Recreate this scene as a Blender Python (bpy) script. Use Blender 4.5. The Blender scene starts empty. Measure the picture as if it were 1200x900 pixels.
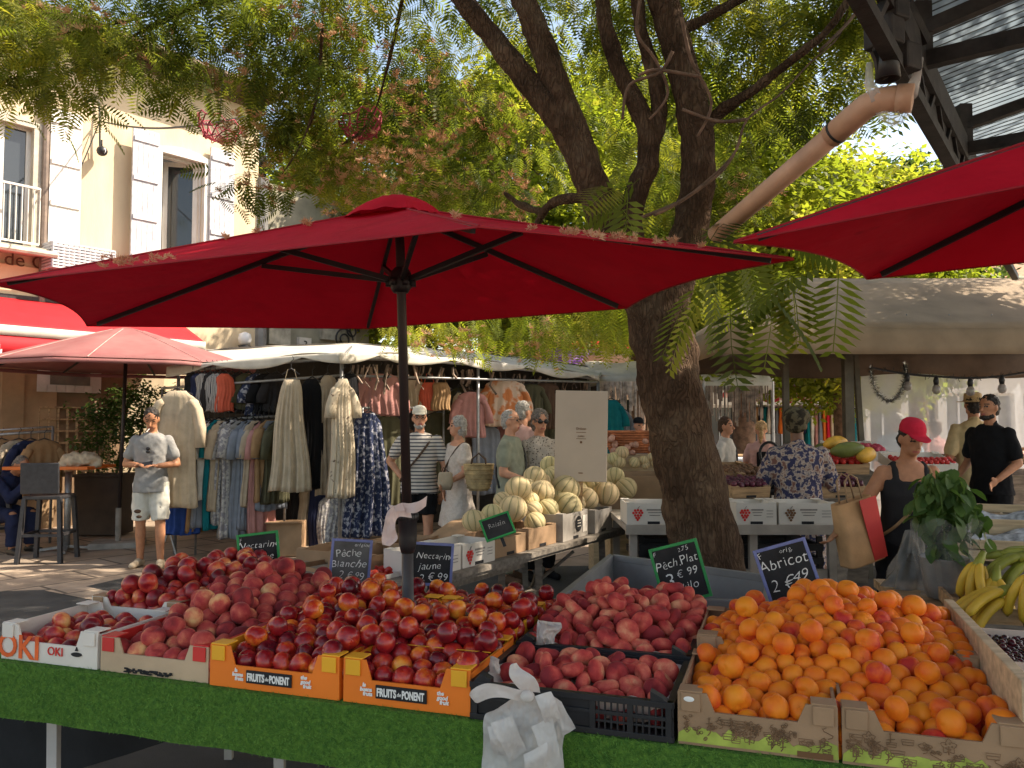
import bpy, bmesh, math, random
import numpy as np
from mathutils import Vector, Matrix, Euler
random.seed(7); np.random.seed(7)
PI = math.pi; R = math.radians
SC = bpy.context.scene; COL = SC.collection
F = 940.0; CAMZ = 1.6; PITCH = math.atan(47/940)
CP, SP = math.cos(PITCH), math.sin(PITCH)
V = Vector

def ray(px, py):
    u = (px-600)/F; v = (450-py)/F
    return V((u, CP - v*SP, SP + v*CP))
def W(px, py, Y):                       # point of the place seen at this pixel, Y metres ahead
    r = ray(px, py); return V((0, 0, CAMZ)) + r*(Y/r.y)
def G(px, py, z=0.0):                   # point at height z
    r = ray(px, py); return V((0, 0, CAMZ)) + r*((z-CAMZ)/r.z)
def onplane(px, py, o, n):
    r = ray(px, py); c = V((0, 0, CAMZ)); return c + r*((o-c).dot(n)/r.dot(n))

# ---------------------------------------------------------------- materials
MATS = {}
def nt_new(name):
    m = bpy.data.materials.new(name); m.use_nodes = True
    n = m.node_tree.nodes; l = m.node_tree.links
    return m, n, l, n['Principled BSDF'], n['Material Output']
def ramp(n, stops, interp='LINEAR'):
    r = n.new('ShaderNodeValToRGB'); cr = r.color_ramp; cr.interpolation = interp
    while len(cr.elements) > 1: cr.elements.remove(cr.elements[-1])
    cr.elements[0].position = stops[0][0]; cr.elements[0].color = (*stops[0][1], 1)
    for p, c in stops[1:]:
        e = cr.elements.new(p); e.color = (*c, 1)
    return r
def noise(n, l, scale, detail=4, vec=None, rough=.55):
    t = n.new('ShaderNodeTexNoise'); t.inputs['Scale'].default_value = scale
    t.inputs['Detail'].default_value = detail; t.inputs['Roughness'].default_value = rough
    if vec is not None: l.new(vec, t.inputs['Vector'])
    return t
def add_bump(n, l, p, h, strength, dist=.01):
    b = n.new('ShaderNodeBump'); b.inputs['Strength'].default_value = strength; b.inputs['Distance'].default_value = dist
    l.new(h, b.inputs['Height']); l.new(b.outputs['Normal'], p.inputs['Normal']); return b
def mix_shader(n, l, a, b, fac, out):
    m = n.new('ShaderNodeMixShader'); m.inputs[0].default_value = fac
    l.new(a, m.inputs[1]); l.new(b, m.inputs[2]); l.new(m.outputs[0], out.inputs['Surface']); return m
def mat(name, c, r=.7, var=.18, scale=6, bump=0, bscale=60, metal=0, spec=.4, trans=0, sheen=0, c2=None, alpha=None, coat=0, stretch=None, rnd=0):
    if name in MATS: return MATS[name]
    m, n, l, p, o = nt_new(name)
    tc = n.new('ShaderNodeTexCoord'); vec = tc.outputs['Object']
    if stretch:
        mp = n.new('ShaderNodeMapping'); mp.inputs['Scale'].default_value = stretch; l.new(vec, mp.inputs['Vector']); vec = mp.outputs['Vector']
    t = noise(n, l, scale, 5, vec)
    lo = c2 if c2 else tuple(x*(1-var*1.6) for x in c); hi = tuple(min(1, x*(1+var)) for x in c) if not c2 else c
    rp = ramp(n, [(.32, lo), (.68, hi)]); l.new(t.outputs['Fac'], rp.inputs['Fac'])
    col = rp.outputs['Color']
    if rnd:
        oi = n.new('ShaderNodeObjectInfo'); mr = n.new('ShaderNodeMapRange')
        mr.inputs['To Min'].default_value = 1-rnd; mr.inputs['To Max'].default_value = 1+rnd
        l.new(oi.outputs['Random'], mr.inputs['Value'])
        hs = n.new('ShaderNodeHueSaturation'); l.new(mr.outputs[0], hs.inputs['Value']); l.new(col, hs.inputs['Color']); col = hs.outputs['Color']
    l.new(col, p.inputs['Base Color'])
    p.inputs['Roughness'].default_value = r; p.inputs['Metallic'].default_value = metal
    p.inputs['Specular IOR Level'].default_value = spec
    if sheen: p.inputs['Sheen Weight'].default_value = sheen; p.inputs['Sheen Roughness'].default_value = .4
    if coat: p.inputs['Coat Weight'].default_value = coat; p.inputs['Coat Roughness'].default_value = .1
    if bump:
        t2 = noise(n, l, bscale, 6, vec, .65); add_bump(n, l, p, t2.outputs['Fac'], bump)
    sh = p.outputs[0]
    if trans:
        tr = n.new('ShaderNodeBsdfTranslucent'); l.new(col, tr.inputs['Color'])
        sh = mix_shader(n, l, p.outputs[0], tr.outputs[0], trans, o).outputs[0]
    if alpha is not None:
        tp = n.new('ShaderNodeBsdfTransparent'); mix_shader(n, l, tp.outputs[0], sh, alpha, o)
    MATS[name] = m; return m
def pattern(name, kind, a, b, scale, r=.85, rot=(0,0,0), c=None, trans=.12, thr=.5, dist=0):
    """woven or printed cloth: stripes, blots, checks"""
    if name in MATS: return MATS[name]
    m, n, l, p, o = nt_new(name)
    tc = n.new('ShaderNodeTexCoord'); mp = n.new('ShaderNodeMapping'); mp.inputs['Rotation'].default_value = rot
    l.new(tc.outputs['Object'], mp.inputs['Vector']); vec = mp.outputs['Vector']
    if kind == 'stripes':
        t = n.new('ShaderNodeTexWave'); t.inputs['Scale'].default_value = scale; t.bands_direction = 'Z'; t.inputs['Distortion'].default_value = dist; fac = t.outputs['Fac']
        l.new(vec, t.inputs['Vector'])
    elif kind == 'vstripes':
        t = n.new('ShaderNodeTexWave'); t.inputs['Scale'].default_value = scale; t.bands_direction = 'X'; t.inputs['Distortion'].default_value = dist; fac = t.outputs['Fac']
        l.new(vec, t.inputs['Vector'])
    elif kind == 'blots':
        t = noise(n, l, scale, 3, vec); fac = t.outputs['Fac']
    else:
        t = n.new('ShaderNodeTexVoronoi'); t.inputs['Scale'].default_value = scale; l.new(vec, t.inputs['Vector']); fac = t.outputs['Distance']
    stops = [(max(0, thr-.04), a), (min(1, thr+.04), b)]
    if c: stops.append((min(1, thr+.14), c))
    rp = ramp(n, stops); l.new(fac, rp.inputs['Fac']); l.new(rp.outputs['Color'], p.inputs['Base Color'])
    p.inputs['Roughness'].default_value = r; p.inputs['Specular IOR Level'].default_value = .2
    t2 = noise(n, l, 25, 4, tc.outputs['Object']); add_bump(n, l, p, t2.outputs['Fac'], .35)
    if trans:
        tr = n.new('ShaderNodeBsdfTranslucent'); l.new(rp.outputs['Color'], tr.inputs['Color']); mix_shader(n, l, p.outputs[0], tr.outputs[0], trans, o)
    MATS[name] = m; return m

# ---------------------------------------------------------------- mesh builder
RM = {}                                   # root matrix of each thing, parts are written in place coordinates
class MB:
    def __init__(s): s.v = []; s.f = []; s.mi = []; s.cur = 0
    def mat(s, i): s.cur = i; return s
    def add(s, vs, fs):
        b = len(s.v); s.v += [tuple(x) for x in vs]
        for f in fs: s.f.append(tuple(b+i for i in f)); s.mi.append(s.cur)
        return s
    def box(s, c, d, M=None, rz=0):
        c = V(c); hx, hy, hz = d[0]/2, d[1]/2, d[2]/2
        m = (M or Matrix()) @ Matrix.Translation(c) @ Matrix.Rotation(rz, 4, 'Z')
        P = [m @ V((x*hx, y*hy, z*hz)) for x, y, z in ((-1,-1,-1),(1,-1,-1),(1,1,-1),(-1,1,-1),(-1,-1,1),(1,-1,1),(1,1,1),(-1,1,1))]
        return s.add(P, [(0,3,2,1),(4,5,6,7),(0,1,5,4),(1,2,6,5),(2,3,7,6),(3,0,4,7)])
    def bar(s, a, b, w, h=None, up=(0,0,1)):
        a, b = V(a), V(b); h = h or w; d = (b-a); L = d.length; d.normalize(); u = V(up)
        if abs(d.dot(u)) > .98: u = V((0,1,0))
        x = d.cross(u).normalized(); z = x.cross(d)
        P = [q + x*(i*w/2) + z*(j*h/2) for q in (a, b) for i, j in ((-1,-1),(1,-1),(1,1),(-1,1))]
        return s.add(P, [(0,1,2,3),(7,6,5,4),(0,4,5,1),(1,5,6,2),(2,6,7,3),(3,7,4,0)])
    def tube(s, path, rad, n=8, cap=True, noisef=0):
        path = [V(p) for p in path]; k = len(path)
        if not hasattr(rad, '__len__'): rad = [rad]*k
        t = (path[1]-path[0]).normalized(); x = t.orthogonal().normalized()
        base = len(s.v); pts = []
        for i, p in enumerate(path):
            t2 = (path[min(i+1, k-1)]-path[max(i-1, 0)]).normalized()
            x = (x - t2*x.dot(t2)).normalized(); y = t2.cross(x)
            for j in range(n):
                a = 2*PI*j/n; rr = rad[i]*(1+(noisef*math.sin(3*a+i*.9)+noisef*.7*math.sin(5*a-i*1.7) if noisef else 0))
                pts.append(p + x*math.cos(a)*rr + y*math.sin(a)*rr)
        fs = [(i*n+j, i*n+(j+1)%n, (i+1)*n+(j+1)%n, (i+1)*n+j) for i in range(k-1) for j in range(n)]
        if cap: fs += [tuple(range(n-1, -1, -1)), tuple((k-1)*n+j for j in range(n))]
        return s.add(pts, fs)
    def lathe(s, prof, c=(0,0,0), n=20, M=None, cap=True):
        c = V(c); m = M or Matrix(); k = len(prof)
        pts = [m @ (c + V((r*math.cos(2*PI*j/n), r*math.sin(2*PI*j/n), z))) for r, z in prof for j in range(n)]
        fs = [(i*n+j, i*n+(j+1)%n, (i+1)*n+(j+1)%n, (i+1)*n+j) for i in range(k-1) for j in range(n)]
        if cap: fs += [tuple(range(n-1, -1, -1)), tuple((k-1)*n+j for j in range(n))]
        return s.add(pts, fs)
    def ell(s, c, r, M=None, nu=12, nv=8):
        c = V(c); m = M or Matrix(); r = r if hasattr(r, '__len__') else (r, r, r)
        pts = [m @ (c+V((0,0,-r[2])))]
        for i in range(1, nv):
            th = PI*i/nv
            for j in range(nu):
                a = 2*PI*j/nu; pts.append(m @ (c+V((r[0]*math.sin(th)*math.cos(a), r[1]*math.sin(th)*math.sin(a), -r[2]*math.cos(th)))))
        pts.append(m @ (c+V((0,0,r[2])))); T = len(pts)-1
        fs = [(0, 1+(j+1)%nu, 1+j) for j in range(nu)]
        for i in range(nv-2):
            for j in range(nu):
                a = 1+i*nu+j; b = 1+i*nu+(j+1)%nu; fs.append((a, b, b+nu, a+nu))
        q = 1+(nv-2)*nu
        fs += [(q+j, q+(j+1)%nu, T) for j in range(nu)]
        return s.add(pts, fs)
    def cap(s, a, b, r0, r1, n=12):        # tapered capsule
        a, b = V(a), V(b); d = b-a; L = d.length
        if L < 1e-5: return s.ell(a, r0)
        q = d.normalized().to_track_quat('Z', 'Y').to_matrix().to_4x4(); m = Matrix.Translation(a) @ q
        prof = [(r0*.02, -r0)] + [(r0*math.cos(t), r0*math.sin(t)) for t in (-1.1, -.6, 0)] + [(r1*math.cos(t), L+r1*math.sin(t)) for t in (0, .6, 1.1)] + [(r1*.02, L+r1)]
        return s.lathe(prof, n=n, M=m)
    def loft(s, rings, n=20, M=None, e=2.0, cap=True):   # rings: (z, rx, ry[, cx, cy]) stacked ellipses
        m = M or Matrix(); pts = []
        for rg in rings:
            z, rx, ry = rg[:3]; cx, cy = (rg[3], rg[4]) if len(rg) > 3 else (0, 0)
            for j in range(n):
                a = 2*PI*j/n; ca, sa = math.cos(a), math.sin(a)
                pts.append(m @ V((cx+rx*math.copysign(abs(ca)**(2/e), ca), cy+ry*math.copysign(abs(sa)**(2/e), sa), z)))
        k = len(rings)
        fs = [(i*n+j, i*n+(j+1)%n, (i+1)*n+(j+1)%n, (i+1)*n+j) for i in range(k-1) for j in range(n)]
        if cap: fs += [tuple(range(n-1, -1, -1)), tuple((k-1)*n+j for j in range(n))]
        return s.add(pts, fs)
    def prism(s, poly, th, M=None):         # polygon in local xz, thickness along +y
        m = M or Matrix(); k = len(poly)
        P = [m @ V((x, 0, z)) for x, z in poly] + [m @ V((x, th, z)) for x, z in poly]
        return s.add(P, [tuple(range(k)), tuple(range(2*k-1, k-1, -1))] + [(i, k+i, k+(i+1)%k, (i+1)%k) for i in range(k)])
    def grid(s, fn, nu, nv):
        P = [fn(i/nu, j/nv) for j in range(nv+1) for i in range(nu+1)]
        w = nu+1
        return s.add(P, [(j*w+i, j*w+i+1, (j+1)*w+i+1, (j+1)*w+i) for j in range(nv) for i in range(nu)])
    def mesh(s, name):
        me = bpy.data.meshes.new(name); me.from_pydata(s.v, [], s.f); return me
    def build(s, name, mats, parent=None, smooth=False, solid=0, bevel=0, sub=0):
        me = s.mesh(name)
        if not isinstance(mats, (list, tuple)): mats = [mats]
        for m in mats: me.materials.append(m)
        if any(s.mi): me.polygons.foreach_set('material_index', s.mi)
        if smooth: me.polygons.foreach_set('use_smooth', [True]*len(me.polygons))
        o = bpy.data.objects.new(name, me); COL.objects.link(o)
        if parent is not None: attach(o, parent)
        if solid:
            md = o.modifiers.new('thick', 'SOLIDIFY'); md.thickness = solid; md.offset = 0
        if bevel:
            md = o.modifiers.new('bev', 'BEVEL'); md.width = bevel; md.segments = 2; md.limit_method = 'ANGLE'
        if sub:
            md = o.modifiers.new('sub', 'SUBSURF'); md.levels = md.render_levels = sub
        return o
def attach(o, parent):
    M = RM.get(parent.name, Matrix()); RM[o.name] = M
    o.data.transform(M.inverted()); o.parent = parent
def tag(o, label=None, cat=None, group=None, kind=None):
    if label: o['label'] = label
    if cat: o['category'] = cat
    if group: o['group'] = group
    if kind: o['kind'] = kind
    return o
def thing(name, label, cat, loc=(0,0,0), rz=0, group=None):
    o = bpy.data.objects.new(name, None); COL.objects.link(o); o.empty_display_size = .1
    o.location = loc; o.rotation_euler = (0, 0, rz); tag(o, label, cat, group)
    RM[o.name] = Matrix.Translation(V(loc)) @ Matrix.Rotation(rz, 4, 'Z'); return o
def struct(o): o['kind'] = 'structure'; return o
def copy_tree(o, parent=None, M=None):
    c = o.copy(); COL.objects.link(c)
    if parent is not None: c.parent = parent
    for ch in list(o.children): copy_tree(ch, c)
    return c
def frame(o, xdir, rz=None):               # matrix with x along xdir (horizontal), z up, y away
    x = V(xdir).normalized(); z = V((0,0,1)); y = z.cross(x)
    return Matrix.Translation(V(o)) @ Matrix((x, y, z)).transposed().to_4x4()
def fit_text(body, wid, hgt, M, mb, **kw):
    """lettering fitted to a width and height in metres"""
    t = text_mb(body, 1.0, Matrix(), **kw); xs = [q[0] for q in t.v]; zs = [q[2] for q in t.v]
    sx = wid/(max(xs)-min(xs)); sz = hgt/(max(zs)-min(zs)); cx = (max(xs)+min(xs))/2; cz = (max(zs)+min(zs))/2
    b = len(mb.v); mb.add([M @ V(((x-cx)*sx, y, (z-cz)*sz)) for x, y, z in t.v], t.f); return mb
def text_mb(body, size, M, depth=.0012, shear=0, mb=None, align='CENTER', bold=0, spacing=1):
    cu = bpy.data.curves.new('t', 'FONT'); cu.body = body; cu.size = size; cu.extrude = depth; cu.shear = shear
    cu.align_x = align; cu.align_y = 'CENTER'; cu.offset = bold; cu.resolution_u = 3; cu.space_character = spacing
    o = bpy.data.objects.new('t', cu); COL.objects.link(o)
    dg = bpy.context.evaluated_depsgraph_get(); me = bpy.data.meshes.new_from_object(o.evaluated_get(dg))
    mb = mb or MB()
    # text lies in local xy -> put it in local xz, facing -y
    T = M @ Matrix.Rotation(PI/2, 4, 'X')
    mb.add([T @ v.co for v in me.vertices], [tuple(p.vertices) for p in me.polygons])
    bpy.data.objects.remove(o); bpy.data.curves.remove(cu); bpy.data.meshes.remove(me)
    return mb
def chalk_text(body, size, M, mb, seed=0):
    """uneven hand lettering, letter by letter"""
    g = random.Random(seed+len(body)); ls = []; adv = 0
    for ch in body:
        if ch == ' ': adv += .3*size; continue
        t = text_mb(ch, size*g.uniform(.88,1.12), Matrix(), .0006, g.uniform(.05,.3), bold=-.012*size*g.uniform(.2,1.6)/.1*.1)
        xs = [q[0] for q in t.v]; w_ = max(xs)-min(xs); ls.append((t, adv-min(xs), g.gauss(0,.035)*size, g.gauss(0,.09))); adv += w_+.1*size*g.uniform(.5,1.3)
    for t, x, dz, ro in ls:
        T2 = M @ Matrix.Translation((x-adv/2,0,dz)) @ Matrix.Rotation(ro,4,'Y'); mb.add([T2 @ (V(q)+V((.012*size*math.sin(q[2]*900+x*70),0,.012*size*math.sin(q[0]*800)))) for q in t.v], t.f)
    return mb
def remesh(mb, voxel, smooth=4, fac=.5):
    me = mb.mesh('tmp'); o = bpy.data.objects.new('tmp', me); COL.objects.link(o)
    md = o.modifiers.new('r', 'REMESH'); md.mode = 'VOXEL'; md.voxel_size = voxel; md.adaptivity = 0
    if smooth:
        sm = o.modifiers.new('s', 'SMOOTH'); sm.iterations = smooth; sm.factor = fac
    dg = bpy.context.evaluated_depsgraph_get(); out = bpy.data.meshes.new_from_object(o.evaluated_get(dg))
    bpy.data.objects.remove(o); bpy.data.meshes.remove(me)
    return out
def mesh_obj(name, me, mats, parent=None, smooth=True):
    if not isinstance(mats, (list, tuple)): mats = [mats]
    for m in mats: me.materials.append(m)
    me.name = name
    if smooth: me.polygons.foreach_set('use_smooth', [True]*len(me.polygons))
    o = bpy.data.objects.new(name, me); COL.objects.link(o)
    if parent is not None: attach(o, parent)
    return o

# ---------------------------------------------------------------- common materials
def M_(n): return MATS[n]
mat('steel', (.33,.33,.33), .45, .15, 20, .1, metal=.7)
mat('dark_steel', (.05,.045,.045), .5, .2, 20, .15, metal=.4)
mat('black_plastic', (.018,.018,.02), .45, .2, 10)
mat('black_cloth', (.012,.012,.013), .95, .3, 5, .4, 15)
mat('white_plastic', (.72,.72,.72), .35, .06, 6)
mat('grey_plastic', (.19,.185,.182), .5, .12, 5, .1, 30)
mat('kraft', (.33,.205,.115), .85, .12, 5, .15, 90)
mat('kraft_grey', (.36,.32,.28), .85, .15, 5, .15, 90)
mat('card_white', (.66,.6,.53), .7, .06, 4, .1, 60)
mat('card_red', (.55,.03,.025), .55, .1, 4)
mat('card_orange', (.85,.2,.015), .5, .1, 2)
mat('card_yellow', (.82,.4,.02), .5, .08, 2)
mat('ink', (.01,.01,.012), .7, 0)
mat('ink_red', (.6,.02,.015), .6, 0)
mat('ink_white', (.8,.78,.74), .7, 0)
mat('ink_brown', (.16,.075,.03), .8, 0)
mat('ink_green', (.36,.42,.07), .8, .2, 14)
mat('chalk', (.72,.7,.66), .95, .1, 200)
mat('chalk_dim', (.34,.32,.3), .95, .3, 120)
mat('slate', (.018,.017,.018), .8, .4, 8)
mat('slate_grey', (.11,.105,.1), .85, .25, 8)
mat('frame_green', (.02,.24,.055), .5, .1, 20)
mat('frame_blue', (.15,.17,.36), .55, .12, 20)
mat('wood', (.36,.23,.12), .75, .3, 4, .2, 40, stretch=(1,8,8))
mat('wood_pale', (.55,.41,.25), .75, .2, 4, .2, 40, stretch=(1,8,8))
mat('wood_grey', (.2,.17,.14), .8, .25, 4, .25, 40, stretch=(2,8,8))
def bark_mat():
    m, n, l, p, o = nt_new('bark'); tc = n.new('ShaderNodeTexCoord'); mp = n.new('ShaderNodeMapping'); mp.inputs['Scale'].default_value = (1,1,.32); l.new(tc.outputs['Object'], mp.inputs['Vector'])
    wn = noise(n, l, 5, 4, mp.outputs[0]); mxv = n.new('ShaderNodeMix'); mxv.data_type = 'VECTOR'; mxv.inputs[0].default_value = .3; l.new(mp.outputs[0], mxv.inputs[4]); l.new(wn.outputs['Color'], mxv.inputs[5])
    vo = n.new('ShaderNodeTexVoronoi'); vo.feature = 'DISTANCE_TO_EDGE'; vo.inputs['Scale'].default_value = 34; l.new(mxv.outputs[1], vo.inputs['Vector'])
    t = noise(n, l, 4, 6, tc.outputs['Object'], .65); r = ramp(n, [(.3,(.04,.023,.014)),(.5,(.09,.053,.032)),(.7,(.155,.103,.066))]); l.new(t.outputs['Fac'], r.inputs['Fac'])
    r2 = ramp(n, [(0,(.45,.42,.4)),(.22,(1,1,1))]); l.new(vo.outputs['Distance'], r2.inputs['Fac'])
    mx = n.new('ShaderNodeMix'); mx.data_type = 'RGBA'; mx.blend_type = 'MULTIPLY'; mx.inputs[0].default_value = .6; l.new(r.outputs['Color'], mx.inputs[6]); l.new(r2.outputs['Color'], mx.inputs[7]); l.new(mx.outputs[2], p.inputs['Base Color'])
    p.inputs['Roughness'].default_value = .95; p.inputs['Specular IOR Level'].default_value = .15
    t3 = noise(n, l, 45, 5, mp.outputs[0], .7); ad = n.new('ShaderNodeMath'); ad.operation = 'MULTIPLY_ADD'; ad.inputs[1].default_value = .5; l.new(t3.outputs['Fac'], ad.inputs[0]); l.new(r2.outputs['Color'], ad.inputs[2])
    add_bump(n, l, p, ad.outputs[0], .9, .02); MATS['bark'] = m
bark_mat()
mat('bark_smooth', (.17,.1,.065), .9, .3, 12, .5, 40)
mat('bag_white', (.8,.76,.72), .35, .06, 9, .25, 30, trans=.45)
mat('paper_white', (.6,.55,.5), .8, .08, 20, .5, 30, trans=.3)
mat('awning_white', (.7,.66,.58), .7, .12, 3, .2, 8, trans=.3)
mat('awning_beige', (.34,.25,.165), .75, .15, 2.5, .2, 6, trans=.15)
mat('skin', (.55,.27,.165), .55, .1, 20, spec=.35)
mat('skin_tan', (.42,.19,.1), .55, .1, 20, spec=.35)
mat('skin_brown', (.17,.08,.045), .5, .1, 20, spec=.4)
mat('lips', (.36,.1,.085), .5, 0)
mat('eye_dark', (.03,.02,.018), .3, 0)
mat('hair_dark', (.02,.014,.01), .6, .3, 60, .6, 150)
mat('hair_grey', (.36,.335,.31), .7, .25, 60, .6, 150)
mat('hair_mixed', (.18,.15,.13), .7, .4, 60, .6, 150)
mat('hair_blonde', (.5,.32,.14), .6, .3, 60, .6, 150)
mat('hair_brown', (.07,.035,.018), .6, .3, 60, .6, 150)
# ================================================================= camera, sky, sun
cam = bpy.data.cameras.new('camera'); cam.sensor_width = 36; cam.lens = 36*F/1200; cam.clip_end = 2000; cam.clip_start = .05
co = bpy.data.objects.new('camera', cam); COL.objects.link(co); co.location = (0,0,CAMZ); co.rotation_euler = (PI/2+PITCH, 0, 0)
SC.camera = co
SUN = V((.74, .02, .80)).normalized()
el = math.asin(SUN.z); az = math.atan2(SUN.x, SUN.y)
w = bpy.data.worlds.new('World'); SC.world = w; w.use_nodes = True
bg = w.node_tree.nodes['Background']; sky = w.node_tree.nodes.new('ShaderNodeTexSky'); sky.sky_type = 'NISHITA'
sky.sun_disc = False; sky.sun_elevation = el; sky.sun_rotation = az; sky.air_density = 1.0; sky.dust_density = 1.5
wt = w.node_tree.nodes.new('ShaderNodeMix'); wt.data_type = 'RGBA'; wt.blend_type = 'MULTIPLY'; wt.inputs[0].default_value = 1; wt.inputs[7].default_value = (1.09,.95,.785,1)
w.node_tree.links.new(sky.outputs[0], wt.inputs[6]); w.node_tree.links.new(wt.outputs[2], bg.inputs[0]); bg.inputs[1].default_value = .15
sl = bpy.data.lights.new('sun', 'SUN'); sl.energy = 4.0; sl.angle = R(.55); sl.color = (1, .885, .72)
so = bpy.data.objects.new('sun', sl); COL.objects.link(so); so.rotation_euler = SUN.to_track_quat('Z', 'Y').to_euler()
vs = SC.view_settings; SC.display_settings.display_device = 'sRGB'; vs.view_transform = 'Standard'; vs.look = 'None'; vs.exposure = 1.47; vs.gamma = 1; vs.use_curve_mapping = False
cy = SC.cycles; cy.use_denoising = True; cy.max_bounces = 7; cy.diffuse_bounces = 4; cy.transparent_max_bounces = 12; cy.sample_clamp_indirect = 8; cy.use_adaptive_sampling = True; cy.adaptive_threshold = .015

# ================================================================= ground
def ground_mat():
    m, n, l, p, o = nt_new('paving_stone')
    tc = n.new('ShaderNodeTexCoord'); mp = n.new('ShaderNodeMapping'); mp.inputs['Rotation'].default_value = (0, 0, -R(51)); l.new(tc.outputs['Object'], mp.inputs['Vector'])
    b = n.new('ShaderNodeTexBrick'); b.inputs['Scale'].default_value = 1; b.inputs['Brick Width'].default_value = 1.1; b.inputs['Row Height'].default_value = .62
    b.inputs['Mortar Size'].default_value = .018; b.inputs['Color1'].default_value = (.40,.31,.235,1); b.inputs['Color2'].default_value = (.31,.245,.19,1); b.inputs['Mortar'].default_value = (.11,.085,.065,1)
    l.new(mp.outputs[0], b.inputs['Vector'])
    t = noise(n, l, 2.2, 6, tc.outputs['Object']); r = ramp(n, [(.3, (.62,.6,.58)), (.7, (1.1,1.08,1.05))]); l.new(t.outputs['Fac'], r.inputs['Fac'])
    mx = n.new('ShaderNodeMix'); mx.data_type = 'RGBA'; mx.blend_type = 'MULTIPLY'; mx.inputs[0].default_value = 1
    l.new(b.outputs['Color'], mx.inputs[6]); l.new(r.outputs['Color'], mx.inputs[7]); l.new(mx.outputs[2], p.inputs['Base Color'])
    p.inputs['Roughness'].default_value = .8
    t2 = noise(n, l, 40, 5, tc.outputs['Object']); add_bump(n, l, p, t2.outputs['Fac'], .25)
    return m
gm = ground_mat()
mb = MB(); mb.grid(lambda u, v: (-150+300*u, -60+320*v, 0), 6, 6); struct(mb.build('ground', gm))
asph = mat('asphalt', (.062,.06,.058), .9, .35, 3, .7, 120, c2=(.04,.039,.038))
mb = MB(); P = [G(-500,715), G(35,692), G(90,690), G(152,676), G(330,668), G(560,664), V((4,9.2,0)), V((9,6,0)), V((9,-4,0)), V((-7,-4,0))]
mb.add([(p.x, p.y, .004) for p in P], [tuple(range(len(P)))]); struct(mb.build('road', asph))
mb = MB(); P = [G(52,693), G(96,687), G(262,722), G(330,760), G(200,722)]
mb.add([(p.x, p.y, .008) for p in P], [(0,1,2,3,4)][::1]); struct(mb.build('path', gm))
mb = MB(); P = [(-3.4,1.9), (-1.2,1.45), (-.5,1.95), (-1.35,2.75), (-2.6,2.9)]
mb.add([(x, y, .008) for x, y in P], [(4,3,2,1,0)]); struct(mb.build('paving_strip', gm))
# leaf litter
mb = MB()
for i in range(420):
    x, y = random.uniform(-6,5), random.uniform(1.5,11); a = random.uniform(0,6.28); s_ = random.uniform(.008,.02)
    mb.add([(x+s_*math.cos(a+k*2.1), y+s_*math.sin(a+k*2.1), .011+random.random()*.006) for k in range(3)], [(0,1,2)])
tag(mb.build('leaf_litter', mat('dry_leaf', (.4,.25,.12), .9, .3, 5)), kind='stuff', label='small dry leaves and blossom scattered over the paving')

# ================================================================= café building on the left
FO = V((-6.91, 13.0, 0)); FD = V((.63, .777, 0)).normalized(); FN = V((FD.y, -FD.x, 0)); FM = frame(FO, FD)
def fx(s, h, out=0): return FO + FD*s + FN*out + V((0,0,h))
def fs(px, py, out=0):
    q = onplane(px, py, FO+FN*out, FN); return (q-FO).dot(FD), q.z
stucco = mat('stucco_cream', (.7,.57,.38), .9, .07, 1.1, .3, 30, c2=(.52,.41,.27), stretch=(2,2,.5))
stucco2 = mat('stone_grey', (.30,.27,.2), .9, .25, 1.5, .3, 25)
whitepaint = mat('white_paint', (.76,.73,.68), .6, .05, 5, c2=(.62,.58,.52), stretch=(3,3,.6))
greyblue = mat('shutter_paint', (.62,.6,.6), .7, .1, 9, .2, 40, c2=(.36,.36,.4))
stone_trim = mat('stone_trim', (.52,.46,.37), .85, .15, 6, .2, 40)
brown_wall = mat('brown_wall', (.2,.125,.07), .8, .2, 2, .15, 30)
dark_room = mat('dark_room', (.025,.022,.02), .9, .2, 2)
glassm = mat('window_glass', (.03,.035,.04), .04, 0, 1, spec=.7)
def wall(mb, M, s0, s1, h0, h1, th, holes):
    xs = sorted({s0, s1, *[c for h in holes for c in (h[0], h[2])]}); zs = sorted({h0, h1, *[c for h in holes for c in (h[1], h[3])]})
    for i in range(len(xs)-1):
        run = None
        for j in range(len(zs)-1):
            cx, cz = (xs[i]+xs[i+1])/2, (zs[j]+zs[j+1])/2
            if any(h[0] < cx < h[2] and h[1] < cz < h[3] for h in holes):
                continue
            mb.box((cx, th/2, cz), (xs[i+1]-xs[i], th, zs[j+1]-zs[j]), M)
cafe = thing('cafe_building', 'tall cream plastered café building with white windows and shutters on the left', 'building', FO, math.atan2(FD.y, FD.x))
a0, t1 = fs(-40, 128); a1, _ = fs(40, 128); _, b1 = fs(20, 292)
c0, t2 = fs(188, 176); c1, _ = fs(239, 176); _, b2 = fs(212, 300)
S1 = fs(300, 380)[0]; HT = fs(200, 84)[1]
H1 = (a0, b1, a1, t1); H2 = (c0, b1, c1, t2)
mb = MB(); wall(mb, FM, -9, S1, 0, HT, .35, [H1, H2]); mb.build('wall', stucco, cafe)
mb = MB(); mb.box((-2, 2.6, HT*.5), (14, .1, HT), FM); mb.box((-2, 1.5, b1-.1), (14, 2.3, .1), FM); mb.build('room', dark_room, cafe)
mb = MB(); mb.box(((S1-9)/2, -.2, HT+.06), (S1+9.4, .7, .1), FM); mb.box(((S1-9)/2, .05, HT-.08), (S1+9.2, .2, .16), FM)
mb.tube([fx(-9.2, HT+.02, .62), fx(S1+.2, HT+.02, .62)], .07); mb.build('eave', mat('eave_brown', (.14,.09,.06), .7), cafe)
mb = MB(); 
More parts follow.
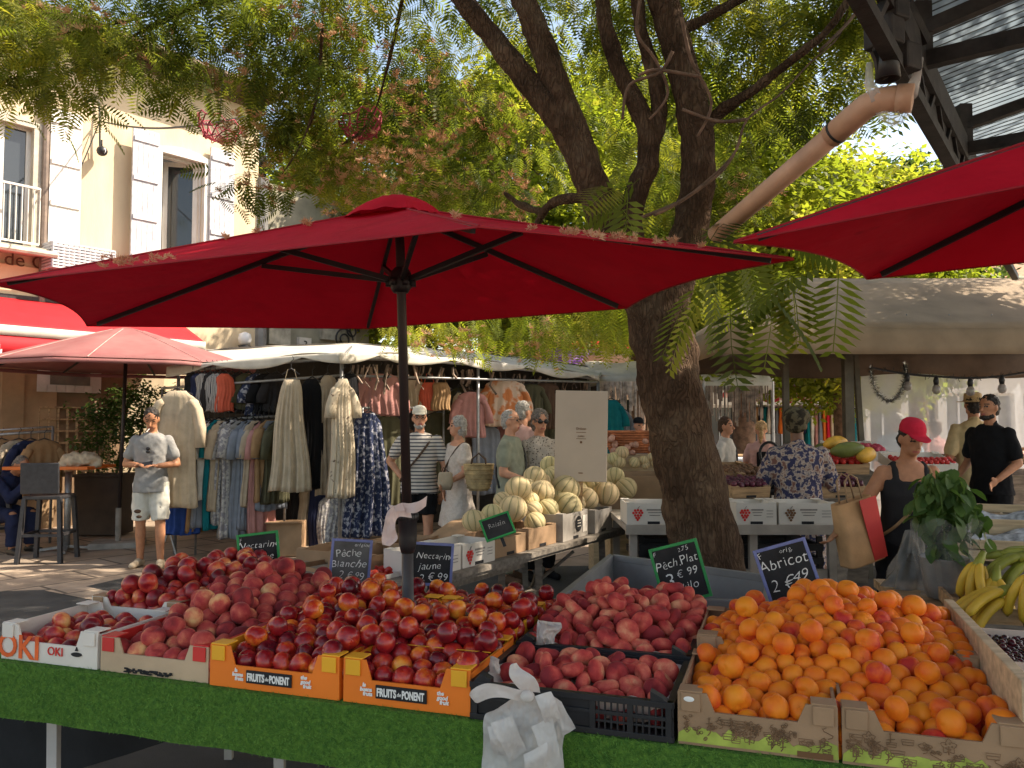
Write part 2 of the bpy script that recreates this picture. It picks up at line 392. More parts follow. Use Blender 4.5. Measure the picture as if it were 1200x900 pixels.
mb.add([fx(-9.2, HT+.1, .5), fx(S1+.2, HT+.1, .5), fx(S1+.2, HT+1.9, -4), fx(-9.2, HT+1.9, -4)], [(0,1,2,3)])
mb.build('roof', mat('roof_tile', (.42,.2,.11), .85, .3, 9, .6, 20), cafe, solid=.1)
def surround(h, w_=.12):
    mb = MB(); x0, z0, x1, z1 = h
    mb.box((x0-w_/2+.01, -.02, (z0+z1)/2), (w_, .1, z1-z0+.1), FM); mb.box((x1+w_/2-.01, -.02, (z0+z1)/2), (w_, .1, z1-z0+.1), FM)
    k = 9; pts = []
    for i in range(k+1):
        u = i/k; pts.append((x0-w_+(x1-x0+2*w_)*u, z1+.02+.1*(1-(2*u-1)**2)))
    poly = pts + [(x1+w_, z1-.04), (x0-w_, z1-.04)]
    mb.prism(poly, .09, FM @ Matrix.Translation((0, -.075, 0)))
    return mb
wi = surround(H1).build('window', stone_trim, cafe); wi2 = surround(H2).build('window', whitepaint, cafe)
def sash(x0, z0, x1, z1, y, M, name, par, w_=.07, bars=0, M2=None):
    mb = MB(); M = M2 or M
    for xx in (x0+w_/2, x1-w_/2): mb.box((xx, y, (z0+z1)/2), (w_, .06, z1-z0), M)
    for zz in (z0+w_/2, z1-w_/2): mb.box(((x0+x1)/2, y, zz), (x1-x0-2*w_, .06, w_), M)
    for i in range(bars): 
        zz = z0+(z1-z0)*(i+1)/(bars+1); mb.box(((x0+x1)/2, y, zz), (x1-x0-2*w_, .05, .035), M)
    mb.build('frame', whitepaint, par)
    mb = MB(); mb.box(((x0+x1)/2, y, (z0+z1)/2), (x1-x0-2*w_, .012, z1-z0-2*w_), M); mb.build('pane', glassm, par)
xm = (a0+a1)/2
sash(a0, b1, xm-.01, t1, .1, FM, 'sash', wi); sash(xm+.01, b1, a1, t1, .1, FM, 'sash', wi)
# open casement of the second window, swung into the room
cw = (c1-c0)
Mh = FM @ Matrix.Translation((c1-.02, .16, 0)) @ Matrix.Rotation(R(-38), 4, 'Z')
sash(-cw*.72, b1+.05, 0, t2-.02, 0, FM, 'sash', wi2, .08, M2=Mh)
mb = MB(); mb.box((c0+.03, .16, (b1+t2)/2), (.06, .1, t2-b1), FM); mb.box((c1-.01, .12, (b1+t2)/2), (.06, .1, t2-b1), FM); mb.box(((c0+c1)/2, .12, t2-.04), (cw-.1, .1, .08), FM); mb.build('frame', whitepaint, wi2)
def shutter(px0, px1, py0, m, label=None, out=.09, py1=None):
    x0, z1 = fs(px0, py0, out); x1, _ = fs(px1, py0, out); z0 = b1-.05
    mb = MB(); mb.box(((x0+x1)/2, -out, (z0+z1)/2), (x1-x0, .04, z1-z0), FM)
    for k in range(4):
        zz = z0+(z1-z0)*(.08+.28*k); mb.box(((x0+x1)/2, -out-.03, zz), (x1-x0-.03, .025, .08), FM)
    for k in range(1, 5):
        mb.box((x0+(x1-x0)*k/5, -out-.022, (z0+z1)/2), (.012, .006, z1-z0-.04), FM)
    return mb.build('shutter', m, cafe, bevel=.004)
shutter(60, 97, 126, whitepaint); shutter(156, 187, 148, greyblue, out=.22); shutter(247, 275, 172, greyblue, out=.1)
# balcony rail and sill slab
mb = MB(); z0 = fs(20, 286, .3)[1]; z1 = fs(20, 214, .3)[1]
e0, e1 = a0-.2, a1+.05
for zz in (z0+.06, z1): mb.bar(fx(e0, zz, .2), fx(e1, zz, .2), .03)
k = 14
for i in range(k+1):
    s_ = e0+(e1-e0)*i/k; mb.bar(fx(s_, z0+.06, .2), fx(s_, z1, .2), .014)
mb.bar(fx(e1, z1, .2), fx(e1, z1, 0), .025); mb.build('balcony_rail', whitepaint, cafe)
mb = MB(); sb = fs(62, 294, .35)[0]; zb = fs(40, 296, .35)[1]
mb.box(((sb-9)/2, -.22, zb+.03), (sb+9, .44, .07), FM); mb.tube([fx(-9, zb-.02, .5), fx(sb, zb-.02, .5)], .05); mb.build('ledge', stone_trim, cafe)
mb = MB(); sp, _ = fs(53, 200, .1); mb.tube([fx(sp, 0, .1), fx(sp, HT, .1)], .05); mb.build('downpipe', mat('zinc_brown', (.2,.15,.12), .5, .2, 6), cafe)
# painted fascia with letters under the ledge
q0, zt = fs(-60, 306, .05); q1, zb2 = fs(150, 335, .05)
mb = MB(); mb.box(((q0+q1)/2, -.03, (zt+zb2)/2-.15), (q1-q0, .05, zt-zb2+.45), FM); fas = mb.build('fascia', mat('fascia_cream', (.7,.56,.36), .8, .08, 3), cafe)
tz = fs(50, 309, .06)[1]; ts = fs(24, 309, .06)[0]
text_mb('al de Café', .3, FM @ Matrix.Translation((ts+.1, -.058, tz-.0)), .004).build('lettering', mat('letter_brown', (.1,.05,.025), .8), fas)
# lower front: brown panels, framed board, trellis
mb = MB(); l0 = fs(-80, 500)[0]; l1 = fs(30, 500)[0]; l2 = fs(186, 500)[0]
mb.box(((l0+l2)/2, -.06, 1.6), (l2-l0, .1, 3.2), FM); mb.build('shop_front', brown_wall, cafe)
mb = MB(); d0 = fs(8, 500)[0]; mb.box((d0, -.16, 1.5), (.3, .1, 3.0), FM); mb.box((fs(40,500)[0], -.14, 1.5), (.5, .06, 3.0), FM); mb.build('pilaster', mat('panel_tan', (.3,.19,.1), .7, .15, 3), cafe)
mb = MB(); l3 = fs(140, 470)[0]; mb.box(((l3+l2)/2, -.13, 2.0), (l2-l3, .04, 2.4), FM); mb.build('pale_panel', mat('pale_plaster', (.45,.36,.24), .9, .2, 2, .2, 20), cafe)

# framed board
x0, z1 = fs(43, 425, .14); x1, z0 = fs(117, 461, .14)
fb = thing('menu_board', 'dark framed picture board with a pale tiled border on the brown café front', 'board', fx((x0+x1)/2, z0, .14))
mb = MB(); mb.box(((x0+x1)/2, -.16, (z0+z1)/2), (x1-x0, .04, z1-z0), FM)
for i in range(7): 
    for zz in (z0+.06, z1-.06): mb.box((x0+(x1-x0)*(i+.5)/7, -.184, zz), ((x1-x0)/7-.015, .008, .1), FM)
mb.build('frame', mat('tile_white', (.5,.46,.42), .4, .1, 5), fb)
mb = MB(); mb.box(((x0+x1)/2, -.19, (z0+z1)/2+.03), ((x1-x0)*.62, .02, (z1-z0)*.62), FM); mb.build('picture', mat('picture_dark', (.05,.05,.05), .5, .5, 3, c2=(.16,.14,.1)), fb)
x0, z1 = fs(45, 477, .14); x1, z0 = fs(120, 545, .14)
tr = thing('trellis', 'brown wooden lattice trellis fixed to the café front', 'trellis', fx((x0+x1)/2, z0, .14))
mb = MB()
for i in range(8): s_ = x0+(x1-x0)*i/7; mb.bar(fx(s_, z0-.3, .16), fx(s_, z1, .16), .035, .02)
mb.build('upright', M_('wood'), tr)
mb = MB()
for i in range(6): h = z0+(z1-z0)*i/5; mb.bar(fx(x0, h, .18), fx(x1, h, .18), .035, .02)
mb.build('crossbar', M_('wood'), tr)

# red café awning with white stripe
aw = thing('shop_awning', 'bright red fixed awning with a white stripe over the café front', 'awning', fx(0, 3, .1))
redaw = mat('awning_red', (.6,.02,.03), .7, .1, 3, .1, 10, trans=.25)
s0 = fs(-140, 380)[0]; s1 = fs(228, 380, .9)[0]
def awpt(u, v, d=0): return fx(s0+(s1-s0)*u, 3.5-.55*v, .1+1.15*v+d)
mb = MB(); mb.grid(lambda u, v: awpt(u, v), 60, 8); mb.grid(lambda u, v: awpt(u, 1)+V((0,0,-.13-.27*v)), 60, 2); mb.build('canopy', redaw, aw, True, solid=.006)
mb = MB(); mb.grid(lambda u, v: awpt(u, 1, .012)+V((0,0,.012-.14*v)), 60, 2); mb.build('stripe', M_('awning_white'), aw, True, solid=.006)
ls = fs(0, 392, 1.27)[0]
text_mb('la', .42, FM @ Matrix.Translation((ls-.12, -1.27, 3.5-.55-.27)), .004, bold=.02).build('lettering', M_('ink_white'), aw)
mb = MB(); mb.tube([awpt(0, 1, -.07)-V((0,0,.05)), awpt(1, 1, -.07)-V((0,0,.05))], .04); mb.bar(fx(s0,3.5,.05), fx(s1,3.5,.05), .12); mb.build('front_bar', M_('dark_steel'), aw)
# lattice box (air-conditioner cage) on the wall
x0, z1 = fs(62, 283, .5); x1, z0 = fs(134, 322, .5)
ac = thing('lattice_box', 'pale grey lattice box hung on the cream wall under the windows', 'wall box', fx((x0+x1)/2, z0, .3))
mb = MB()
for oo in (.05, .5):
    for i in range(9): h = z0+(z1-z0)*i/8; mb.bar(fx(x0, h, oo), fx(x1, h, oo), .03)
    for i in range(13): s_ = x0+(x1-x0)*i/12; mb.bar(fx(s_, z0, oo), fx(s_, z1, oo), .025)
for s_ in (x0, x1):
    for i in range(9): h = z0+(z1-z0)*i/8; mb.bar(fx(s_, h, .05), fx(s_, h, .5), .03)
mb.build('cage', greyblue, ac)
mb = MB(); mb.box(((x0+x1)/2, -.27, (z0+z1)/2), (x1-x0-.1, .36, z1-z0-.06), FM); mb.build('casing', mat('casing_grey', (.4,.4,.4), .6), ac)
# cable with lamp, and two hanging wire ornaments
cab = thing('wall_cable', 'dark twisted cable strung from the cream wall towards the tree', 'cable', fx(fs(118,140,.1)[0], fs(118,140,.1)[1], .1))
A = fx(*fs(117,142,.1), .1); B = W(290,137,8.2); mb = MB()
mb.tube([A.lerp(B, t/20)+V((0,0,-.12*math.sin(PI*t/20))) for t in range(21)], .014, 6)
mb.tube([fx(*fs(116,120,.05), .05), A, fx(*fs(117,180,.1), .1)], .016, 6); mb.tube([A, fx(*fs(100,184,.08), .08), fx(*fs(60,268,.08), .08)], .01, 6)
mb.build('strand', M_('black_plastic'), cab)
lp = thing('wall_spotlight', 'small black spotlight hanging from a cable on the cream wall', 'spotlight', fx(*fs(118,182,.14), .14))
mb = MB(); c = fx(*fs(119,178,.16), .16); mb.cap(c, c+V((.06,-.1,-.02)), .07, .085); mb.bar(c+V((0,0,.05)), c+V((0,0,.2)), .02); mb.build('housing', M_('black_plastic'), lp, True)
mb = MB(); mb.ell(c+V((.07,-.13,-.02)), (.07,.03,.07)); mb.build('lens', M_('white_plastic'), lp, True)
def ornament(px, py, Y, r, label, tilt):
    t = thing('wire_ornament', label, 'ornament', W(px, py, Y), 0, 'wire baskets hung in the tree')
    mb = MB(); M = Matrix.Translation(W(px, py, Y)) @ Matrix.Rotation(tilt, 4, 'Y')
    for k in range(14):
        a = 2*PI*k/14; mb.tube([M @ V((rr*r*math.cos(a+tw), rr*r*math.sin(a+tw), zz*r)) for rr, zz, tw in ((.15,-.6,0),(.6,-.5,.25),(.95,-.1,.5),(1.15,.4,.8))], .008, 5)
    for rr, zz in ((.62,-.5),(.97,-.1),(1.15,.4)):
        mb.tube([M @ V((rr*r*math.cos(2*PI*k/20), rr*r*math.sin(2*PI*k/20), zz*r+.03*math.sin(k*2.5))) for k in range(21)], .008, 5)
    mb.build('wire', mat('wire_red', (.42,.06,.09), .5), t)
    mb = MB(); mb.tube([W(px, py, Y)+V((0,0,r*.3)), W(px, py, Y)+V((.05,0,r*3.2))], .006, 5); mb.build('cord', M_('black_plastic'), t)
ornament(256, 152, 8.2, .2, 'red wire basket ornament hanging before the open white window', .25)
ornament(425, 148, 7.0, .17, 'red wire basket ornament hanging among the leaves left of the tree limbs', -.3)

# ================================================================= grey stone house behind the stall
sh = thing('stone_house', 'weathered grey green stone house front behind the clothes stall', 'building', fx(S1+3, 0, -.2))
S2 = fs(432, 400, -.15)[0]
mb = MB(); mb.box(((S1+S2)/2, .35, 3.2), (S2-S1, .4, 6.4), FM); mb.build('wall', stucco2, sh)
mb = MB()
for pxx, w_ in ((305, .12),): mb.tube([fx(fs(pxx,400)[0], 0, .0), fx(fs(pxx,400)[0], 6.4, .0)], w_)
mb.build('downpipe', mat('zinc_grey', (.22,.21,.2), .5, .15, 5), sh)
for q_, d_ in ((fs(330,392),(.5,.1,.4)), (fs(400,384),(.9,.1,.55))):
    mb = MB(); mb.box((q_[0], .1, q_[1]), d_, FM); mb.build('stone_patch', mat('stone_pale', (.42,.38,.3), .9, .25, 5, .3, 30), sh)
c = fs(360, 404); mb = MB(); mb.box((c[0], .11, c[1]), (.3, .1, .3), FM); npl = mb.build('number_plate', M_('card_white'), sh)
text_mb('3', .22, FM @ Matrix.Translation((c[0], .055, c[1])), .003).build('lettering', M_('ink'), npl)
lt = thing('wall_lantern', 'small dark wall lantern with pale globe on the grey stone house', 'lantern', fx(*fs(278,408), .1))
c = fx(*fs(278,405), .25); mb = MB(); mb.lathe([(.03,-.2),(.1,-.12),(.12,-.02),(.03,0)], c, 10); mb.bar(c+V((0,0,-.15)), c-FN*.4+V((0,0,-.25)), .03); mb.build('bracket', M_('black_plastic'), lt, True)
mb = MB(); mb.lathe([(.1,0),(.13,.1),(.11,.2),(.02,.24)], c, 10); mb.build('globe', M_('white_plastic'), lt, True)
ib = thing('iron_bracket', 'black scrolled iron bracket at the corner of the stone house', 'bracket', fx(*fs(405,400), .1))
mb = MB()
for k, (pxx, pyy, r_) in enumerate(((402,398,.26),(412,388,.18),(398,408,.14))):
    c0_ = fs(pxx, pyy); mb.tube([fx(c0_[0]+r_*(1-t/40)*math.cos(t*.35), c0_[1]+r_*(1-t/40)*math.sin(t*.35), .02) for t in range(30)], .02, 5)
mb.build('scroll', M_('black_plastic'), ib)

# ================================================================= far houses
def far_house(px0, px1, ytop, Y, m, label, rows, cols, depth=8, red=False):
    A_ = W(px0, 497, Y); B_ = W(px1, 497, Y); top = W(px0, ytop, Y).z; L = B_.x-A_.x
    t = thing('town_house', label, 'building', (A_.x+L/2, Y, 0), 0, 'houses across the square')
    holes = []
    fh = top/rows
    for r in range(rows):
        for c in range(cols):
            cx = A_.x + L*(c+.5)/cols; z0 = r*fh+fh*.28 if r else .1; holes.append((cx-.5, z0, cx+.5, r*fh+fh*.82))
    Mf = Matrix.Translation((0, Y, 0)); mb = MB(); wall(mb, Mf, A_.x, B_.x, 0, top, .3, holes)
    mb.box((A_.x+L/2, depth, top/2), (L, .2, top), Mf); mb.box((A_.x+L/2, depth/2, top-.1), (L-.02, depth-.2, .18), Mf); mb.build('wall', m, t)
    mb = MB(); mb.add([V((A_.x-.3, Y-.4, top)), V((B_.x+.3, Y-.4, top)), V((B_.x+.3, Y+4, top+1.5)), V((A_.x-.3, Y+4, top+1.5))], [(0,1,2,3)]); mb.build('roof', MATS['roof_tile'], t, solid=.15)
    for h in holes:
        mb = MB(); cx = (h[0]+h[2])/2; cz = (h[1]+h[3])/2
        mb.box((cx, .2, cz), (.06, .06, h[3]-h[1]), Mf); mb.box((cx, .2, h[3]-.04), (1, .06, .08), Mf)
        wf = mb.build('window', whitepaint, t); mb = MB(); mb.box((cx, .25, cz), (1, .02, h[3]-h[1]), Mf); mb.build('pane', glassm, wf)
    return t
far_house(560, 760, 330, 24, mat('far_pink', (.6,.45,.34), .9, .08, 1), 'pinkish house behind the trees beyond the clothes stall', 2, 5)
far_house(790, 1010, 372, 30, mat('far_cream', (.7,.62,.48), .9, .08, 1), 'cream house beyond the striped market stall', 2, 6)
far_house(1015, 1420, 330, 27, mat('far_white', (.74,.68,.58), .9, .08, 1), 'long pale house seen through the clear plastic sheet', 2, 9)

# ================================================================= market hall on the right
HD = V((.589,.808,0)).normalized(); HP = V((.808,-.589,0)).normalized(); E0 = W(1080,72,4.0)
hall = thing('market_hall', 'dark steel market hall with corrugated translucent roof at the upper right', 'market hall', (E0.x, E0.y, 0))
def hx(a, b, z=0): return E0 + HD*a + HP*b + V((0,0,z))
iron = mat('iron_dark', (.028,.024,.022), .7, .4, 10, .3, 40)
mb = MB(); mb.bar(hx(-4.6,0,.0), hx(5.7,0,.0), .05, .16); mb.bar(hx(-4.6,.0,-.26), hx(5.7,.0,-.26), .06, .06)
mb.bar(hx(-.05,-.055,-.1), hx(2.25,-.055,-.1), .1, .09)
for k in range(9): a = -2.9+k*.6; mb.bar(hx(a,0,-.26), hx(a+.3,0,0), .03); mb.bar(hx(a+.3,0,0), hx(a+.6,0,-.26), .03)
mb.build('girder', iron, hall)
for k, a in enumerate((-4.4, -2.2, -.0, 1.62, 3.8, 5.6)):
    mb = MB(); mb.bar(hx(a,0,0), hx(a,6,0), .06, .08); mb.bar(hx(a,0,.16), hx(a,6,1.3), .06, .07)
    mb.bar(hx(a,.0,-.02), hx(a+.0,0,.3), .08)
    for j in range(6): b = .5+j*.9; mb.bar(hx(a,b,0), hx(a,b+.4,.2+.19*b), .045); mb.bar(hx(a,b+.4,.2+.19*b), hx(a,b+.9,0), .045)
    mb.build('truss', iron, hall)
mb = MB()
for b in (.6, 1.7, 2.9, 4.2): mb.bar(hx(-4.6,b,.2+.19*b), hx(5.7,b,.2+.19*b), .05, .06)
mb.build('purlin', iron, hall)
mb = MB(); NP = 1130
mb.grid(lambda u, v: hx(-4.6+10.4*u, -.15+6.3*v, .3+.19*6.3*v+.014*math.sin(u*NP*2*PI/8)), NP, 2)  # far end lengthened out of sight to shade the beige canopy
mb.mi = [1 if (k % NP) % 8 == 5 else 0 for k in range(len(mb.f))]  # darker face stripes put the shading of the corrugations into the colour
mb.build('roof', [mat('roof_plastic', (.42,.5,.58), .5, .25, 3, .1, 20, trans=.45, c2=(.26,.33,.4)), mat('roof_groove_shade', (.07,.08,.085), .7, .3, 6, trans=.25)], hall, True)
for a, b in ((-4.4, 6), (-2.2, 6), (2.2, 6), (5.6, 6)): mb = MB(); mb.bar(V((hx(a,b).x, hx(a,b).y, 0)), hx(a,b,.0), .16); mb.build('post', iron, hall)
# gutter hopper, bracket and floodlight hanging at the hall corner
gh = thing('gutter_hopper', 'black rainwater hopper and brackets at the corner of the hall roof', 'gutter', hx(-.2,-.25,-.2))
mb = MB(); mb.box(W(1036,40,3.4), (.1,.14,.12), rz=.5); mb.build('hopper', iron, gh, bevel=.012)
for q_, d_ in ((W(1042,16,3.4),(.1,.14,.09)), (W(1058,70,3.5),(.11,.12,.12))): mb = MB(); mb.box(q_, d_, rz=.5); mb.build('bracket', iron, gh, bevel=.012)
for a_, b_, w_ in ((W(1022,20,3.4),W(1030,84,3.4),.022),(W(1024,60,3.4),W(1038,92,3.4),.024),(W(1060,5,3.8),W(1082,50,3.9),.06)): mb = MB(); mb.bar(a_, b_, w_); mb.build('strap', iron, gh)
mb = MB(); q = W(1040,72,3.4); mb.lathe([(.03,.06),(.045,.03),(.052,-.08),(.046,-.08),(.04,-.02)], q, 16); mb.build('outlet', M_('black_plastic'), gh, True)
pipem = mat('pipe_terracotta', (.52,.31,.2), .5, .14, 5, .1, 50)
dp = thing('drain_pipe', 'thick terracotta coloured plastic drain pipe slanting from the hall gutter to the tree', 'pipe', W(845,268,4.5))
P0, P1 = W(838,276,4.55), W(1003,135,3.6)
mb = MB(); mb.tube([P0, P0.lerp(P1,.5), P1], .051, 20, cap=True); mb.build('pipe', pipem, dp, True)
mb = MB(); el_ = [P1, W(1016,124,3.55), W(1030,118,3.52), W(1046,115.5,3.5), W(1069,115,3.46)]
mb.tube([P1-(P1-P0).normalized()*.16, *el_], [.057]*6, 20); mb.tube([W(1051,115.4,3.49), W(1069.5,115,3.459)], .062, 20); mb.build('elbow', pipem, dp, True)
mb = MB(); d = (P1-P0).normalized(); q = P1-d*.13; mb.tube([q, q+d*.012], .06, 16); mb.build('clip', M_('black_plastic'), dp, True)
film = mat('film_wrap', (.72,.7,.68), .2, .1, 12, .6, 20, alpha=.5)
fw = thing('plastic_wrap', 'clear plastic film tying the drain pipe end to the hall corner', 'plastic film', W(1040,100,3.5))
for pts in (((1028,118),(1020,98),(1019,74)), ((1066,112),(1074,92),(1080,68))):
    mb = MB(); mb.tube([W(x+random.uniform(-1,1), y, 3.5) for x, y in pts], [.034,.02,.012], 9, noisef=.12); mb.build('strip', film, fw, True)
mb = MB(); mb.grid(lambda u, v: W(1026+42*u, 130+16*math.sin(PI*u)*v+3*v, 3.5+.03*math.sin(u*17+v*4)), 16, 6); mb.build('flap', film, fw, True)
# ================================================================= trees
def spline(pts, m=6):
    """pts: (Vector, radius) -> resampled path and radii (Catmull-Rom)"""
    P = [pts[0]] + list(pts) + [pts[-1]]; out = []; rad = []
    for i in range(1, len(P)-2):
        p0, p1, p2, p3 = [q[0] for q in P[i-1:i+3]]; r1, r2 = P[i][1], P[i+1][1]
        for k in range(m):
            t = k/m
            out.append(.5*((2*p1)+(p2-p0)*t+(2*p0-5*p1+4*p2-p3)*t*t+(3*p1-p0-3*p2+p3)*t**3)); rad.append(r1+(r2-r1)*t)
    out.append(pts[-1][0]); rad.append(pts[-1][1]); return out, rad
def leaf_mat(name, a, b, c, tr=.5):
    m, n, l, p, o = nt_new(name)
    at = n.new('ShaderNodeAttribute'); at.attribute_name = 'tint'
    r = ramp(n, [(0, a), (.5, b), (1, c)]); l.new(at.outputs['Fac'], r.inputs['Fac']); l.new(r.outputs['Color'], p.inputs['Base Color'])
    p.inputs['Roughness'].default_value = .5; p.inputs['Specular IOR Level'].default_value = .25
    hs = n.new('ShaderNodeHueSaturation'); hs.inputs['Saturation'].default_value = 1.1; hs.inputs['Value'].default_value = 1.8; hs.inputs['Hue'].default_value = .489
    l.new(r.outputs['Color'], hs.inputs['Color']); t = n.new('ShaderNodeBsdfTranslucent'); l.new(hs.outputs['Color'], t.inputs['Color'])
    mix_shader(n, l, p.outputs[0], t.outputs[0], tr, o); MATS[name] = m; return m
leafA = leaf_mat('leaf_feathery', (.045,.065,.012), (.105,.135,.022), (.24,.24,.04), .56)
leafB = leaf_mat('leaf_bright', (.11,.15,.022), (.18,.22,.032), (.3,.3,.055), .6)
leafC = leaf_mat('leaf_dark', (.03,.06,.015), (.05,.09,.02), (.09,.13,.03), .35)
def frond_template(n=9, fine=False):
    v = []; f = []
    def leaf(b, d, up, L, w):
        i = len(v); s = np.cross(d, up); s /= np.linalg.norm(s)+1e-9
        v.extend([b, b+d*L*.45+s*w, b+d*L, b+d*L*.45-s*w]); f.append((i, i+1, i+2, i+3))
    zc = lambda x: -.28*x*x
    for k in range(n):
        x = .12+.86*k/(n-1); b = np.array((x, 0, zc(x))); L = .34*math.sin(PI*(.18+.72*x))+.06
        for sg in (-1, 1):
            d = np.array((.42, sg*1.0, -.22-.12*x)); d /= np.linalg.norm(d)
            if fine:
                side = np.array((1.0, -sg*.4, 0)); side /= np.linalg.norm(side)
                for j in range(9):
                    q = b+d*L*(j+.7)/9
                    for s2 in (-1, 1): leaf(q, (side*s2*.85+d*.5)/np.linalg.norm(side*s2*.85+d*.5), np.array((0,0,1.)), .058, .011)
            else: leaf(b, d, np.array((0,0,1.)), L, .036)
    i = len(v)
    for x in (0, .5, 1.0):
        v.append(np.array((x, -.006, zc(x)))); v.append(np.array((x, .006, zc(x))))
    f += [(i, i+1, i+3, i+2), (i+2, i+3, i+5, i+4)]
    return np.array(v, float), np.array(f)
def leaf_template(n=7):
    v = []; f = []
    for k in range(n):
        a = random.uniform(0, 6.28); e = random.uniform(-.7, .6); d = np.array((math.cos(a)*math.cos(e), math.sin(a)*math.cos(e), math.sin(e)-.15))
        s = np.cross(d, (0,0,1.)); s /= np.linalg.norm(s); b = d*random.uniform(.05,.45); i = len(v); L = random.uniform(.45,.7)
        v += [b, b+d*L*.45+s*.2, b+d*L, b+d*L*.45-s*.2]; f.append((i, i+1, i+2, i+3))
    return np.array(v, float), np.array(f)
def scatter_mesh(name, tmpl, pts, scale, m, parent, droop=.5, seed=0):
    tv, tf = tmpl; N = len(pts); rng = np.random.default_rng(len(name)+N+seed*101)
    az = rng.uniform(0, 2*PI, N); dr = rng.normal(droop, .35, N); ro = rng.normal(0, .45, N); sc = rng.uniform(scale[0], scale[1], N)
    ca, sa, cd, sd, cr, sr = np.cos(az), np.sin(az), np.cos(dr), np.sin(dr), np.cos(ro), np.sin(ro)
    x, y, z = [tv[None, :, i]*sc[:, None] for i in range(3)]
    y, z = y*cr[:, None]-z*sr[:, None], y*sr[:, None]+z*cr[:, None]
    x, z = x*cd[:, None]+z*sd[:, None], -x*sd[:, None]+z*cd[:, None]
    x, y = x*ca[:, None]-y*sa[:, None], x*sa[:, None]+y*ca[:, None]
    P = np.stack([x, y, z], 2) + np.asarray(pts)[:, None, :]
    nv = len(tv); Fq = (tf[None] + (np.arange(N)*nv)[:, None, None]).reshape(-1, 4)
    me = bpy.data.meshes.new(name); me.vertices.add(N*nv); me.vertices.foreach_set('co', P.reshape(-1).astype('f'))
    me.loops.add(Fq.size); me.loops.foreach_set('vertex_index', Fq.reshape(-1).astype('i'))
    me.polygons.add(len(Fq)); me.polygons.foreach_set('loop_start', (np.arange(len(Fq))*4).astype('i'))
    me.update(calc_edges=True)
    at = me.attributes.new('tint', 'FLOAT', 'FACE'); tt = np.clip(rng.normal(.45, .2, N)+.3*np.sin(np.asarray(pts)[:,0]*2.1+np.asarray(pts)[:,2]*2.7)*np.sin(np.asarray(pts)[:,1]*1.7+1), 0, 1); at.data.foreach_set('value', np.repeat(tt, len(tf)).astype('f'))
    me.materials.append(m); o = bpy.data.objects.new(name, me); COL.objects.link(o)
    if parent is not None: attach(o, parent)
    return o
def cloud(px, py, Y, rx, ry, rd, n, rng):
    """n points in an ellipsoid seen round a pixel, spread in sprays"""
    c = np.array(W(px, py, Y)); k = Y/F; out = []
    m = max(1, n//9)
    for _ in range(m):
        d = rng.normal(size=3); d /= np.linalg.norm(d); q = c + d*rng.uniform(.35, 1)**.5*np.array((rx*k, rd, ry*k))
        out.append(q + rng.normal(0, 1, (9, 3))*np.array((.16, .16, .09)))
    return np.concatenate(out)
rng = np.random.default_rng(3)
tree = thing('feathery_tree', 'large feathery leaved tree with a leaning brown trunk and several thick limbs', 'tree', (W(842,740,5.3).x, 5.3, 0))
def Q(px, py, r, Y=5.35): return (W(px, py, Y), r)
limbs = [
 [ (V((W(850,770,5.3).x, 5.3, -.05)), .34), Q(846,745,.30), Q(836,690,.265), Q(822,620,.245), Q(806,545,.232), Q(789,470,.222), Q(777,400,.225), Q(768,352,.235), Q(762,325,.2) ],
 [ Q(775,370,.2), Q(742,312,.185), Q(712,262,.165), Q(694,215,.15), Q(676,172,.145), Q(652,135,.125), Q(612,88,.108,5.4), Q(566,30,.098,5.45), Q(528,-20,.09,5.5), Q(470,-110,.07,5.6), Q(400,-220,.05,5.8)],
 [ Q(690,205,.13), Q(668,140,.13), Q(650,95,.122), Q(632,45,.115), Q(614,0,.11), Q(590,-70,.09), Q(570,-180,.06)],
 [ Q(768,360,.17), Q(742,300,.14), Q(736,265,.115), Q(746,225,.105), Q(760,185,.1), Q(756,145,.09), Q(732,95,.078), Q(712,40,.07), Q(704,-20,.066), Q(700,-120,.05)],
 [ Q(778,365,.19), Q(800,300,.165), Q(812,250,.155), Q(818,200,.15), Q(816,150,.148), Q(806,100,.142), Q(790,45,.135), Q(774,-10,.13), Q(760,-80,.11), Q(740,-200,.07)],
 [ Q(756,190,.07), Q(772,140,.075), Q(768,90,.07), Q(752,40,.06), Q(745,-20,.055)],
 [ Q(815,165,.07), Q(842,132,.05), Q(880,108,.04,5.2), Q(925,72,.034,5.0), Q(975,30,.026,4.8), Q(1010,-30,.02,4.7)],
 [ Q(790,40,.05), Q(830,20,.045), Q(880,-10,.04), Q(930,-60,.03)],
 [ Q(640,250,.04,6.2), Q(610,240,.036,6.6), Q(590,225,.02,6.9)], [ Q(700,230,.05,5.5), Q(650,236,.045,5.9), Q(630,262,.03,6.3), Q(618,285,.03,6.6)],
 [ Q(528,-20,.05), Q(480,-40,.04,5.8), Q(380,-20,.03,6.2), Q(270,0,.02,6.5), Q(120,30,.014,6.6), Q(0,55,.01,6.6)],
 [ Q(528,-20,.06), Q(430,-60,.05,5.9), Q(300,-30,.035,6.2), Q(220,10,.025,6.4), Q(150,45,.015,6.4)],
 [ Q(380,-20,.016,6.2), Q(372,110,.011,6.5), Q(352,170,.008,6.6), Q(330,205,.006,6.7)],
 [ Q(480,-40,.016,6.2), Q(440,130,.01,6.7), Q(400,170,.006,6.8)],
]
mb = MB()
for i, L in enumerate(limbs):
    L = [(q_[0], q_[1]*(.93 if i == 0 else .77 if i < 6 else .9)) for q_ in L]
    p, r = spline(L, 7 if i < 5 else 4)
    mb.tube(p, r, 26 if i == 0 else 16 if i < 6 else 8, noisef=.055 if i == 0 else .06)
for _ in range(16):                       # burrs and cut stubs on the trunk
    pass
trunk = mb.build('trunk', M_('bark'), tree, True)
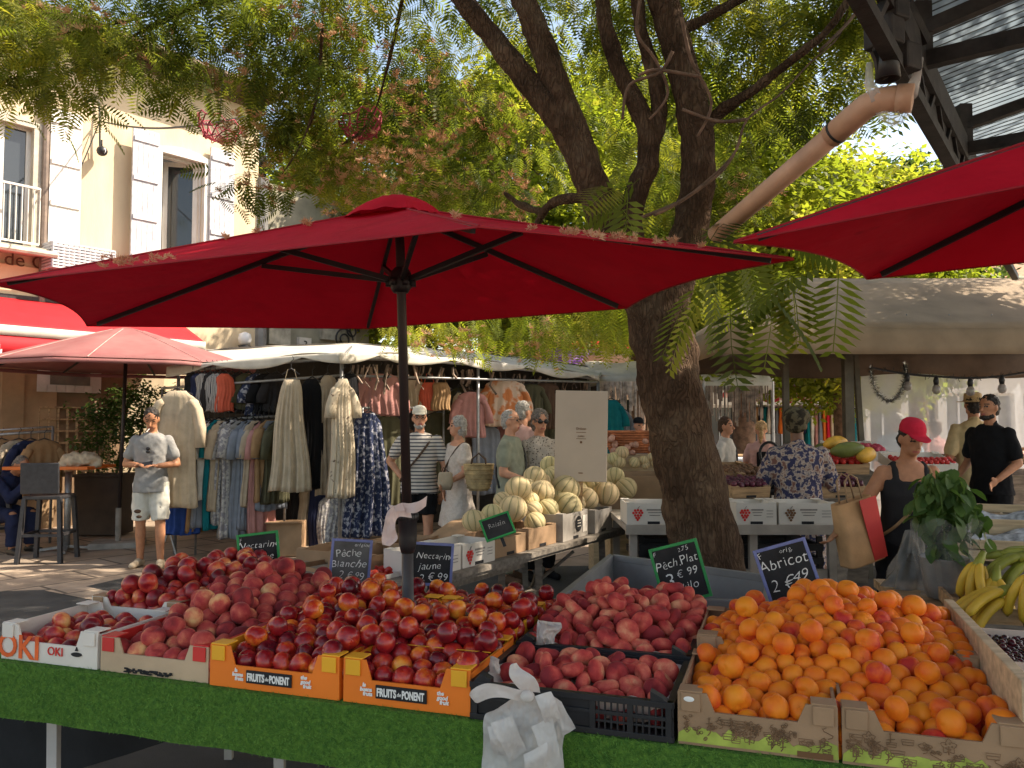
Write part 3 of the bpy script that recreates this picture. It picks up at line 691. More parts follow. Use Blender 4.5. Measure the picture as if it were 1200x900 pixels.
dt = bpy.data.textures.new('bark_lumps', 'CLOUDS'); dt.noise_scale = .12; dt.noise_depth = 3
sb_ = trunk.modifiers.new('sub', 'SUBSURF'); sb_.levels = sb_.render_levels = 1
md = trunk.modifiers.new('d', 'DISPLACE'); md.texture = dt; md.strength = .035; md.texture_coords = 'LOCAL'
mb = MB()
vines = [[(735,262),(790,238),(830,212),(858,180),(878,140),(915,110),(950,75),(985,40),(1000,-10)], [(765,252),(800,236),(845,200),(868,165)],
         [(752,0),(748,40),(768,70),(780,110),(762,140)], [(790,60),(770,85),(735,100),(728,140)], [(800,20),(812,70),(835,120),(820,160)], [(878,140),(840,142),(800,128)], [(960,60),(1000,20),(1015,-10)], [(818,90),(770,82),(748,88)]]
for vn in vines:
    p, r = spline([(W(x+random.uniform(-3,3), y, 5.0+.05*i), .02*(1-.08*i)) for i, (x, y) in enumerate(vn)], 5); mb.tube(p, [q*.6 for q in r], 6)
mb.build('vine', M_('bark_smooth'), tree, True)
# crown: fronds seen in the picture
CL = [(20,40,6.4,70,50,.7,150),(90,62,6.5,70,36,.7,130),(170,40,6.6,75,40,.8,150),(250,40,6.6,70,45,.8,150),(60,0,6.8,100,40,.8,160),(180,85,6.3,30,22,.4,40),(85,98,6.3,40,18,.4,45),(8,95,6.2,20,30,.3,36),
      (330,60,6.8,60,60,.8,170),(318,170,7.2,32,50,.6,70),(355,165,7.4,50,60,.7,130),(290,225,7.3,20,24,.4,28),(390,100,7.0,60,70,.9,170),(450,190,7.8,70,60,.9,160),(420,30,6.8,90,50,1,190),
      (520,120,8.0,80,80,1,190),(520,225,8.4,90,30,.9,120),(600,190,8.2,70,60,.9,140),(570,60,7.4,90,60,1,170),(690,70,7.8,80,80,1,150),(730,190,8.2,70,60,.9,130),(680,0,6.8,120,40,1,170),
      (860,60,6.4,90,65,.9,200),(940,60,6.0,70,55,.8,160),(875,160,6.8,45,50,.7,80),(800,10,6.6,110,45,.9,150),(985,100,5.6,30,45,.4,50),(1000,10,5.6,50,40,.5,110),(840,235,6.6,50,25,.6,80),(780,240,7.2,60,30,.6,80),
      (925,150,6.0,22,30,.4,14),(760,120,7.0,60,60,.8,80),(330,-50,6.4,260,40,1,260),(780,-70,6.2,260,40,1,240)]
pts = np.concatenate([cloud(*c[:6], int(c[6]*(1.25 if c[0] < 320 else 1.35)), rng) for c in CL])
scatter_mesh('crown', frond_template(9), pts, (.15,.3), leafA, tree, .6)
CL2 = [(560,382,9.5,50,12,.7,70),(640,380,9.0,70,16,.7,110),(700,372,8.2,40,20,.6,90),(470,386,10,40,8,.6,40),(640,398,8.8,16,14,.3,30),(535,396,9.4,20,8,.4,20),(730,360,7.2,30,25,.4,80),(830,330,6.6,35,35,.5,50),(890,320,7.2,50,30,.6,50)]
pts = np.concatenate([cloud(*c, rng) for c in CL2])
scatter_mesh('hanging_foliage', frond_template(8), pts, (.18,.28), leafB, tree, .8)
# near drooping fronds with every leaflet
nf = [(842,262,4.6),(870,258,4.5),(900,262,4.4),(855,340,4.5),(840,350,4.5),(880,335,4.3),(935,310,4.2),(945,315,4.2),(965,318,4.1),(920,318,4.3),(905,330,4.4),(722,215,4.9),(735,220,4.9),(715,225,4.8),(728,232,4.8),(740,212,5),(830,330,4.6),(860,300,4.7),(975,320,4.1),(820,318,4.6),(890,290,4.4),(815,270,4.7)]
pts = np.array([W(*q) for q in nf]) + rng.normal(0, .04, (len(nf), 3))
for k_, q_ in enumerate(pts): np.random.seed(k_); scatter_mesh('frond'+'_'*0, frond_template(10+k_%3), q_[None]+np.zeros((1,3)), (.34+.01*(k_%9),.5), leafA, tree, .95, seed=k_)
# overhead crown out of the picture that shades the stalls
def overhead():
    P = []
    for _ in range(120):
        x, y = rng.uniform(-5.5, 4.0), rng.uniform(-3.5, 6.5); z = rng.uniform(4.6, 7.5) + (.35*y if y > 3 else 0)
        if (x/5.5)**2+((y-1.5)/5.2)**2 > 1: continue
        P.append(np.array((x, y, z)) + rng.normal(0, 1, (16, 3))*np.array((.5,.5,.2)))
    for _ in range(170):  # extra unseen clusters, added to keep direct sun off the red umbrella
        P.append(np.array((rng.uniform(.2,5.2), rng.uniform(1.2,5.2), rng.uniform(5.8,7.6))) + rng.normal(0, 1, (16, 3))*np.array((.5,.5,.2)))
    for _ in range(80):  # unseen clusters added to block the sun from the beige canopy
        P.append(np.array((rng.uniform(4.6,7.6), rng.uniform(7.0,10.0), rng.uniform(5.7,7.2))) + rng.normal(0, 1, (16, 3))*np.array((.45,.5,.2)))
    return np.concatenate(P)
scatter_mesh('upper_crown', frond_template(6), overhead(), (.4,.65), leafA, tree, .4)
# pale pinkish blossom tufts
def tuft(n=14):
    v = []; f = []
    for k in range(n*2):
        d = np.random.normal(size=3); d[2] = abs(d[2])*.8; d /= np.linalg.norm(d); s = np.cross(d, np.random.normal(size=3)); s /= np.linalg.norm(s); i = len(v); d = d*np.random.uniform(.5,1); b_ = np.random.normal(size=3)*.12
        v += [b_, b_+d*.6+s*.06, b_+d, b_+d*.6-s*.06]; f.append((i, i+1, i+2, i+3))
    return np.array(v), np.array(f)
BL = [(470,210,7.6,60,40,.8,150),(420,215,7.6,50,30,.7,90),(560,150,7.8,60,60,.8,90),(320,90,6.7,60,70,.7,70),(300,190,7.0,35,50,.5,70),(400,60,6.8,60,60,.8,60),(150,30,6.4,90,30,.6,50),(640,400,8.8,60,20,.5,50),(620,225,8,40,30,.6,40),(520,405,9,40,15,.4,40),(880,250,6.4,40,30,.4,30),(480,120,7.4,60,60,.8,60)]
pts = np.concatenate([cloud(*c, rng) for c in BL])
scatter_mesh('blossom', tuft(), pts, (.05,.08), leaf_mat('blossom_tan', (.4,.22,.13), (.5,.31,.18), (.62,.45,.28), .4), tree, .1)

# other trees beyond
def leafy_tree(px, Yd, ztop, crown, label, m, trunk_r=.2, name='leafy_tree', n=2600, base=None, group='trees across the square', sc=(.13,.26), bm='bark_smooth'):
    b = W(px, 497, Yd); b.z = 0
    t = thing(name, label, 'tree', b, 0, group)
    mb = MB(); p, r = spline([(b, trunk_r), (b+V((.05,0,ztop*.3)), trunk_r*.85), (b+V((-.1,.1,ztop*.6)), trunk_r*.6), (b+V((0,.1,ztop*.92)), trunk_r*.2)], 5); mb.tube(p, r, 12, noisef=.04)
    for k in range(7):
        a = k*2.4; h = ztop*(.4+.07*k); q = b+V((0,0,h)); e = q+V((math.cos(a)*crown*.6, math.sin(a)*crown*.6, ztop*.16)); pp, rr = spline([(q, trunk_r*.4), (q.lerp(e,.5)+V((0,0,.1)), trunk_r*.25), (e, .02)], 4); mb.tube(pp, rr, 7)
    mb.build('trunk', M_(bm), t, True)
    P = []; g = np.random.default_rng(int(px)); kk = int(n*2.1)//26
    for _ in range(kk):
        d = g.normal(size=3); d /= np.linalg.norm(d); q = np.array(b)+np.array((0,0,ztop*.68)) + d*(g.uniform(.3,1)**.4)*np.array((crown, crown, ztop*.36)); P.append(q+g.normal(0, .3, (26,3))*np.array((1,1,.7)))
    scatter_mesh('crown', leaf_template(), np.concatenate(P), sc, m, t, .3)
    return t
leafy_tree(985, 15, 6.1, 2.3, 'round bushy tree with bright yellow green leaves behind the drain pipe', leafB, n=4200)
leafy_tree(1075, 17, 6.9, 1.5, 'darker green tree showing beside the hall roof', leafC, n=2600)
leafy_tree(868, 13, 7.2, 1.8, 'plane tree with smooth grey trunk beside the white market awnings', leafB, .2, 'plane_tree', 2600, bm='bark_smooth')
leafy_tree(470, 19, 9.5, 3.2, 'tall light green tree left of centre beyond the clothes stall', leafB, .22, n=4200)
leafy_tree(620, 17, 9.0, 2.6, 'tall light green tree beyond the melons and the pinkish house corner', leafB, .22, n=4200)
leafy_tree(745, 20, 10.5, 3.0, 'tall tree straight behind the leaning trunk', leafB, .22, n=3600)
leafy_tree(370, 21, 8.6, 2.4, 'yellow green tree rising over the grey stone house', leafB, .2, n=2800)
# ================================================================= front fruit table
TO = V((-1.87, 2.93, .75)); TU = V((.949, -.315, 0)).normalized(); TM = frame(TO, TU); TYAW = math.atan2(TU.y, TU.x)
def tp(s, t, z=0): return TM @ V((s, t, z))
tab = thing('market_table', 'long trestle market table carrying the peaches, nectarines and apricots', 'table', (tp(1.6,.6).x, tp(1.6,.6).y, 0), TYAW)
mb = MB(); mb.box((1.8,.64,-.03), (3.74,1.2,.04), TM); mb.build('tabletop', M_('wood'), tab)
for s_, t_ in ((.16,.12),(.16,1.1),(.86,.5),(.97,.34),(1.28,.4),(1.6,.12),(1.6,1.1),(2.9,.12),(2.9,1.1)):
    mb = MB(); mb.bar(tp(s_,t_,-.05), tp(s_+.02,t_,-.75), .036, .03); mb.build('leg', mat('leg_grey', (.42,.4,.38), .5, .1, 8), tab)
mb = MB(); mb.bar(tp(.86,.5,-.5), tp(.99,.34,-.2), .015); mb.bar(tp(.16,1.1,-.5), tp(2.9,1.1,-.5), .025); mb.build('brace', M_('leg_grey') if 'leg_grey' in MATS else M_('steel'), tab)
turf = mat('artificial_turf', (.15,.31,.035), .85, .3, 70, 1.0, 260, c2=(.05,.145,.016))
mb = MB()
def skirt(s, v): return tp(s, -.012-.012*v-.006*math.sin(s*7+v*2)*v, .004-.182*v*(1+.02*math.sin(s*5.3)+.012*math.sin(s*17)))
mb.grid(lambda u, v: skirt(-.1+3.8*u, v), 150, 8); mb.grid(lambda u, v: tp(-.1+3.8*u, -.012+1.25*v, .004), 20, 4)
tf = mb.build('turf_mat', turf, None, True); tag(tf, 'green artificial grass mat draped over the front of the fruit table', 'grass mat')
mb = MB()
for i in range(46000):
    s_ = random.uniform(-.1, 3.7); v = random.random(); p = skirt(s_, v) if random.random() < .86 else tp(s_, random.uniform(-.01,.05), .004)
    d = V((random.gauss(0,.6), -random.uniform(.3,1), random.uniform(-.3,.9))).normalized()*random.uniform(.007,.015); q = TM.to_3x3() @ d; w_ = TM.to_3x3() @ V((.0016,0,.0004))
    mb.add([p-w_, p+w_, p+q], [(0,1,2)])
tag(mb.build('turf_blades', mat('turf_blade', (.2,.36,.06), .8, .35, 60, c2=(.06,.19,.025))), kind='stuff', label='short plastic blades of the green grass mat')
mb = MB(); o_ = tp(0,.3); n_ = TM.to_3x3() @ V((0,1,0))
pp = [onplane(x, y, o_, n_) for x, y in ((-140,790),(212,806),(206,858),(198,868),(150,884),(90,902),(30,915),(-140,930))]
mb.add(pp + [q+n_*.02 for q in pp], [tuple(range(7,-1,-1)), tuple(range(8,16))]+[(i,(i+1)%8,8+(i+1)%8,8+i) for i in range(8)])
tag(mb.build('black_sheet', M_('black_cloth')), 'black sheet hanging under the left end of the fruit table', 'sheet')

# ---------------------------------------------------------------- trays and crates
def tray(name, label, s, t, z, Wd, D, H, m, mflap=None, notch=.6, cat='crate', group=None, yaw=0, tilt=0, plain=False, th=.006):
    Mx = TM @ Matrix.Translation((s, t, z)) @ Matrix.Rotation(yaw, 4, 'Z') @ Matrix.Rotation(tilt, 4, 'X')
    o = thing(name, label, cat, Mx.translation, TYAW+yaw, group)
    mb = MB(); h1 = H*notch
    poly = [(0,0),(Wd,0),(Wd,H),(Wd-.075,H),(Wd-.095,h1),(.095,h1),(.075,H),(0,H)] if not plain else [(0,0),(Wd,0),(Wd,H),(0,H)]
    mb.prism(poly, th, Mx); mb.prism(poly, th, Mx @ Matrix.Translation((0, D-th, 0)))
    for x in (0, Wd-th): mb.box((x+th/2, D/2, H*.47), (th, D-2*th-.002, H*.94), Mx)
    mb.box((Wd/2, D/2, .004), (Wd-2*th, D-2*th, .006), Mx)
    mb.build('body', m, o)
    if mflap is not None:
        for x in (0, Wd):
            for y in (0, D):
                sx = 1 if x == 0 else -1; sy = 1 if y == 0 else -1; mb = MB()
                mb.box((x+sx*.032, y+sy*.03, H+.002), (.062, .058, .005), Mx)
                if y == 0: mb.box((x+sx*.034, -.0035, H-.024), (.05, .005, .047), Mx)
                mb.build('corner_flap', mflap, o, bevel=.002)
    return o, Mx
BZ = .006
kx = mat('card_tan', (.5,.36,.23), .85, .1, 4, .15, 70)
okib, MX = tray('fruit_tray', 'white cardboard tray with red OKI lettering at the left end of the table', .02, .02, BZ, .44, .38, .125, M_('card_white'), M_('card_white'), .56)
mb = text_mb('OKI', .115, MX @ Matrix.Translation((.085, -.0035, .045)), bold=.002); mb.build('red_lettering', mat('ink_orange', (.75,.12,.02), .6, .2, 8), okib)
mb = text_mb('OKI', .042, MX @ Matrix.Translation((.255, -.0035, .045))); mb.build('small_lettering', M_('ink_red'), okib)
mb = text_mb('OKI', .035, MX @ Matrix.Translation((.012, .2, .06)) @ Matrix.Rotation(PI/2, 4, 'Z')); mb.build('side_lettering', M_('ink_red'), okib)
mb = MB(); mb.lathe([(.018,0),(.018,.003)], (0,0,0), 16, MX @ Matrix.Translation((.35,-.001,.044)) @ Matrix.Rotation(PI/2,4,'X') @ Matrix.Diagonal((1.3,.42,1,1))); mb.prism([(-.007,.012),(.007,.012),(0,.026)], .003, MX @ Matrix.Translation((.35,-.004,.044))); mb.build('emblem', M_('ink'), okib)
plb, MX = tray('fruit_tray', 'plain brown cardboard tray of peaches with red inner flaps', .475, .02, BZ, .445, .40, .115, kx, M_('card_red'), .56)
for x_ in (.011,.434): mb = MB(); mb.box((x_, .2, .07), (.006, .36, .09), MX); mb.build('inner_flap', M_('card_red'), plb)
mb = MB()
for i in range(60): x = random.uniform(.11,.3); mb.box((x, -.003, .006+random.random()*.012), (random.uniform(.004,.018), .002, random.uniform(.003,.008)), MX)
mb.build('torn_print', M_('ink'), plb)
for k, (s_, wd, lab, g) in enumerate(((.935,.475,'orange and yellow printed fruit tray, left one of the two in front',None),(1.425,.415,'orange and yellow printed fruit tray beside the black plastic crate',None))):
    o, MX = tray('fruit_tray', lab, s_, .01, BZ, wd, .40, .13, M_('card_orange'), M_('card_yellow'), .55)
    mb = MB(); mb.box((wd/2-.012, -.0035, .042), (.168, .005, .04), MX); mb.build('plate', M_('ink'), o, bevel=.002)
    mb = MB(); xc = wd/2-.012; T_ = lambda dx, dz=0: MX @ Matrix.Translation((xc+dx, -.0072, .042+dz)); fit_text('FRUITS', .064, .025, T_(-.046), mb, bold=.03, depth=.001); fit_text('de', .013, .011, T_(-.0045, -.001), mb, depth=.001); fit_text('PONENT', .072, .025, T_(.041), mb, bold=.03, depth=.001); mb.build('lettering', M_('ink_white'), o)
    mb = MB()
    for x, ws in ((wd/2-.135, ('la','buena','fruta')), (wd/2+.115, ('the','good','fruit'))):
        for j, wd_ in enumerate(ws): text_mb(wd_, .0165, MX @ Matrix.Translation((x+.006*j, -.0035, .058-.013*j)), mb=mb, shear=.15, bold=.0006)
    mb.build('slogan', M_('ink_white'), o)
    mb = MB(); mb.box((wd/2, .2, .129), (wd-.02, .004, .002), MX); mb.box((.008, .2, .072), (.004, .37, .1), MX); mb.box((wd-.008, .2, .072), (.004, .37, .1), MX); mb.box((wd/2,.392,.072),(wd-.02,.004,.1),MX); mb.build('lining', M_('card_yellow'), o)
for s_, wd, lab in ((.95,.44,'orange and yellow tray in the second row, left of the umbrella pole'),(1.4,.42,'orange and yellow tray in the second row, right of the umbrella pole')):
    tray('fruit_tray', lab, s_, .47, .03, wd, .4, .12, M_('card_yellow'), M_('card_yellow'), .5)
# white trays of dark nectarines at the back left
for t_, z_, lab in ((.43,.03,'white cardboard tray of dark nectarines behind the lettered tray'),(.84,.07,'white cardboard tray at the far left corner of the table')):
    tray('fruit_tray', lab, .01, t_, z_, .44, .39, .115, M_('card_white'), M_('kraft'), .7)
# apricot crates with printed orchard drawings
def crate_print(MX, wd, seed):
    g = random.Random(seed); br = MB(); gr = MB(); y = -.0034
    for i in range(11):
        x = .03+(wd-.06)*i/10
        gr.prism([(x-.03,.008),(x+.03,.008),(x+.028,.02+g.random()*.022),(x,.03+g.random()*.024),(x-.028,.016+g.random()*.018)], .001, MX @ Matrix.Translation((0,-.0022-.0002*(i%2),0)))
    for i in range(52):
        x = .02+(wd-.04)*g.random(); z = .016+.056*g.random(); k = g.choice('tcbsp'); r = .008+.007*g.random()
        if k == 't':
            br.bar((MX@V((x,y,z-.02))), MX@V((x,y,z)), .002); c = [MX@V((x+r*(1+.25*math.sin(a*5))*math.cos(a), y, z+r*(1+.25*math.sin(a*5))*math.sin(a))) for a in [k2*PI/10 for k2 in range(21)]]; br.tube(c, .0009, 4)
            for q in range(5): a = q*1.26; br.tube([MX@V((x+r*.5*math.cos(a)+.002*math.cos(b), y, z+r*.5*math.sin(a)+.002*math.sin(b))) for b in (0,1.5,3,4.5,6.28)], .0008, 4)
        elif k == 'c':
            br.tube([MX@V((x+dx*r, y, z+dz*r)) for dx, dz in ((-1,-.6),(1,-.6),(1.2,.5),(-1.2,.5),(-1,-.6))], .001, 4); br.tube([MX@V((x-r, y, z)), MX@V((x+r, y, z))], .0009, 4)
        elif k == 'b':
            for q in range(4): cx, cz = x+g.uniform(-1,1)*r, z+g.uniform(-1,1)*r; br.tube([MX@V((cx+.004*math.cos(b), y, cz+.004*math.sin(b))) for b in (0,1,2,3,4,5,6.28)], .0009, 4)
        elif k == 's':
            br.tube([MX@V((x+r*.9*math.sin(b*2), y, z-r+2*r*b/3)) for b in (0,.5,1,1.5,2,2.5,3)], .001, 4)
        else:
            br.tube([MX@V((x, y, z+r)), MX@V((x, y, z-r*.3)), MX@V((x-r*.5, y, z-r))], .0013, 4); br.tube([MX@V((x-r*.7, y, z)), MX@V((x+r*.8, y, z+r*.3))], .0011, 4); br.ell((0,0,0), (.003,.001,.003), MX@Matrix.Translation((x,y,z+r+.003)), 6, 4)
    return br, gr
for k, (s_, wd, lab) in enumerate(((2.432,.395,'brown cardboard crate with orchard drawings, under the left apricots'),(2.836,.405,'brown cardboard crate with orchard drawings, front right corner under apricots'))):
    o, MX = tray('apricot_crate', lab, s_, .005, BZ, wd, .42, .135, M_('kraft'), M_('kraft'), .66, th=.008)
    br, gr = crate_print(MX, wd, 5+k); br.build('drawing', mat('ink_tan', (.2,.11,.055), .9, .2, 20), o); gr.build('green_print', M_('ink_green'), o)
    mb = MB(); mb.box((wd-.055, -.0025, .012), (.085, .003, .014), MX); mb.build('strip', M_('ink_brown'), o)
    if k == 0:
        mb = MB(); mb.ell((0,0,0), (.014,.0012,.007), MX @ Matrix.Translation((.03,-.0068,.12))); mb.build('sticker', M_('ink_white'), o)
for s_, lab in ((2.44,'brown cardboard crate in the second row under the apricot heap, left'),(2.85,'brown cardboard crate in the second row under the apricot heap, right')):
    tray('apricot_crate', lab, s_, .45, .05, .39, .42, .13, M_('kraft'), M_('kraft'), .7)
# black plastic crates with pale paper liners
blk = M_('black_plastic')
def black_crate(label, s, t, z, Wd, D, H, tilt=0, yaw=0):
    Mx = TM @ Matrix.Translation((s,t,z)) @ Matrix.Rotation(yaw,4,'Z') @ Matrix.Rotation(tilt,4,'X'); o = thing('plastic_crate', label, 'crate', Mx.translation, TYAW+yaw)
    mb = MB()
    def side(L, M):
        mb.box((L/2, .006, H-.008), (L, .02, .016), M); mb.box((L/2, .006, .008), (L, .018, .016), M); mb.box((L/2, .006, H*.56), (L, .012, .01), M)
        for x in (.012, L*.33, L*.62, L*.8, L-.012): mb.box((x, .006, H/2), (.016, .014, H-.03), M)
        mb.box((L*.17, .010, H*.5), (L*.33, .004, H-.03), M); mb.box((L*.475, .010, H*.5), (L*.29, .004, H-.03), M)
        for x0_, x1_ in ((L*.62, L*.8), (L*.8, L-.012)):
            for q in range(1, 6): mb.box((x0_+(x1_-x0_)*q/6, .006, H*.5), (.005, .008, H-.03), M)
            mb.box(((x0_+x1_)/2, .006, H*.34), (x1_-x0_-.016, .007, .006), M)
    side(Wd, Mx); side(Wd, Mx @ Matrix.Translation((0, D, 0))); R90 = Matrix.Rotation(PI/2, 4, 'Z')
    side(D, Mx @ Matrix.Translation((.012, 0, 0)) @ R90); side(D, Mx @ Matrix.Translation((Wd, 0, 0)) @ R90)
    mb.box((Wd/2, D/2, .006), (Wd-.02, D-.02, .008), Mx)
    for x in (.03, Wd-.03): mb.prism([(x-.03,H-.01),(x+.03,H-.01),(x+(.03 if x < .1 else .0),H+.01),(x-(.0 if x < .1 else .03),H+.025)], .03, Mx)
    mb.build('frame', blk, o, bevel=.001)
    mb = MB(); g = random.Random(int(s*100))
    def lin(u, v):
        x = .02+(Wd-.04)*u; y = .02+(D-.04)*v; e = min(u, 1-u, v, 1-v); h = .02+max(0, 1-e*9)*(H-.035+.012*math.sin(u*9+v*4))
        return Mx @ V((x, y, h+.006*math.sin(u*40+v*7)*(e < .02)))
    mb.grid(lin, 40, 30); mb.build('paper_liner', M_('paper_white'), o, True)
    return Mx
BC1 = black_crate('black slatted plastic crate with paper liner at the table front', 1.845, .0, BZ, .575, .40, .105)
BC2 = black_crate('black plastic crate with paper liner raised behind the front black crate', 1.85, .415, .04, .575, .40, .08)
# pale card crates and dark cherries at the right end
for t_, z_, lab in ((.0,.02,'pale cardboard tray of dark cherries at the right end of the table'),(.43,.055,'pale tray of dark cherries behind the other at the right end')):
    tray('cherry_tray', lab, 3.27, t_, z_, .42, .41, .125, mat('card_pink', (.6,.47,.38), .8, .1, 4, .1, 60), None, .8, plain=True, th=.012)
mb = MB(); mb.box((3.25,.5,.12), (.03,.95,.24), TM); tag(mb.build('wooden_board', M_('wood_pale'), bevel=.003), 'pale wooden board standing between the apricots and the cherries', 'board')
# ---------------------------------------------------------------- fruit
def fruit_mat(name, stops, rough=.35, scale=1.6, sheen=0, speck=.5, bump=.15, coat=0, spec=.4, sss=.0):
    m, n, l, p, o = nt_new(name)
    tc = n.new('ShaderNodeTexCoord'); oi = n.new('ShaderNodeObjectInfo')
    vm = n.new('ShaderNodeVectorMath'); vm.operation = 'ADD'; mu = n.new('ShaderNodeMath'); mu.operation = 'MULTIPLY'; mu.inputs[1].default_value = 37
    l.new(oi.outputs['Random'], mu.inputs[0])
    sc_ = n.new('ShaderNodeVectorMath'); sc_.operation = 'SCALE'; sc_.inputs['Scale'].default_value = 14; l.new(tc.outputs['Object'], sc_.inputs[0])
    l.new(sc_.outputs[0], vm.inputs[0]); l.new(mu.outputs[0], vm.inputs[1])
    t = noise(n, l, scale, 3, vm.outputs[0], .5)
    sh = n.new('ShaderNodeMath'); sh.operation = 'MULTIPLY_ADD'; sh.inputs[1].default_value = .3; l.new(oi.outputs['Random'], sh.inputs[0])
    sub = n.new('ShaderNodeMath'); sub.operation = 'SUBTRACT'; l.new(t.outputs['Fac'], sub.inputs[0]); sub.inputs[1].default_value = .15; l.new(sub.outputs[0], sh.inputs[2])
    t2 = noise(n, l, 16, 4, vm.outputs[0], .7); ad = n.new('ShaderNodeMath'); ad.operation = 'MULTIPLY_ADD'; ad.inputs[1].default_value = .22*speck; l.new(t2.outputs['Fac'], ad.inputs[0])
    l.new(sh.outputs[0], ad.inputs[2]); fin = n.new('ShaderNodeMath'); fin.operation = 'SUBTRACT'; fin.inputs[1].default_value = .11*speck; l.new(ad.outputs[0], fin.inputs[0])
    r = ramp(n, stops); l.new(fin.outputs[0], r.inputs['Fac']); l.new(r.outputs['Color'], p.inputs['Base Color'])
    p.inputs['Roughness'].default_value = rough; p.inputs['Specular IOR Level'].default_value = spec
    p.inputs['Sheen Weight'].default_value = sheen; p.inputs['Sheen Roughness'].default_value = .35; p.inputs['Sheen Tint'].default_value = (1,.75,.65,1)
    if sss: p.inputs['Subsurface Weight'].default_value = sss; p.inputs['Subsurface Radius'].default_value = (.02,.008,.004); p.inputs['Subsurface Scale'].default_value = .3
    add_bump(n, l, p, t2.outputs['Fac'], bump, .002); MATS[name] = m; return m
fruit_mat('nectarine_dark', [(.3,(.12,.008,.014)),(.5,(.3,.014,.02)),(.62,(.5,.05,.03)),(.74,(.66,.24,.08)),(.85,(.75,.42,.15))], .33, 1.1, 0, .6, .12, spec=.45)
fruit_mat('nectarine_gold', [(.3,(.1,.006,.012)),(.5,(.28,.01,.014)),(.62,(.46,.03,.014)),(.72,(.66,.13,.018)),(.85,(.78,.3,.03))], .27, 1.0, 0, .6, .1, spec=.5)
fruit_mat('peach_skin', [(.3,(.17,.022,.026)),(.48,(.36,.04,.04)),(.61,(.5,.1,.07)),(.73,(.64,.28,.13)),(.85,(.72,.45,.2))], .75, 1.1, .14, .8, .25, spec=.2)
fruit_mat('flat_peach_skin', [(.3,(.24,.025,.03)),(.48,(.45,.05,.045)),(.62,(.6,.13,.085)),(.78,(.72,.34,.18))], .7, 1.2, .1, .8, .25, spec=.2)
fruit_mat('apricot_skin', [(.22,(.5,.03,.02)),(.33,(.68,.1,.012)),(.48,(.78,.185,.008)),(.78,(.82,.275,.014))], .55, .9, .1, .5, .12, spec=.3)
fruit_mat('cherry_skin', [(.3,(.02,.004,.006)),(.7,(.07,.008,.012))], .2, 2, 0, .4, .05)
fruit_mat('tomato_red', [(.3,(.4,.02,.012)),(.7,(.6,.05,.02))], .25, 1, 0, .3, .05)
STEM = mat('stem_brown', (.1,.06,.025), .8, .2, 30)
def fruit_mesh(name, r, m, flat=1, crease=.08, dimple=.22, long=1, nu=22, nv=15, seed=0):
    g = random.Random(seed); mb = MB(); sx, sy = 1+g.uniform(-.05,.05), 1+g.uniform(-.05,.05); pts = []
    prm = []
    for i in range(nv+1):
        th = PI*i/nv
        for j in range(nu):
            a = 2*PI*j/nu; rr = r
            rr *= 1 - crease*math.exp(-(min(a, 2*PI-a)/.28)**2)*math.sin(th)**.7
            rr *= 1 + .025*math.sin(2*a+seed)+.015*math.sin(3*a+seed*2)*math.sin(th) 
            z = -rr*math.cos(th)*flat; q = rr*math.sin(th)
            z -= r*dimple*flat*math.exp(-((PI-th)/.38)**2)*1.5 - 0
            z += r*dimple*.45*flat*math.exp(-(th/.3)**2)
            prm.append((q*math.cos(a)*sx*long, q*math.sin(a)*sy, z))
    mb.add(prm, [(i*nu+j, i*nu+(j+1)%nu, (i+1)*nu+(j+1)%nu, (i+1)*nu+j) for i in range(nv) for j in range(nu)])
    me = mb.mesh(name); me.materials.append(m); me.polygons.foreach_set('use_smooth', [True]*len(me.polygons)); return me
def sd(x): x = max(0, min(1, x)); return x*x*(3-2*x)
def heap(name, region, zt, r, layers=1.0, extra=.35, it=70, seed=1, jit=.35, zr=1.0, sv=(.86,1.08)):
    """loose spheres settled over a mound: jittered close packing, pushed apart, pulled down"""
    g = np.random.default_rng(seed); s0, s1, t0, t1 = region; P = []
    d = 1.86*r; row = 0; t = t0+r*.9
    while t < t1-r*.6:
        s = s0+r*.9+(row % 2)*d/2
        while s < s1-r*.7:
            P.append((s, t, zt(s, t)+g.uniform(0, .4*r))); 
            if g.random() < extra: P.append((s+d/2, t+d*.3, zt(s, t)+r*g.uniform(1.0, 1.6)))
            s += d
        t += d*.87; row += 1
    P = np.array(P); P[:, :2] += g.normal(0, jit*r, (len(P), 2)); rad = r*g.uniform(sv[0], sv[1], len(P))
    zt_v = np.vectorize(zt)
    for k in range(it):
        P[:, 2] -= .0022
        D = P[:, None, :]-P[None, :, :]; D[:, :, 2] /= zr; dist = np.sqrt((D**2).sum(2))+np.eye(len(P))*9; ov = (rad[:, None]+rad[None, :])*.965-dist
        m_ = ov > 0; push = np.where(m_[:, :, None], D/dist[:, :, None]*(ov[:, :, None]*.5*.55), 0).sum(1); push[:, 2] *= zr; P += np.clip(push, -.012, .012)
        P[:, 0] = np.clip(P[:, 0], s0+rad*.85, s1-rad*.85); P[:, 1] = np.clip(P[:, 1], t0+rad*.85, t1-rad*.6)
        if k % 3 == 0 or k == it-1: fl = zt_v(P[:, 0], P[:, 1])
        P[:, 2] = np.maximum(P[:, 2], fl)
    return P, rad
N_FR = {}
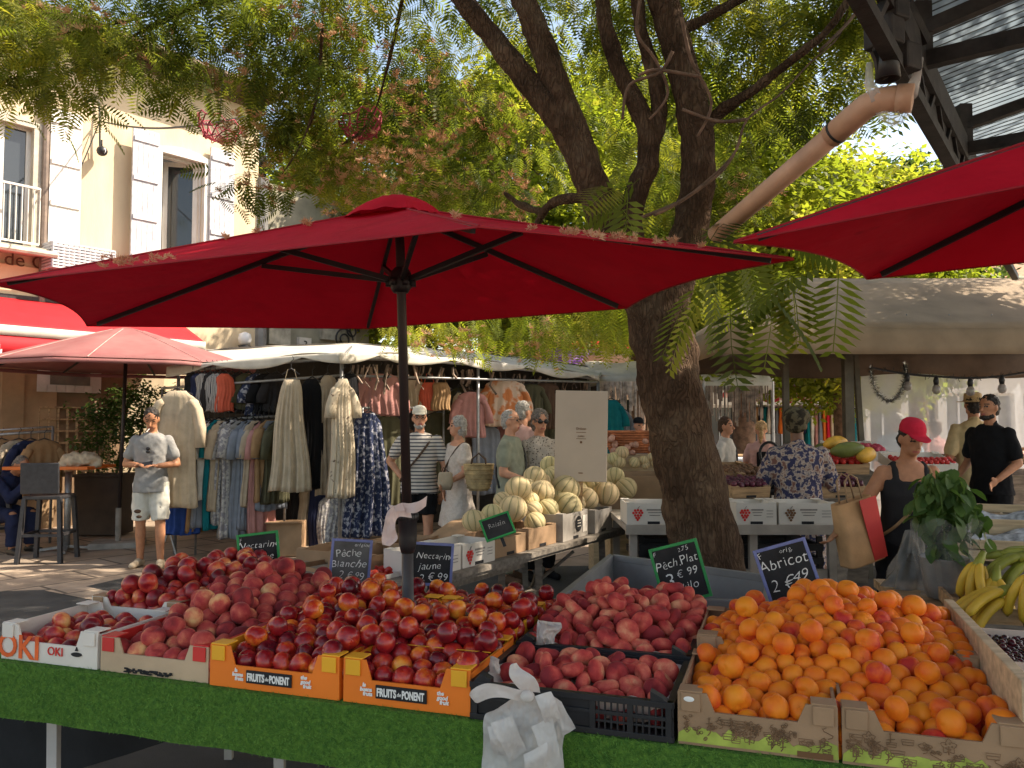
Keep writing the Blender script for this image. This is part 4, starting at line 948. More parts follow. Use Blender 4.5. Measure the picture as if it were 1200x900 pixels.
def lay(name, label, cat, group, P, rad, r, meshes, tilt=6.28, under=None, mats=None):
    g = random.Random(len(P)); first = None
    for i, (p, rr) in enumerate(zip(P, rad)):
        o = bpy.data.objects.new(name, meshes[g.randrange(len(meshes))]); COL.objects.link(o)
        o.location = TM @ V(p); o.rotation_euler = (g.gauss(0, tilt), g.gauss(0, tilt), g.uniform(0, 6.28)); k = rr/r; o.scale = (k*g.uniform(.96,1.05), k*g.uniform(.96,1.05), k*g.uniform(.93,1.04))
        lb = label(p) if callable(label) else label
        tag(o, lb, cat, group if not isinstance(lb, tuple) else None)
    N_FR[name] = N_FR.get(name, 0)+len(P)
def under(name, region, zt, r, m, label):
    mb = MB(); s0, s1, t0, t1 = region; t = t0+r
    while t < t1-r*.5:
        s = s0+r
        while s < s1-r*.5: mb.ell(TM @ V((s+random.uniform(-.2,.2)*r, t+random.uniform(-.2,.2)*r, zt(s,t)-1.25*r)), r*1.04, None, 10, 7); s += 1.95*r
        t += 1.95*r
    tag(mb.build(name, m, None, True), label, kind='stuff')
def mound(front, back, peak_t, drop, s0, s1, bulge, low=None):
    sc, hw = (s0+s1)/2, (s1-s0)/2
    def f(s, t):
        z = front+(back-front)*sd(t/peak_t); z -= drop*max(0, t-peak_t); z += bulge*(1-((s-sc)/hw)**2)*sd(t/.5); 
        if low and t < low[0]: z = min(z, low[1]+.0*t)
        return z
    return f
# dark nectarines, back left
r = .038; me = [fruit_mesh('nectarine', r, M_('nectarine_dark'), .96, .07, .2, seed=i) for i in range(5)]
f1 = mound(.05, .16, .85, .12, 0, .46, .03); reg = (.03,.46,.45,1.2); P, q = heap('n', reg, f1, r, seed=11)
lay('white_nectarine', 'dark red nectarine heaped in the white trays at the back left', 'nectarine', 'dark nectarines at the back left', P, q, r, me)
under('nectarine_underlayer', reg, f1, r, M_('nectarine_dark'), 'dark red nectarines at the bottom of the back left heap')
reg = (.04,.44,.035,.38); P, q = heap('n', reg, lambda s, t: .05+.025*sd(t/.3), r, extra=.3, seed=12)
lay('white_nectarine', 'dark red nectarine lying low in the white lettered tray', 'nectarine', 'nectarines in the lettered tray', P, q, r, me)
# peaches
r = .041; me = [fruit_mesh('peach', r, M_('peach_skin'), .97, .085, .2, seed=i+20) for i in range(5)]
f2_ = mound(.06, .2, .72, .22, .47, .95, .0, None); f2 = lambda s, t: f2_(s, t)-.09*sd((s-.66)/.3)*sd(t/.8); reg = (.485,.955,.03,1.12); P, q = heap('p', reg, f2, r, seed=13)
lay('peach', 'fuzzy dusky red peach heaped from the plain brown tray to the back', 'peach', 'peaches in the left middle heap', P, q, r, me)
under('peach_underlayer', reg, f2, r, M_('peach_skin'), 'dusky peaches at the bottom of their heap')
# glossy gold and red nectarines
r = .0372; me = [fruit_mesh('nectarine', r, M_('nectarine_gold'), .96, .09, .2, seed=i+40) for i in range(6)]
def f3(s, t):
    z = .068+.06*sd(t/.6)-.08*max(0, t-.7)+.03*math.exp(-((s-1.08)/.2)**2-((t-.5)/.3)**2)+.035*math.exp(-((s-1.62)/.2)**2-((t-.28)/.2)**2)+.03*math.exp(-((s-1.2)/.2)**2-((t-.2)/.15)**2)
    return z
reg = (.945,1.835,.03,1.06); P, q = heap('n', reg, f3, r, extra=.22, seed=14)
keep = [i for i, p in enumerate(P) if (p[0]-1.565)**2+(p[1]-.60)**2 > .058**2]; P, q = P[keep], q[keep]
lay('nectarine', 'glossy red and orange nectarine heaped around the umbrella pole', 'nectarine', 'glossy nectarines around the pole', P, q, r, me)
under('gold_nectarine_underlayer', reg, f3, r, M_('nectarine_gold'), 'red and orange nectarines at the bottom of the middle heap')
# flat peaches
r = .039; me = [fruit_mesh('flat_peach', r, M_('flat_peach_skin'), .62, .12, .42, seed=i+60) for i in range(5)]
reg = (1.87,2.395,.03,.37); P, q = heap('f', reg, lambda s, t: .05+.055*sd(t/.37), r, seed=15, zr=.7, extra=.35)
lay('flat_peach', 'flat pink red peach in the front black crate', 'flat peach', 'flat peaches in the front black crate', P, q, r, me, tilt=.75)
f4 = lambda s, t: .1+.05*sd((t-.42)/.45)-.15*max(0,t-.9)+.04*(1-((s-2.2)/.3)**2)*sd((t-.4)/.4)
reg = (1.86,2.43,.43,1.12); P, q = heap('f', reg, f4, r, seed=16, zr=.7)
lay('flat_peach', 'flat pink red peach heaped behind the front black crate', 'flat peach', 'flat peaches in the back heap', P, q, r, me, tilt=.85)
under('flat_peach_underlayer', reg, f4, r*.85, M_('flat_peach_skin'), 'flat peaches at the bottom of the back heap')
# apricots
r = .034; me = [fruit_mesh('apricot', r, M_('apricot_skin'), .96+.03*(i%3), .17, .15, 1.04+.03*(i%2), seed=i+80) for i in range(6)]
f5_ = mound(.062, .17, .72, .2, 2.44, 3.26, 0); f5 = lambda s, t: f5_(s, t)+.085*math.exp(-((s-2.88)/.26)**2)*sd(t/.6)-.035*sd((2.62-s)/.2)*sd(t/.5); reg = (2.445,3.235,.02,1.02); P, q = heap('a', reg, f5, r, extra=.34, seed=17, jit=.5, sv=(.84,1.1))
lay('apricot', 'ripe orange apricot in the big heap at the right of the table', 'apricot', 'apricots in the right heap', P, q, r, me)
under('apricot_underlayer', reg, f5, r, M_('apricot_skin'), 'apricots at the bottom of the right heap')
# cherries
r = .0125; me = [fruit_mesh('cherry', r, M_('cherry_skin'), .95, .06, .2, nu=12, nv=8, seed=i+90) for i in range(3)]
for reg, zz in (((3.29,3.42,.02,.4),.125),((3.29,3.44,.45,.83),.16)):
    P, q = heap('c', reg, lambda s, t: zz, r, extra=.3, seed=18, it=30, jit=.8); P = P[:130]; q = q[:130]
    lay('cherry', 'small dark cherry in the pale trays at the right end', 'cherry', 'cherries in the pale trays', P, q, r, me)
    under('cherry_underlayer', (3.29,3.66,reg[2],reg[3]), lambda s, t: zz-.004, r*1.3, M_('cherry_skin'), 'dark cherries filling the pale trays')
print('FRUIT', N_FR)

# ---------------------------------------------------------------- slates
def slate(label, px, py, Y, wpx, hpx, roll, lean, fm, bm, lines, cm='chalk'):
    c = W(px, py, Y); w_, h_ = wpx*Y/F, hpx*Y/F
    M = Matrix.Translation(c) @ Matrix.Rotation(-math.atan2(c.x, c.y)*.6, 4, 'Z') @ Matrix.Rotation(-lean, 4, 'X') @ Matrix.Rotation(roll, 4, 'Y')
    o = thing('price_slate', label, 'price sign', c - V((0,0,h_/2)), 0)
    mb = MB(); mb.box((0,0,0), (w_, .006, h_), M); mb.build('board', bm, o); e = .013
    mb = MB()
    for x in (-w_/2, w_/2): mb.box((x,0,0), (e, .012, h_+e), M)
    for z in (-h_/2, h_/2): mb.box((0,0,z), (w_-e, .012, e), M)
    mb.build('frame', fm, o, bevel=.002)
    mb = MB()
    for tx, sz, dx, dz, sh in lines:
        chalk_text(tx, sz*h_*1.12, M @ Matrix.Translation((dx*w_, -.0045, dz*h_)) @ Matrix.Rotation(random.uniform(-.1,.02), 4, 'Y'), mb, int(px))
    mb.build('lettering', MATS[cm], o)
    mb = MB(); mb.box((0,.008,-h_*.72), (.02,.004,h_*.5), M); mb.build('spike', M_('black_plastic'), o)
slate('green framed black slate chalked Nectarine Blanche', 303, 645, 4.0, 44, 38, -.1, .12, M_('frame_green'), M_('slate'), [('Nectarine',.25,.02,.16,.25),('Blanche',.25,0,-.2,.25),('F',.14,-.42,.36,0)])
slate('blue framed grey slate chalked Pêche Blanche 2€99', 411, 658, 3.95, 44, 48, .07, .1, M_('frame_blue'), M_('slate_grey'), [('Pêche',.24,-.05,.2,.2),('Blanche',.22,-.02,-.06,.2),('2 €.99',.22,.05,-.33,.15),('origine',.1,.28,.4,.2)])
slate('blue framed black slate chalked Nectarine Jaune behind the umbrella pole', 505, 661, 3.9, 48, 46, .06, .1, M_('frame_blue'), M_('slate'), [('Nectarine',.2,.1,.2,.15),('jaune',.22,-.02,-.05,.2),('2 €.99',.24,.1,-.33,.1)])
slate('green framed black slate chalked Pêche Plate 3€99 above the flat peaches', 797, 671, 3.5, 54, 64, -.26, .1, M_('frame_green'), M_('slate'), [('Pêch.Plat',.19,0,.2,.15),('3',.34,-.22,-.13,.1),('€ 99',.19,.16,-.02,.1),('kilo',.17,.16,-.25,.2),('2.75',.1,.2,.4,.1),('F',.1,-.42,.4,0)])
slate('blue violet framed black slate chalked Abricot above the apricots', 924, 672, 3.25, 58, 66, -.3, .12, M_('frame_blue'), M_('slate'), [('Abricot',.23,-.02,.2,.15),('49',.25,.22,-.08,.15),('F',.12,-.42,.4,0),('orig.',.1,.1,.4,.15),('2 €',.26,-.14,-.16,.1)])

# ---------------------------------------------------------------- grey tub behind the table
A_, B_, C_, D_ = V((.205,3.5,.0)), V((.565,4.6,0)), V((1.26,3.96,0)), V((1.06,3.4,0))
tb = thing('grey_tub', 'big empty grey plastic tub standing behind the flat peaches', 'tub', ((A_+C_)/2))
def scl(q, k, z): c = (A_+C_)/2; return V((c.x+(q.x-c.x)*k, c.y+(q.y-c.y)*k, z))
mb = MB(); ring = [A_, D_, C_, B_]
vs_ = [scl(q,.9,.42) for q in ring]+[scl(q,1,.85) for q in ring]+[scl(q,.98,.85) for q in ring]+[scl(q,.88,.43) for q in ring]
fs_ = [(0,3,2,1),(12,13,14,15)]
for i in range(4): j = (i+1)%4; fs_ += [(i,j,4+j,4+i),(8+i,8+j,12+j,12+i)]
for i in range(4): j = (i+1)%4; fs_.append((4+i,4+j,8+j,8+i))
mb.add(vs_, fs_); mb.build('shell', M_('grey_plastic'), tb)
mb = MB()
for i in range(4):
    a, b = scl(ring[i],1.0,.845), scl(ring[(i+1)%4],1.0,.845); mb.bar(a, b, .03, .035)
    for k in range(1, 12): q = a.lerp(b, k/12); mb.bar(q, V((q.x,q.y,.79)), .01, .03)
mb.build('rim', M_('grey_plastic'), tb, bevel=.003)
mb = MB()
for q in ring: q2 = scl(q,.8,0); mb.bar(q2, scl(q,.88,.43), .05)
mb.build('stand', M_('wood'), tb)

# ---------------------------------------------------------------- umbrellas
fabric_red = None
def red_fabric():
    m, n, l, p, o = nt_new('umbrella_red')
    tc = n.new('ShaderNodeTexCoord'); t = noise(n, l, 3, 5, tc.outputs['Object']); r = ramp(n, [(.3,(.5,.006,.02)),(.7,(.6,.012,.03))]); l.new(t.outputs['Fac'], r.inputs['Fac'])
    t3 = noise(n, l, 7, 2, tc.outputs['Object']); r3 = ramp(n, [(.3,(.86,.86,.86)),(.5,(1,1,1)),(.68,(1,1,1)),(.78,(.62,.62,.62))]); l.new(t3.outputs['Fac'], r3.inputs['Fac'])
    mx = n.new('ShaderNodeMix'); mx.data_type = 'RGBA'; mx.blend_type = 'MULTIPLY'; mx.inputs[0].default_value = 1; l.new(r.outputs['Color'], mx.inputs[6]); l.new(r3.outputs['Color'], mx.inputs[7])
    l.new(mx.outputs[2], p.inputs['Base Color']); p.inputs['Roughness'].default_value = .75; p.inputs['Specular IOR Level'].default_value = .08
    t2 = noise(n, l, 6, 4, tc.outputs['Object']); add_bump(n, l, p, t2.outputs['Fac'], .35, .03)
    tr = n.new('ShaderNodeBsdfTranslucent'); tr.inputs['Color'].default_value = (.62,.004,.02,1); mix_shader(n, l, p.outputs[0], tr.outputs[0], .17, o); return m
ured = red_fabric(); pole_m = mat('pole_brown', (.035,.025,.024), .45, .15, 8, metal=.3); rib_m = mat('rib_black', (.018,.015,.016), .5, .15, 8)
def umbrella(label, apex, verts, foot, top, cap_r, hub_drop, sag, low=True, open_edges=()):
    o = thing('market_umbrella', label, 'umbrella', (foot.x, foot.y, 0), 0); n = len(verts)
    mb = MB()
    for i in range(n):
        a, b = verts[i], verts[(i+1)%n]; sg = sag[i]
        def fn(u, v):
            h = a.lerp(b, u); k = 4*u*(1-u); rr = .06+.94*v; p_ = apex.lerp(h, rr*(1-sg*k*v)); p_.z += -.012*k*math.sin(PI*rr)
            return p_
        mb.grid(fn, 14, 12)
    mb.build('canopy', ured, o, True)
    mb = MB()
    for i in range(n):
        a, b = verts[i], verts[(i+1)%n]; sg = sag[i]; mb.tube([apex.lerp(a.lerp(b,u/14),1-sg*4*(u/14)*(1-u/14)) for u in range(15)], .0035, 5); mb.tube([apex.lerp(a,.1)+V((0,0,.003)), a+V((0,0,.003))], .004, 5)
    mb.build('seam', mat('umbrella_seam', (.3,.004,.012), .8, .1, 20), o)
    mb = MB()
    for i in range(n):
        a, b = verts[i], verts[(i+1)%n]
        def fn(u, v):
            h = apex.lerp(a.lerp(b, u), 1); d = V((h.x-apex.x, h.y-apex.y, 0)); L = d.length; d = d/L*cap_r*(1-.08*4*u*(1-u)); q = apex+d*v; q.z = apex.z+.045-.10*v*v-.015*math.sin(u*20)*v*.3; return q
        mb.grid(fn, 8, 5)
    mb.build('vent_cap', ured, o, True)
    hub = top.lerp(foot, hub_drop)
    for i, q in enumerate(verts):
        mb = MB(); d = V((0,0,-.016)); a = apex.lerp(q, .05)+d; e = apex.lerp(q, .955)+d*.7; mb.bar(a, e, .014, .02)
        rb = mb.build('rib', rib_m, o); mb = MB(); m_ = apex.lerp(q, .37)+d*2; mb.bar(hub+(V((q.x-hub.x,q.y-hub.y,0)).normalized()*.03), m_, .016, .02); mb.build('strut', rib_m, rb)
    mb = MB(); mb.lathe([(.03,-.05),(.042,-.03),(.042,.03),(.028,.05)], hub, 14); 
    for k in range(n): a = 6.28*k/n; mb.box(hub+V((math.cos(a)*.045, math.sin(a)*.045, -.01)), (.03,.02,.03), rz=a)
    mb.build('hub', rib_m, o, True)
    j = top.lerp(foot, .52) if low is True else None
    mb = MB(); mb.tube([apex+V((0,0,-.02)), top, low if low is not True else foot], .019, 14); mb.build('pole', pole_m, o, True)
    return o, hub
D_ = .51
vv = [W(-15,332,5.7*D_), W(102,382,8.24*D_), W(430,385,8.47*D_), W(735,361,6.86*D_), W(930,304,4.9*D_), W(561,266,4.03*D_)]
ap = W(466,243,3.2); foot = W(483,700,3.2); foot.z = 0; top = W(469,290,3.2); sleeve = W(478,618,3.2)
um, hub = umbrella('large bright red market umbrella over the front fruit table', ap, vv, foot, top,   .215, .058, [.05,.0,.0,.05,.02,.0], W(477,600,3.2))
mb = MB(); mb.tube([W(477,604,3.2), V((foot.x, foot.y, 0))], .0235, 14); mb.build('lower_pole', mat('pole_grey', (.06,.055,.055), .45, .15, 8, metal=.3), um, True)
mb = MB(); c = W(478,600,3.2); ax = Matrix.Translation(c); mb.lathe([(.03,.0),(.041,-.004),(.042,-.03),(.037,-.034),(.036,-.1),(.034,-.13),(.026,-.16)], n=18, M=ax)
for k in range(18): a = 2*PI*k/18; mb.box((.04*math.cos(a), .04*math.sin(a), -.017), (.006,.006,.026), ax, 0)
mb.build('clamp_collar', M_('black_plastic'), um, True)
mb = MB(); mb.lathe([(.25,0),(.25,.05),(.06,.07),(.03,.3)], (foot.x,foot.y,0), 20); mb.build('base', M_('dark_steel'), um)
ap2 = V((2.15,2.0,2.6)); v2 = [W(860,284,2.38), W(1016,327,3.06), V((3.7,1.75,2.2)), V((2.95,.9,2.32))]
um2, _ = umbrella('second red market umbrella cut off by the right edge of the picture', ap2, v2, V((2.15,2.0,0)), V((2.15,2.0,2.5)), .2, .07, [.04,.02,.04,.02], V((2.15,2.0,1.0)))
mb = MB(); mb.tube([V((2.15,2.0,1.05)), V((2.15,2.0,0))], .0235, 12); mb.build('lower_pole', M_('pole_grey'), um2, True)
mb = MB(); mb.lathe([(.25,0),(.25,.05),(.06,.07),(.03,.3)], (2.15,2.0,0), 20); mb.build('base', M_('dark_steel'), um2)
# dried blossom fallen on the canopy
def on_canopy(apex, verts, i, u, v): h = verts[i].lerp(verts[(i+1)%len(verts)], u); return apex.lerp(h, v)
P = []
for px_, i, u, v in [(0,5,.62,.97),(0,5,.64,.9),(0,5,.66,.96),(0,5,.7,.93),(0,5,.72,.97),(0,5,.75,.9),(0,5,.57,.95),(0,5,.85,.8),(0,5,.95,.75),(0,4,.75,.85),(0,4,.7,.93),(0,4,.66,.97),(0,4,.62,.95),(0,4,.58,.97),(0,4,.52,.97),(0,4,.46,.98),(0,4,.4,.97),(0,5,.98,.45),(0,5,.9,.4),(0,4,.9,.6),(0,4,.6,.9),(0,4,.64,.88),(0,4,.5,.93),(0,5,.8,.3),(0,4,.3,.97),(0,4,.7,.97)]:
    P.append(on_canopy(ap, vv, i, u, v)+V((0,0,.008)))
scatter_mesh('fallen_blossom', tuft(18), np.array([list(q) for q in P for _ in range(2)])+np.random.normal(0,.01,(len(P)*2,3))*np.array((1,1,.3)), (.016,.032), MATS['blossom_tan'], None, 0)
tag(bpy.data.objects['fallen_blossom'], 'dried tan blossom fallen on top of the red umbrella', kind='stuff')

# ---------------------------------------------------------------- white plastic bags
from mathutils import noise as mnoise
def sheet(mb, pts, nu=14, nv=10, cr=.008, seed=0, lf=.009):
    """soft crumpled film through a grid of points [[row0...],[row1...]], smoothly curved"""
    R_ = len(pts); C_n = len(pts[0])
    def cr_(p, t):                               # Catmull-Rom through a list
        k = len(p)-1; x = min(max(t*k, 0), k-1e-6); i = int(x); f = x-i; p0, p1, p2, p3 = p[max(i-1,0)], p[i], p[i+1], p[min(i+2,k)]
        return .5*((2*p1)+(p2-p0)*f+(2*p0-5*p1+4*p2-p3)*f*f+(3*p1-p0-3*p2+p3)*f**3)
    def fn(u, v):
        p_ = cr_([cr_(row, u) for row in pts], v); q = p_*26+V((seed*3.1,0,0)); q2 = V((p_.x*70, p_.y*70, p_.z*22+seed))
        p_ = p_ + mnoise.noise_vector(p_*11+V((seed,0,seed)))*lf
        return p_ + V((.25,-1,.25))*cr*(1.5*mnoise.noise(q)+1.1*(.5-abs(mnoise.noise(q2)))+.5*mnoise.noise(q*2.7))
    mb.grid(fn, nu*2, nv*2)
o_ = tp(0,-.04); n_ = TM.to_3x3() @ V((0,1,0))
def bp(x, y, d=0): q = onplane(x, y, o_-n_*d, n_); return q
bb = thing('bag_bundle', 'bundle of white plastic carrier bags tied at the front edge of the turf', 'plastic bags', bp(615,900))
mb = MB(); sheet(mb, [[bp(578,832,.01),bp(610,815,.02),bp(640,822,.02),bp(655,840,.01)],[bp(567,842,0),bp(600,840,.012),bp(635,842,.012),bp(660,858,0)],[bp(565,880,0),bp(600,880,.02),bp(635,880,.02),bp(660,890,0)],[bp(565,935,0),bp(600,940,.015),bp(635,940,.015),bp(662,935,0)]], 34, 40, .0055, 1); mb.build('bag_stack', M_('bag_white'), bb, True)
mb = MB(); sheet(mb, [[bp(612,812,.035),bp(632,812,.035)],[bp(598,795,.05),bp(626,795,.045)],[bp(598,782,.04),bp(612,786,.04)],[bp(601,779,.035),bp(607,779,.035)]], 12, 14, .005, 2); mb.build('upper_loop', M_('bag_white'), bb, True)
mb = MB(); sheet(mb, [[bp(620,808,.04),bp(618,822,.04)],[bp(585,803,.06),bp(590,818,.06)],[bp(555,807,.05),bp(563,824,.05)],[bp(550,813,.04),bp(556,822,.04)]], 10, 16, .005, 3); mb.build('left_loop', M_('bag_white'), bb, True)
for k, (a, b, c2, d2, e) in enumerate((((625,815),(645,812),(658,842),(640,852),.05),((640,812),(660,822),(674,852),(660,862),.035),((575,845),(600,838),(616,880),(596,895),.04),((572,850),(590,850),(594,885),(578,884),.028),((622,852),(644,840),(662,905),(640,915),.04),((612,885),(640,870),(640,905),(616,912),.05))):
    mb = MB(); sheet(mb, [[bp(*a,e),bp(*b,e+.01)],[bp((a[0]+d2[0])/2,(a[1]+d2[1])/2,e+.015),bp((b[0]+c2[0])/2,(b[1]+c2[1])/2,e+.012)],[bp(*d2,e-.012),bp(*c2,e-.006)]], 12, 18, .0032, 5+k); mb.build('handle', M_('bag_white'), bb, True)
mb = MB(); mb.ell(bp(618,816,.05), (.02,.018,.016)); mb.build('knot', M_('bag_white'), bb, True)
bw = thing('bag_bow', 'pinkish white plastic bag tied in a bow round the umbrella pole', 'plastic bag', W(470,620,3.15))
bagp = mat('bag_pink', (.72,.6,.58), .45, .06, 9, .5, 12, trans=.35)
mb = MB(); sheet(mb, [[W(477,590,3.14),W(482,606,3.14)],[W(466,590,3.12),W(466,604,3.12)],[W(454,600,3.1),W(462,618,3.1)],[W(449,628,3.1),W(466,632,3.1)],[W(449,639,3.1),W(458,641,3.1)]], 8, 18, .007, 1); mb.build('left_tail', bagp, bw, True)
mb = MB(); sheet(mb, [[W(470,590,3.13),W(476,600,3.13)],[W(488,588,3.11),W(488,600,3.11)],[W(499,581,3.12),W(499,592,3.12)]], 8, 10, .004, 4); mb.build('right_tail', bagp, bw, True)
mb = MB(); sheet(mb, [[W(470,592,3.12),W(474,600,3.12)],[W(462,594,3.11),W(464,600,3.11)],[W(455,592,3.12),W(457,596,3.12)]], 6, 8, .003, 8); mb.ell(W(475,596,3.14),(.022,.014,.014)); mb.build('knot', bagp, bw, True)
# white paper scraps between fruit
for k, (cx, cy, Y_, w_, h_, lab) in enumerate(((545,788,2.45,24,26,'crumpled white paper at the corner of the orange tray beside the black crate'),(576,783,2.45,18,20,'small white paper scrap on the rim beside the tied bags'),(640,742,2.72,32,30,'white plastic bag scrap lying over the corner of the raised black crate'))):
    mb = MB(); sheet(mb, [[W(cx-w_*.35,cy-h_/2,Y_+.03),W(cx,cy-h_*.6,Y_+.02),W(cx+w_*.45,cy-h_*.45,Y_+.03)],[W(cx-w_/2,cy,Y_),W(cx,cy-2,Y_-.03),W(cx+w_/2,cy,Y_)],[W(cx-w_*.4,cy+h_*.4,Y_-.01),W(cx,cy+h_*.5,Y_-.02),W(cx+w_*.42,cy+h_*.5,Y_-.02)]], 18, 16, .013, k, .022); tag(mb.build('paper_scrap', M_('paper_white'), None, True), lab, 'paper')
# ================================================================= people
HAIRT = bpy.data.textures.new('hair_lumps', 'CLOUDS'); HAIRT.noise_scale = .025; HAIRT.noise_depth = 2
FOLDT = bpy.data.textures.new('cloth_folds', 'CLOUDS'); FOLDT.noise_scale = .075; FOLDT.noise_depth = 1
def person(label, pos, face, H=1.72, build=1.0, skin='skin', arms=None, clothes=(), hair=None, headrot=(0,0,0), lean=0, legs=None, female=False, detail=True, group=None, seat=None, belly=0, name='person'):
    """pos: feet on the ground; face: direction looked at (degrees, 0 = towards the camera, + = to the picture's right)"""
    k = H/1.75; rz = R(face); T = Matrix.Translation(V(pos)) @ Matrix.Rotation(rz, 4, 'Z') @ Matrix.Scale(k, 4)
    o = thing(name, label, 'person', pos, rz, group)
    Ln = Matrix.Translation((0,0,.95)) @ Matrix.Rotation(lean, 4, 'X') @ Matrix.Translation((0,0,-.95))
    wS = (.185 if not female else .165)*build; wH = (.09 if not female else .095)
    J = {}
    for sx, n in ((-1,'R'),(1,'L')):
        J['hip'+n] = V((sx*wH,0,.9)); J['knee'+n] = V((sx*(wH+.01),-.01,.48)); J['ank'+n] = V((sx*(wH+.015),.02,.08)); 
        J['sh'+n] = Ln @ V((sx*(wS-.012),0,1.395)); J['el'+n] = Ln @ V((sx*(wS+.07),.03,1.12)); J['wr'+n] = Ln @ V((sx*(wS+.08),-.07,.87)); J['hd'+n] = None
    for q, v_ in (arms or {}).items(): J[q] = V(v_) if v_ is not None else None
    for q, v_ in (legs or {}).items(): J[q] = V(v_)
    HM = Ln @ Matrix.Translation((0,-.015,1.535)) @ Euler(headrot).to_matrix().to_4x4()
    b = build
    def torso(mb, g=0, z0=.84, z1=1.48, flare=None, hem=None):
        prof = [(.84,.15,.1),(.93,.165*(1.04 if female else 1),.112),(1.04,.145 if female else .152,.1),(1.14,.142 if female else .158,.1),(1.26,.158 if female else .172,.112),(1.36,.162 if female else .176,.104),(1.42,.142,.082),(1.455,.1,.07),(1.475,.068,.06)]
        rings = []
        for z, rx, ry in prof:
            if z < z0-1e-3 or z > z1+1e-3: continue
            by = belly*math.exp(-((z-1.06)/.13)**2); rings.append((z, rx*b+g, ry*(.5+.5*b)+g+by*.6, 0, -by*.5-(.012 if female and 1.2 < z < 1.33 else 0)))
        if hem: rings = hem + rings
        mb.loft(rings, 20, T @ Ln, 2.3)
    # body
    mb = MB(); torso(mb)
    mb.cap(T @ Ln @ V((0,.01,1.42)), T @ HM @ V((0,.015,.04)), .058*k, .052*k)
    mb.ell((0,.008,.115), (.073,.09,.108), T @ HM, 16, 12); mb.ell((0,-.028,.045), (.052,.058,.055), T @ HM)
    mb.cap(T @ HM @ V((0,-.082,.105)), T @ HM @ V((0,-.103,.075)), .009*k, .014*k, 8)
    for sx in (-1,1): mb.ell((sx*.075,.012,.095), (.012,.022,.032), T @ HM, 8, 6)
    for n, sx in (('R',-1),('L',1)):
        sh, e, wv = [T @ J[q+n] for q in ('sh','el','wr')]
        mb.cap(sh, e, .052*k*b, .041*k*b); mb.cap(e, wv, .04*k*b, .028*k)
        fd = (wv-e).normalized() if J['hd'+n] is None else (T.to_3x3() @ J['hd'+n]).normalized()
        up = fd.orthogonal().normalized(); side = T.to_3x3() @ V((0,-1,0)); side = (side-fd*side.dot(fd)); side = side.normalized() if side.length > .05 else up; nn = fd.cross(side)
        pc = wv+fd*.055*k; Mh = Matrix((side, nn, fd)).transposed().to_4x4(); Mh.translation = pc
        mb.ell((0,0,0), (.04*k,.017*k,.055*k), Mh, 10, 8)
        for j, (off, L) in enumerate(((-.028,.062),(-.009,.072),(.011,.068),(.029,.052))):
            a = pc+side*off*k+fd*.04*k; m1 = a+(fd*.9-nn*sx*.35)*L*.55*k; e2 = m1+(fd*.6-nn*sx*.75)*L*.5*k
            mb.cap(a, m1, .0088*k, .0082*k, 6); mb.cap(m1, e2, .0082*k, .007*k, 6)
        a = pc+side*.032*k-fd*.02*k; m1 = a+(side*.7+fd*.6)*.04*k; mb.cap(a, m1, .011*k, .0095*k, 6); mb.cap(m1, m1+(fd*.9-nn*sx*.3)*.03*k, .0095*k, .008*k, 6)
        hp, kn, an = [T @ J[q+n] for q in ('hip','knee','ank')]
        mb.cap(hp, kn, .085*k*b, .055*k); mb.cap(kn, kn.lerp(an,.35), .053*k, .056*k); mb.cap(kn.lerp(an,.3), an, .054*k, .035*k)
        ft = T.to_3x3() @ V((sx*.035,-.16,-.045)); mb.cap(an+T.to_3x3() @ V((0,.03,-.035)), an+ft, .036*k, .028*k)
    me = remesh(mb, .0095 if detail else .014, 3)
    inv = (T @ HM).inverted(); 
    ob = mesh_obj('body', me, [MATS[skin], M_('eye_dark'), M_('lips'), M_('hair_dark')], o)
    MI = []
    rt = RM[o.name]
    for p in me.polygons:
        c = inv @ (rt @ p.center); mi = 0
        if c.y < -.045:
            if abs(abs(c.x)-.032) < .0125 and abs(c.z-.113) < .0075: mi = 1
            elif abs(abs(c.x)-.034) < .019 and abs(c.z-.134) < .0055: mi = 3
            elif abs(c.x) < .024 and abs(c.z-.038) < .0075 and c.y < -.06: mi = 2
        MI.append(mi)
    me.polygons.foreach_set('material_index', MI)
    # clothing
    def sleeves(mb, g, frac, cuff=0):
        for n in 'RL':
            sh, e, wv = [T @ J[q+n] for q in ('sh','el','wr')]
            mb.cap(sh, sh.lerp(e, min(1,frac)), (.05*b+g*.7)*k, (.047*b+g+cuff)*k)
            if frac > 1: mb.cap(e, e.lerp(wv, frac-1), (.044*b+g)*k, (.036+g+cuff)*k)
    def legs_(mb, g, frac, wide=0):
        for n in 'RL':
            hp, kn, an = [T @ J[q+n] for q in ('hip','knee','ank')]
            up = V((0,0,.03*k))
            mb.tube([hp+up, hp.lerp(kn, min(1,frac)*.5), hp.lerp(kn, min(1,frac))], [(.09*b+g)*k, (.084*b+g+wide*.5)*k, (.07+g+wide)*k], 14)
            if frac > 1: mb.tube([kn-(an-kn)*.05, kn.lerp(an,.5*(frac-1)), kn.lerp(an,frac-1)], [(.066+g+wide*.7)*k, (.062+g+wide)*k, (.055+g+wide)*k], 14)
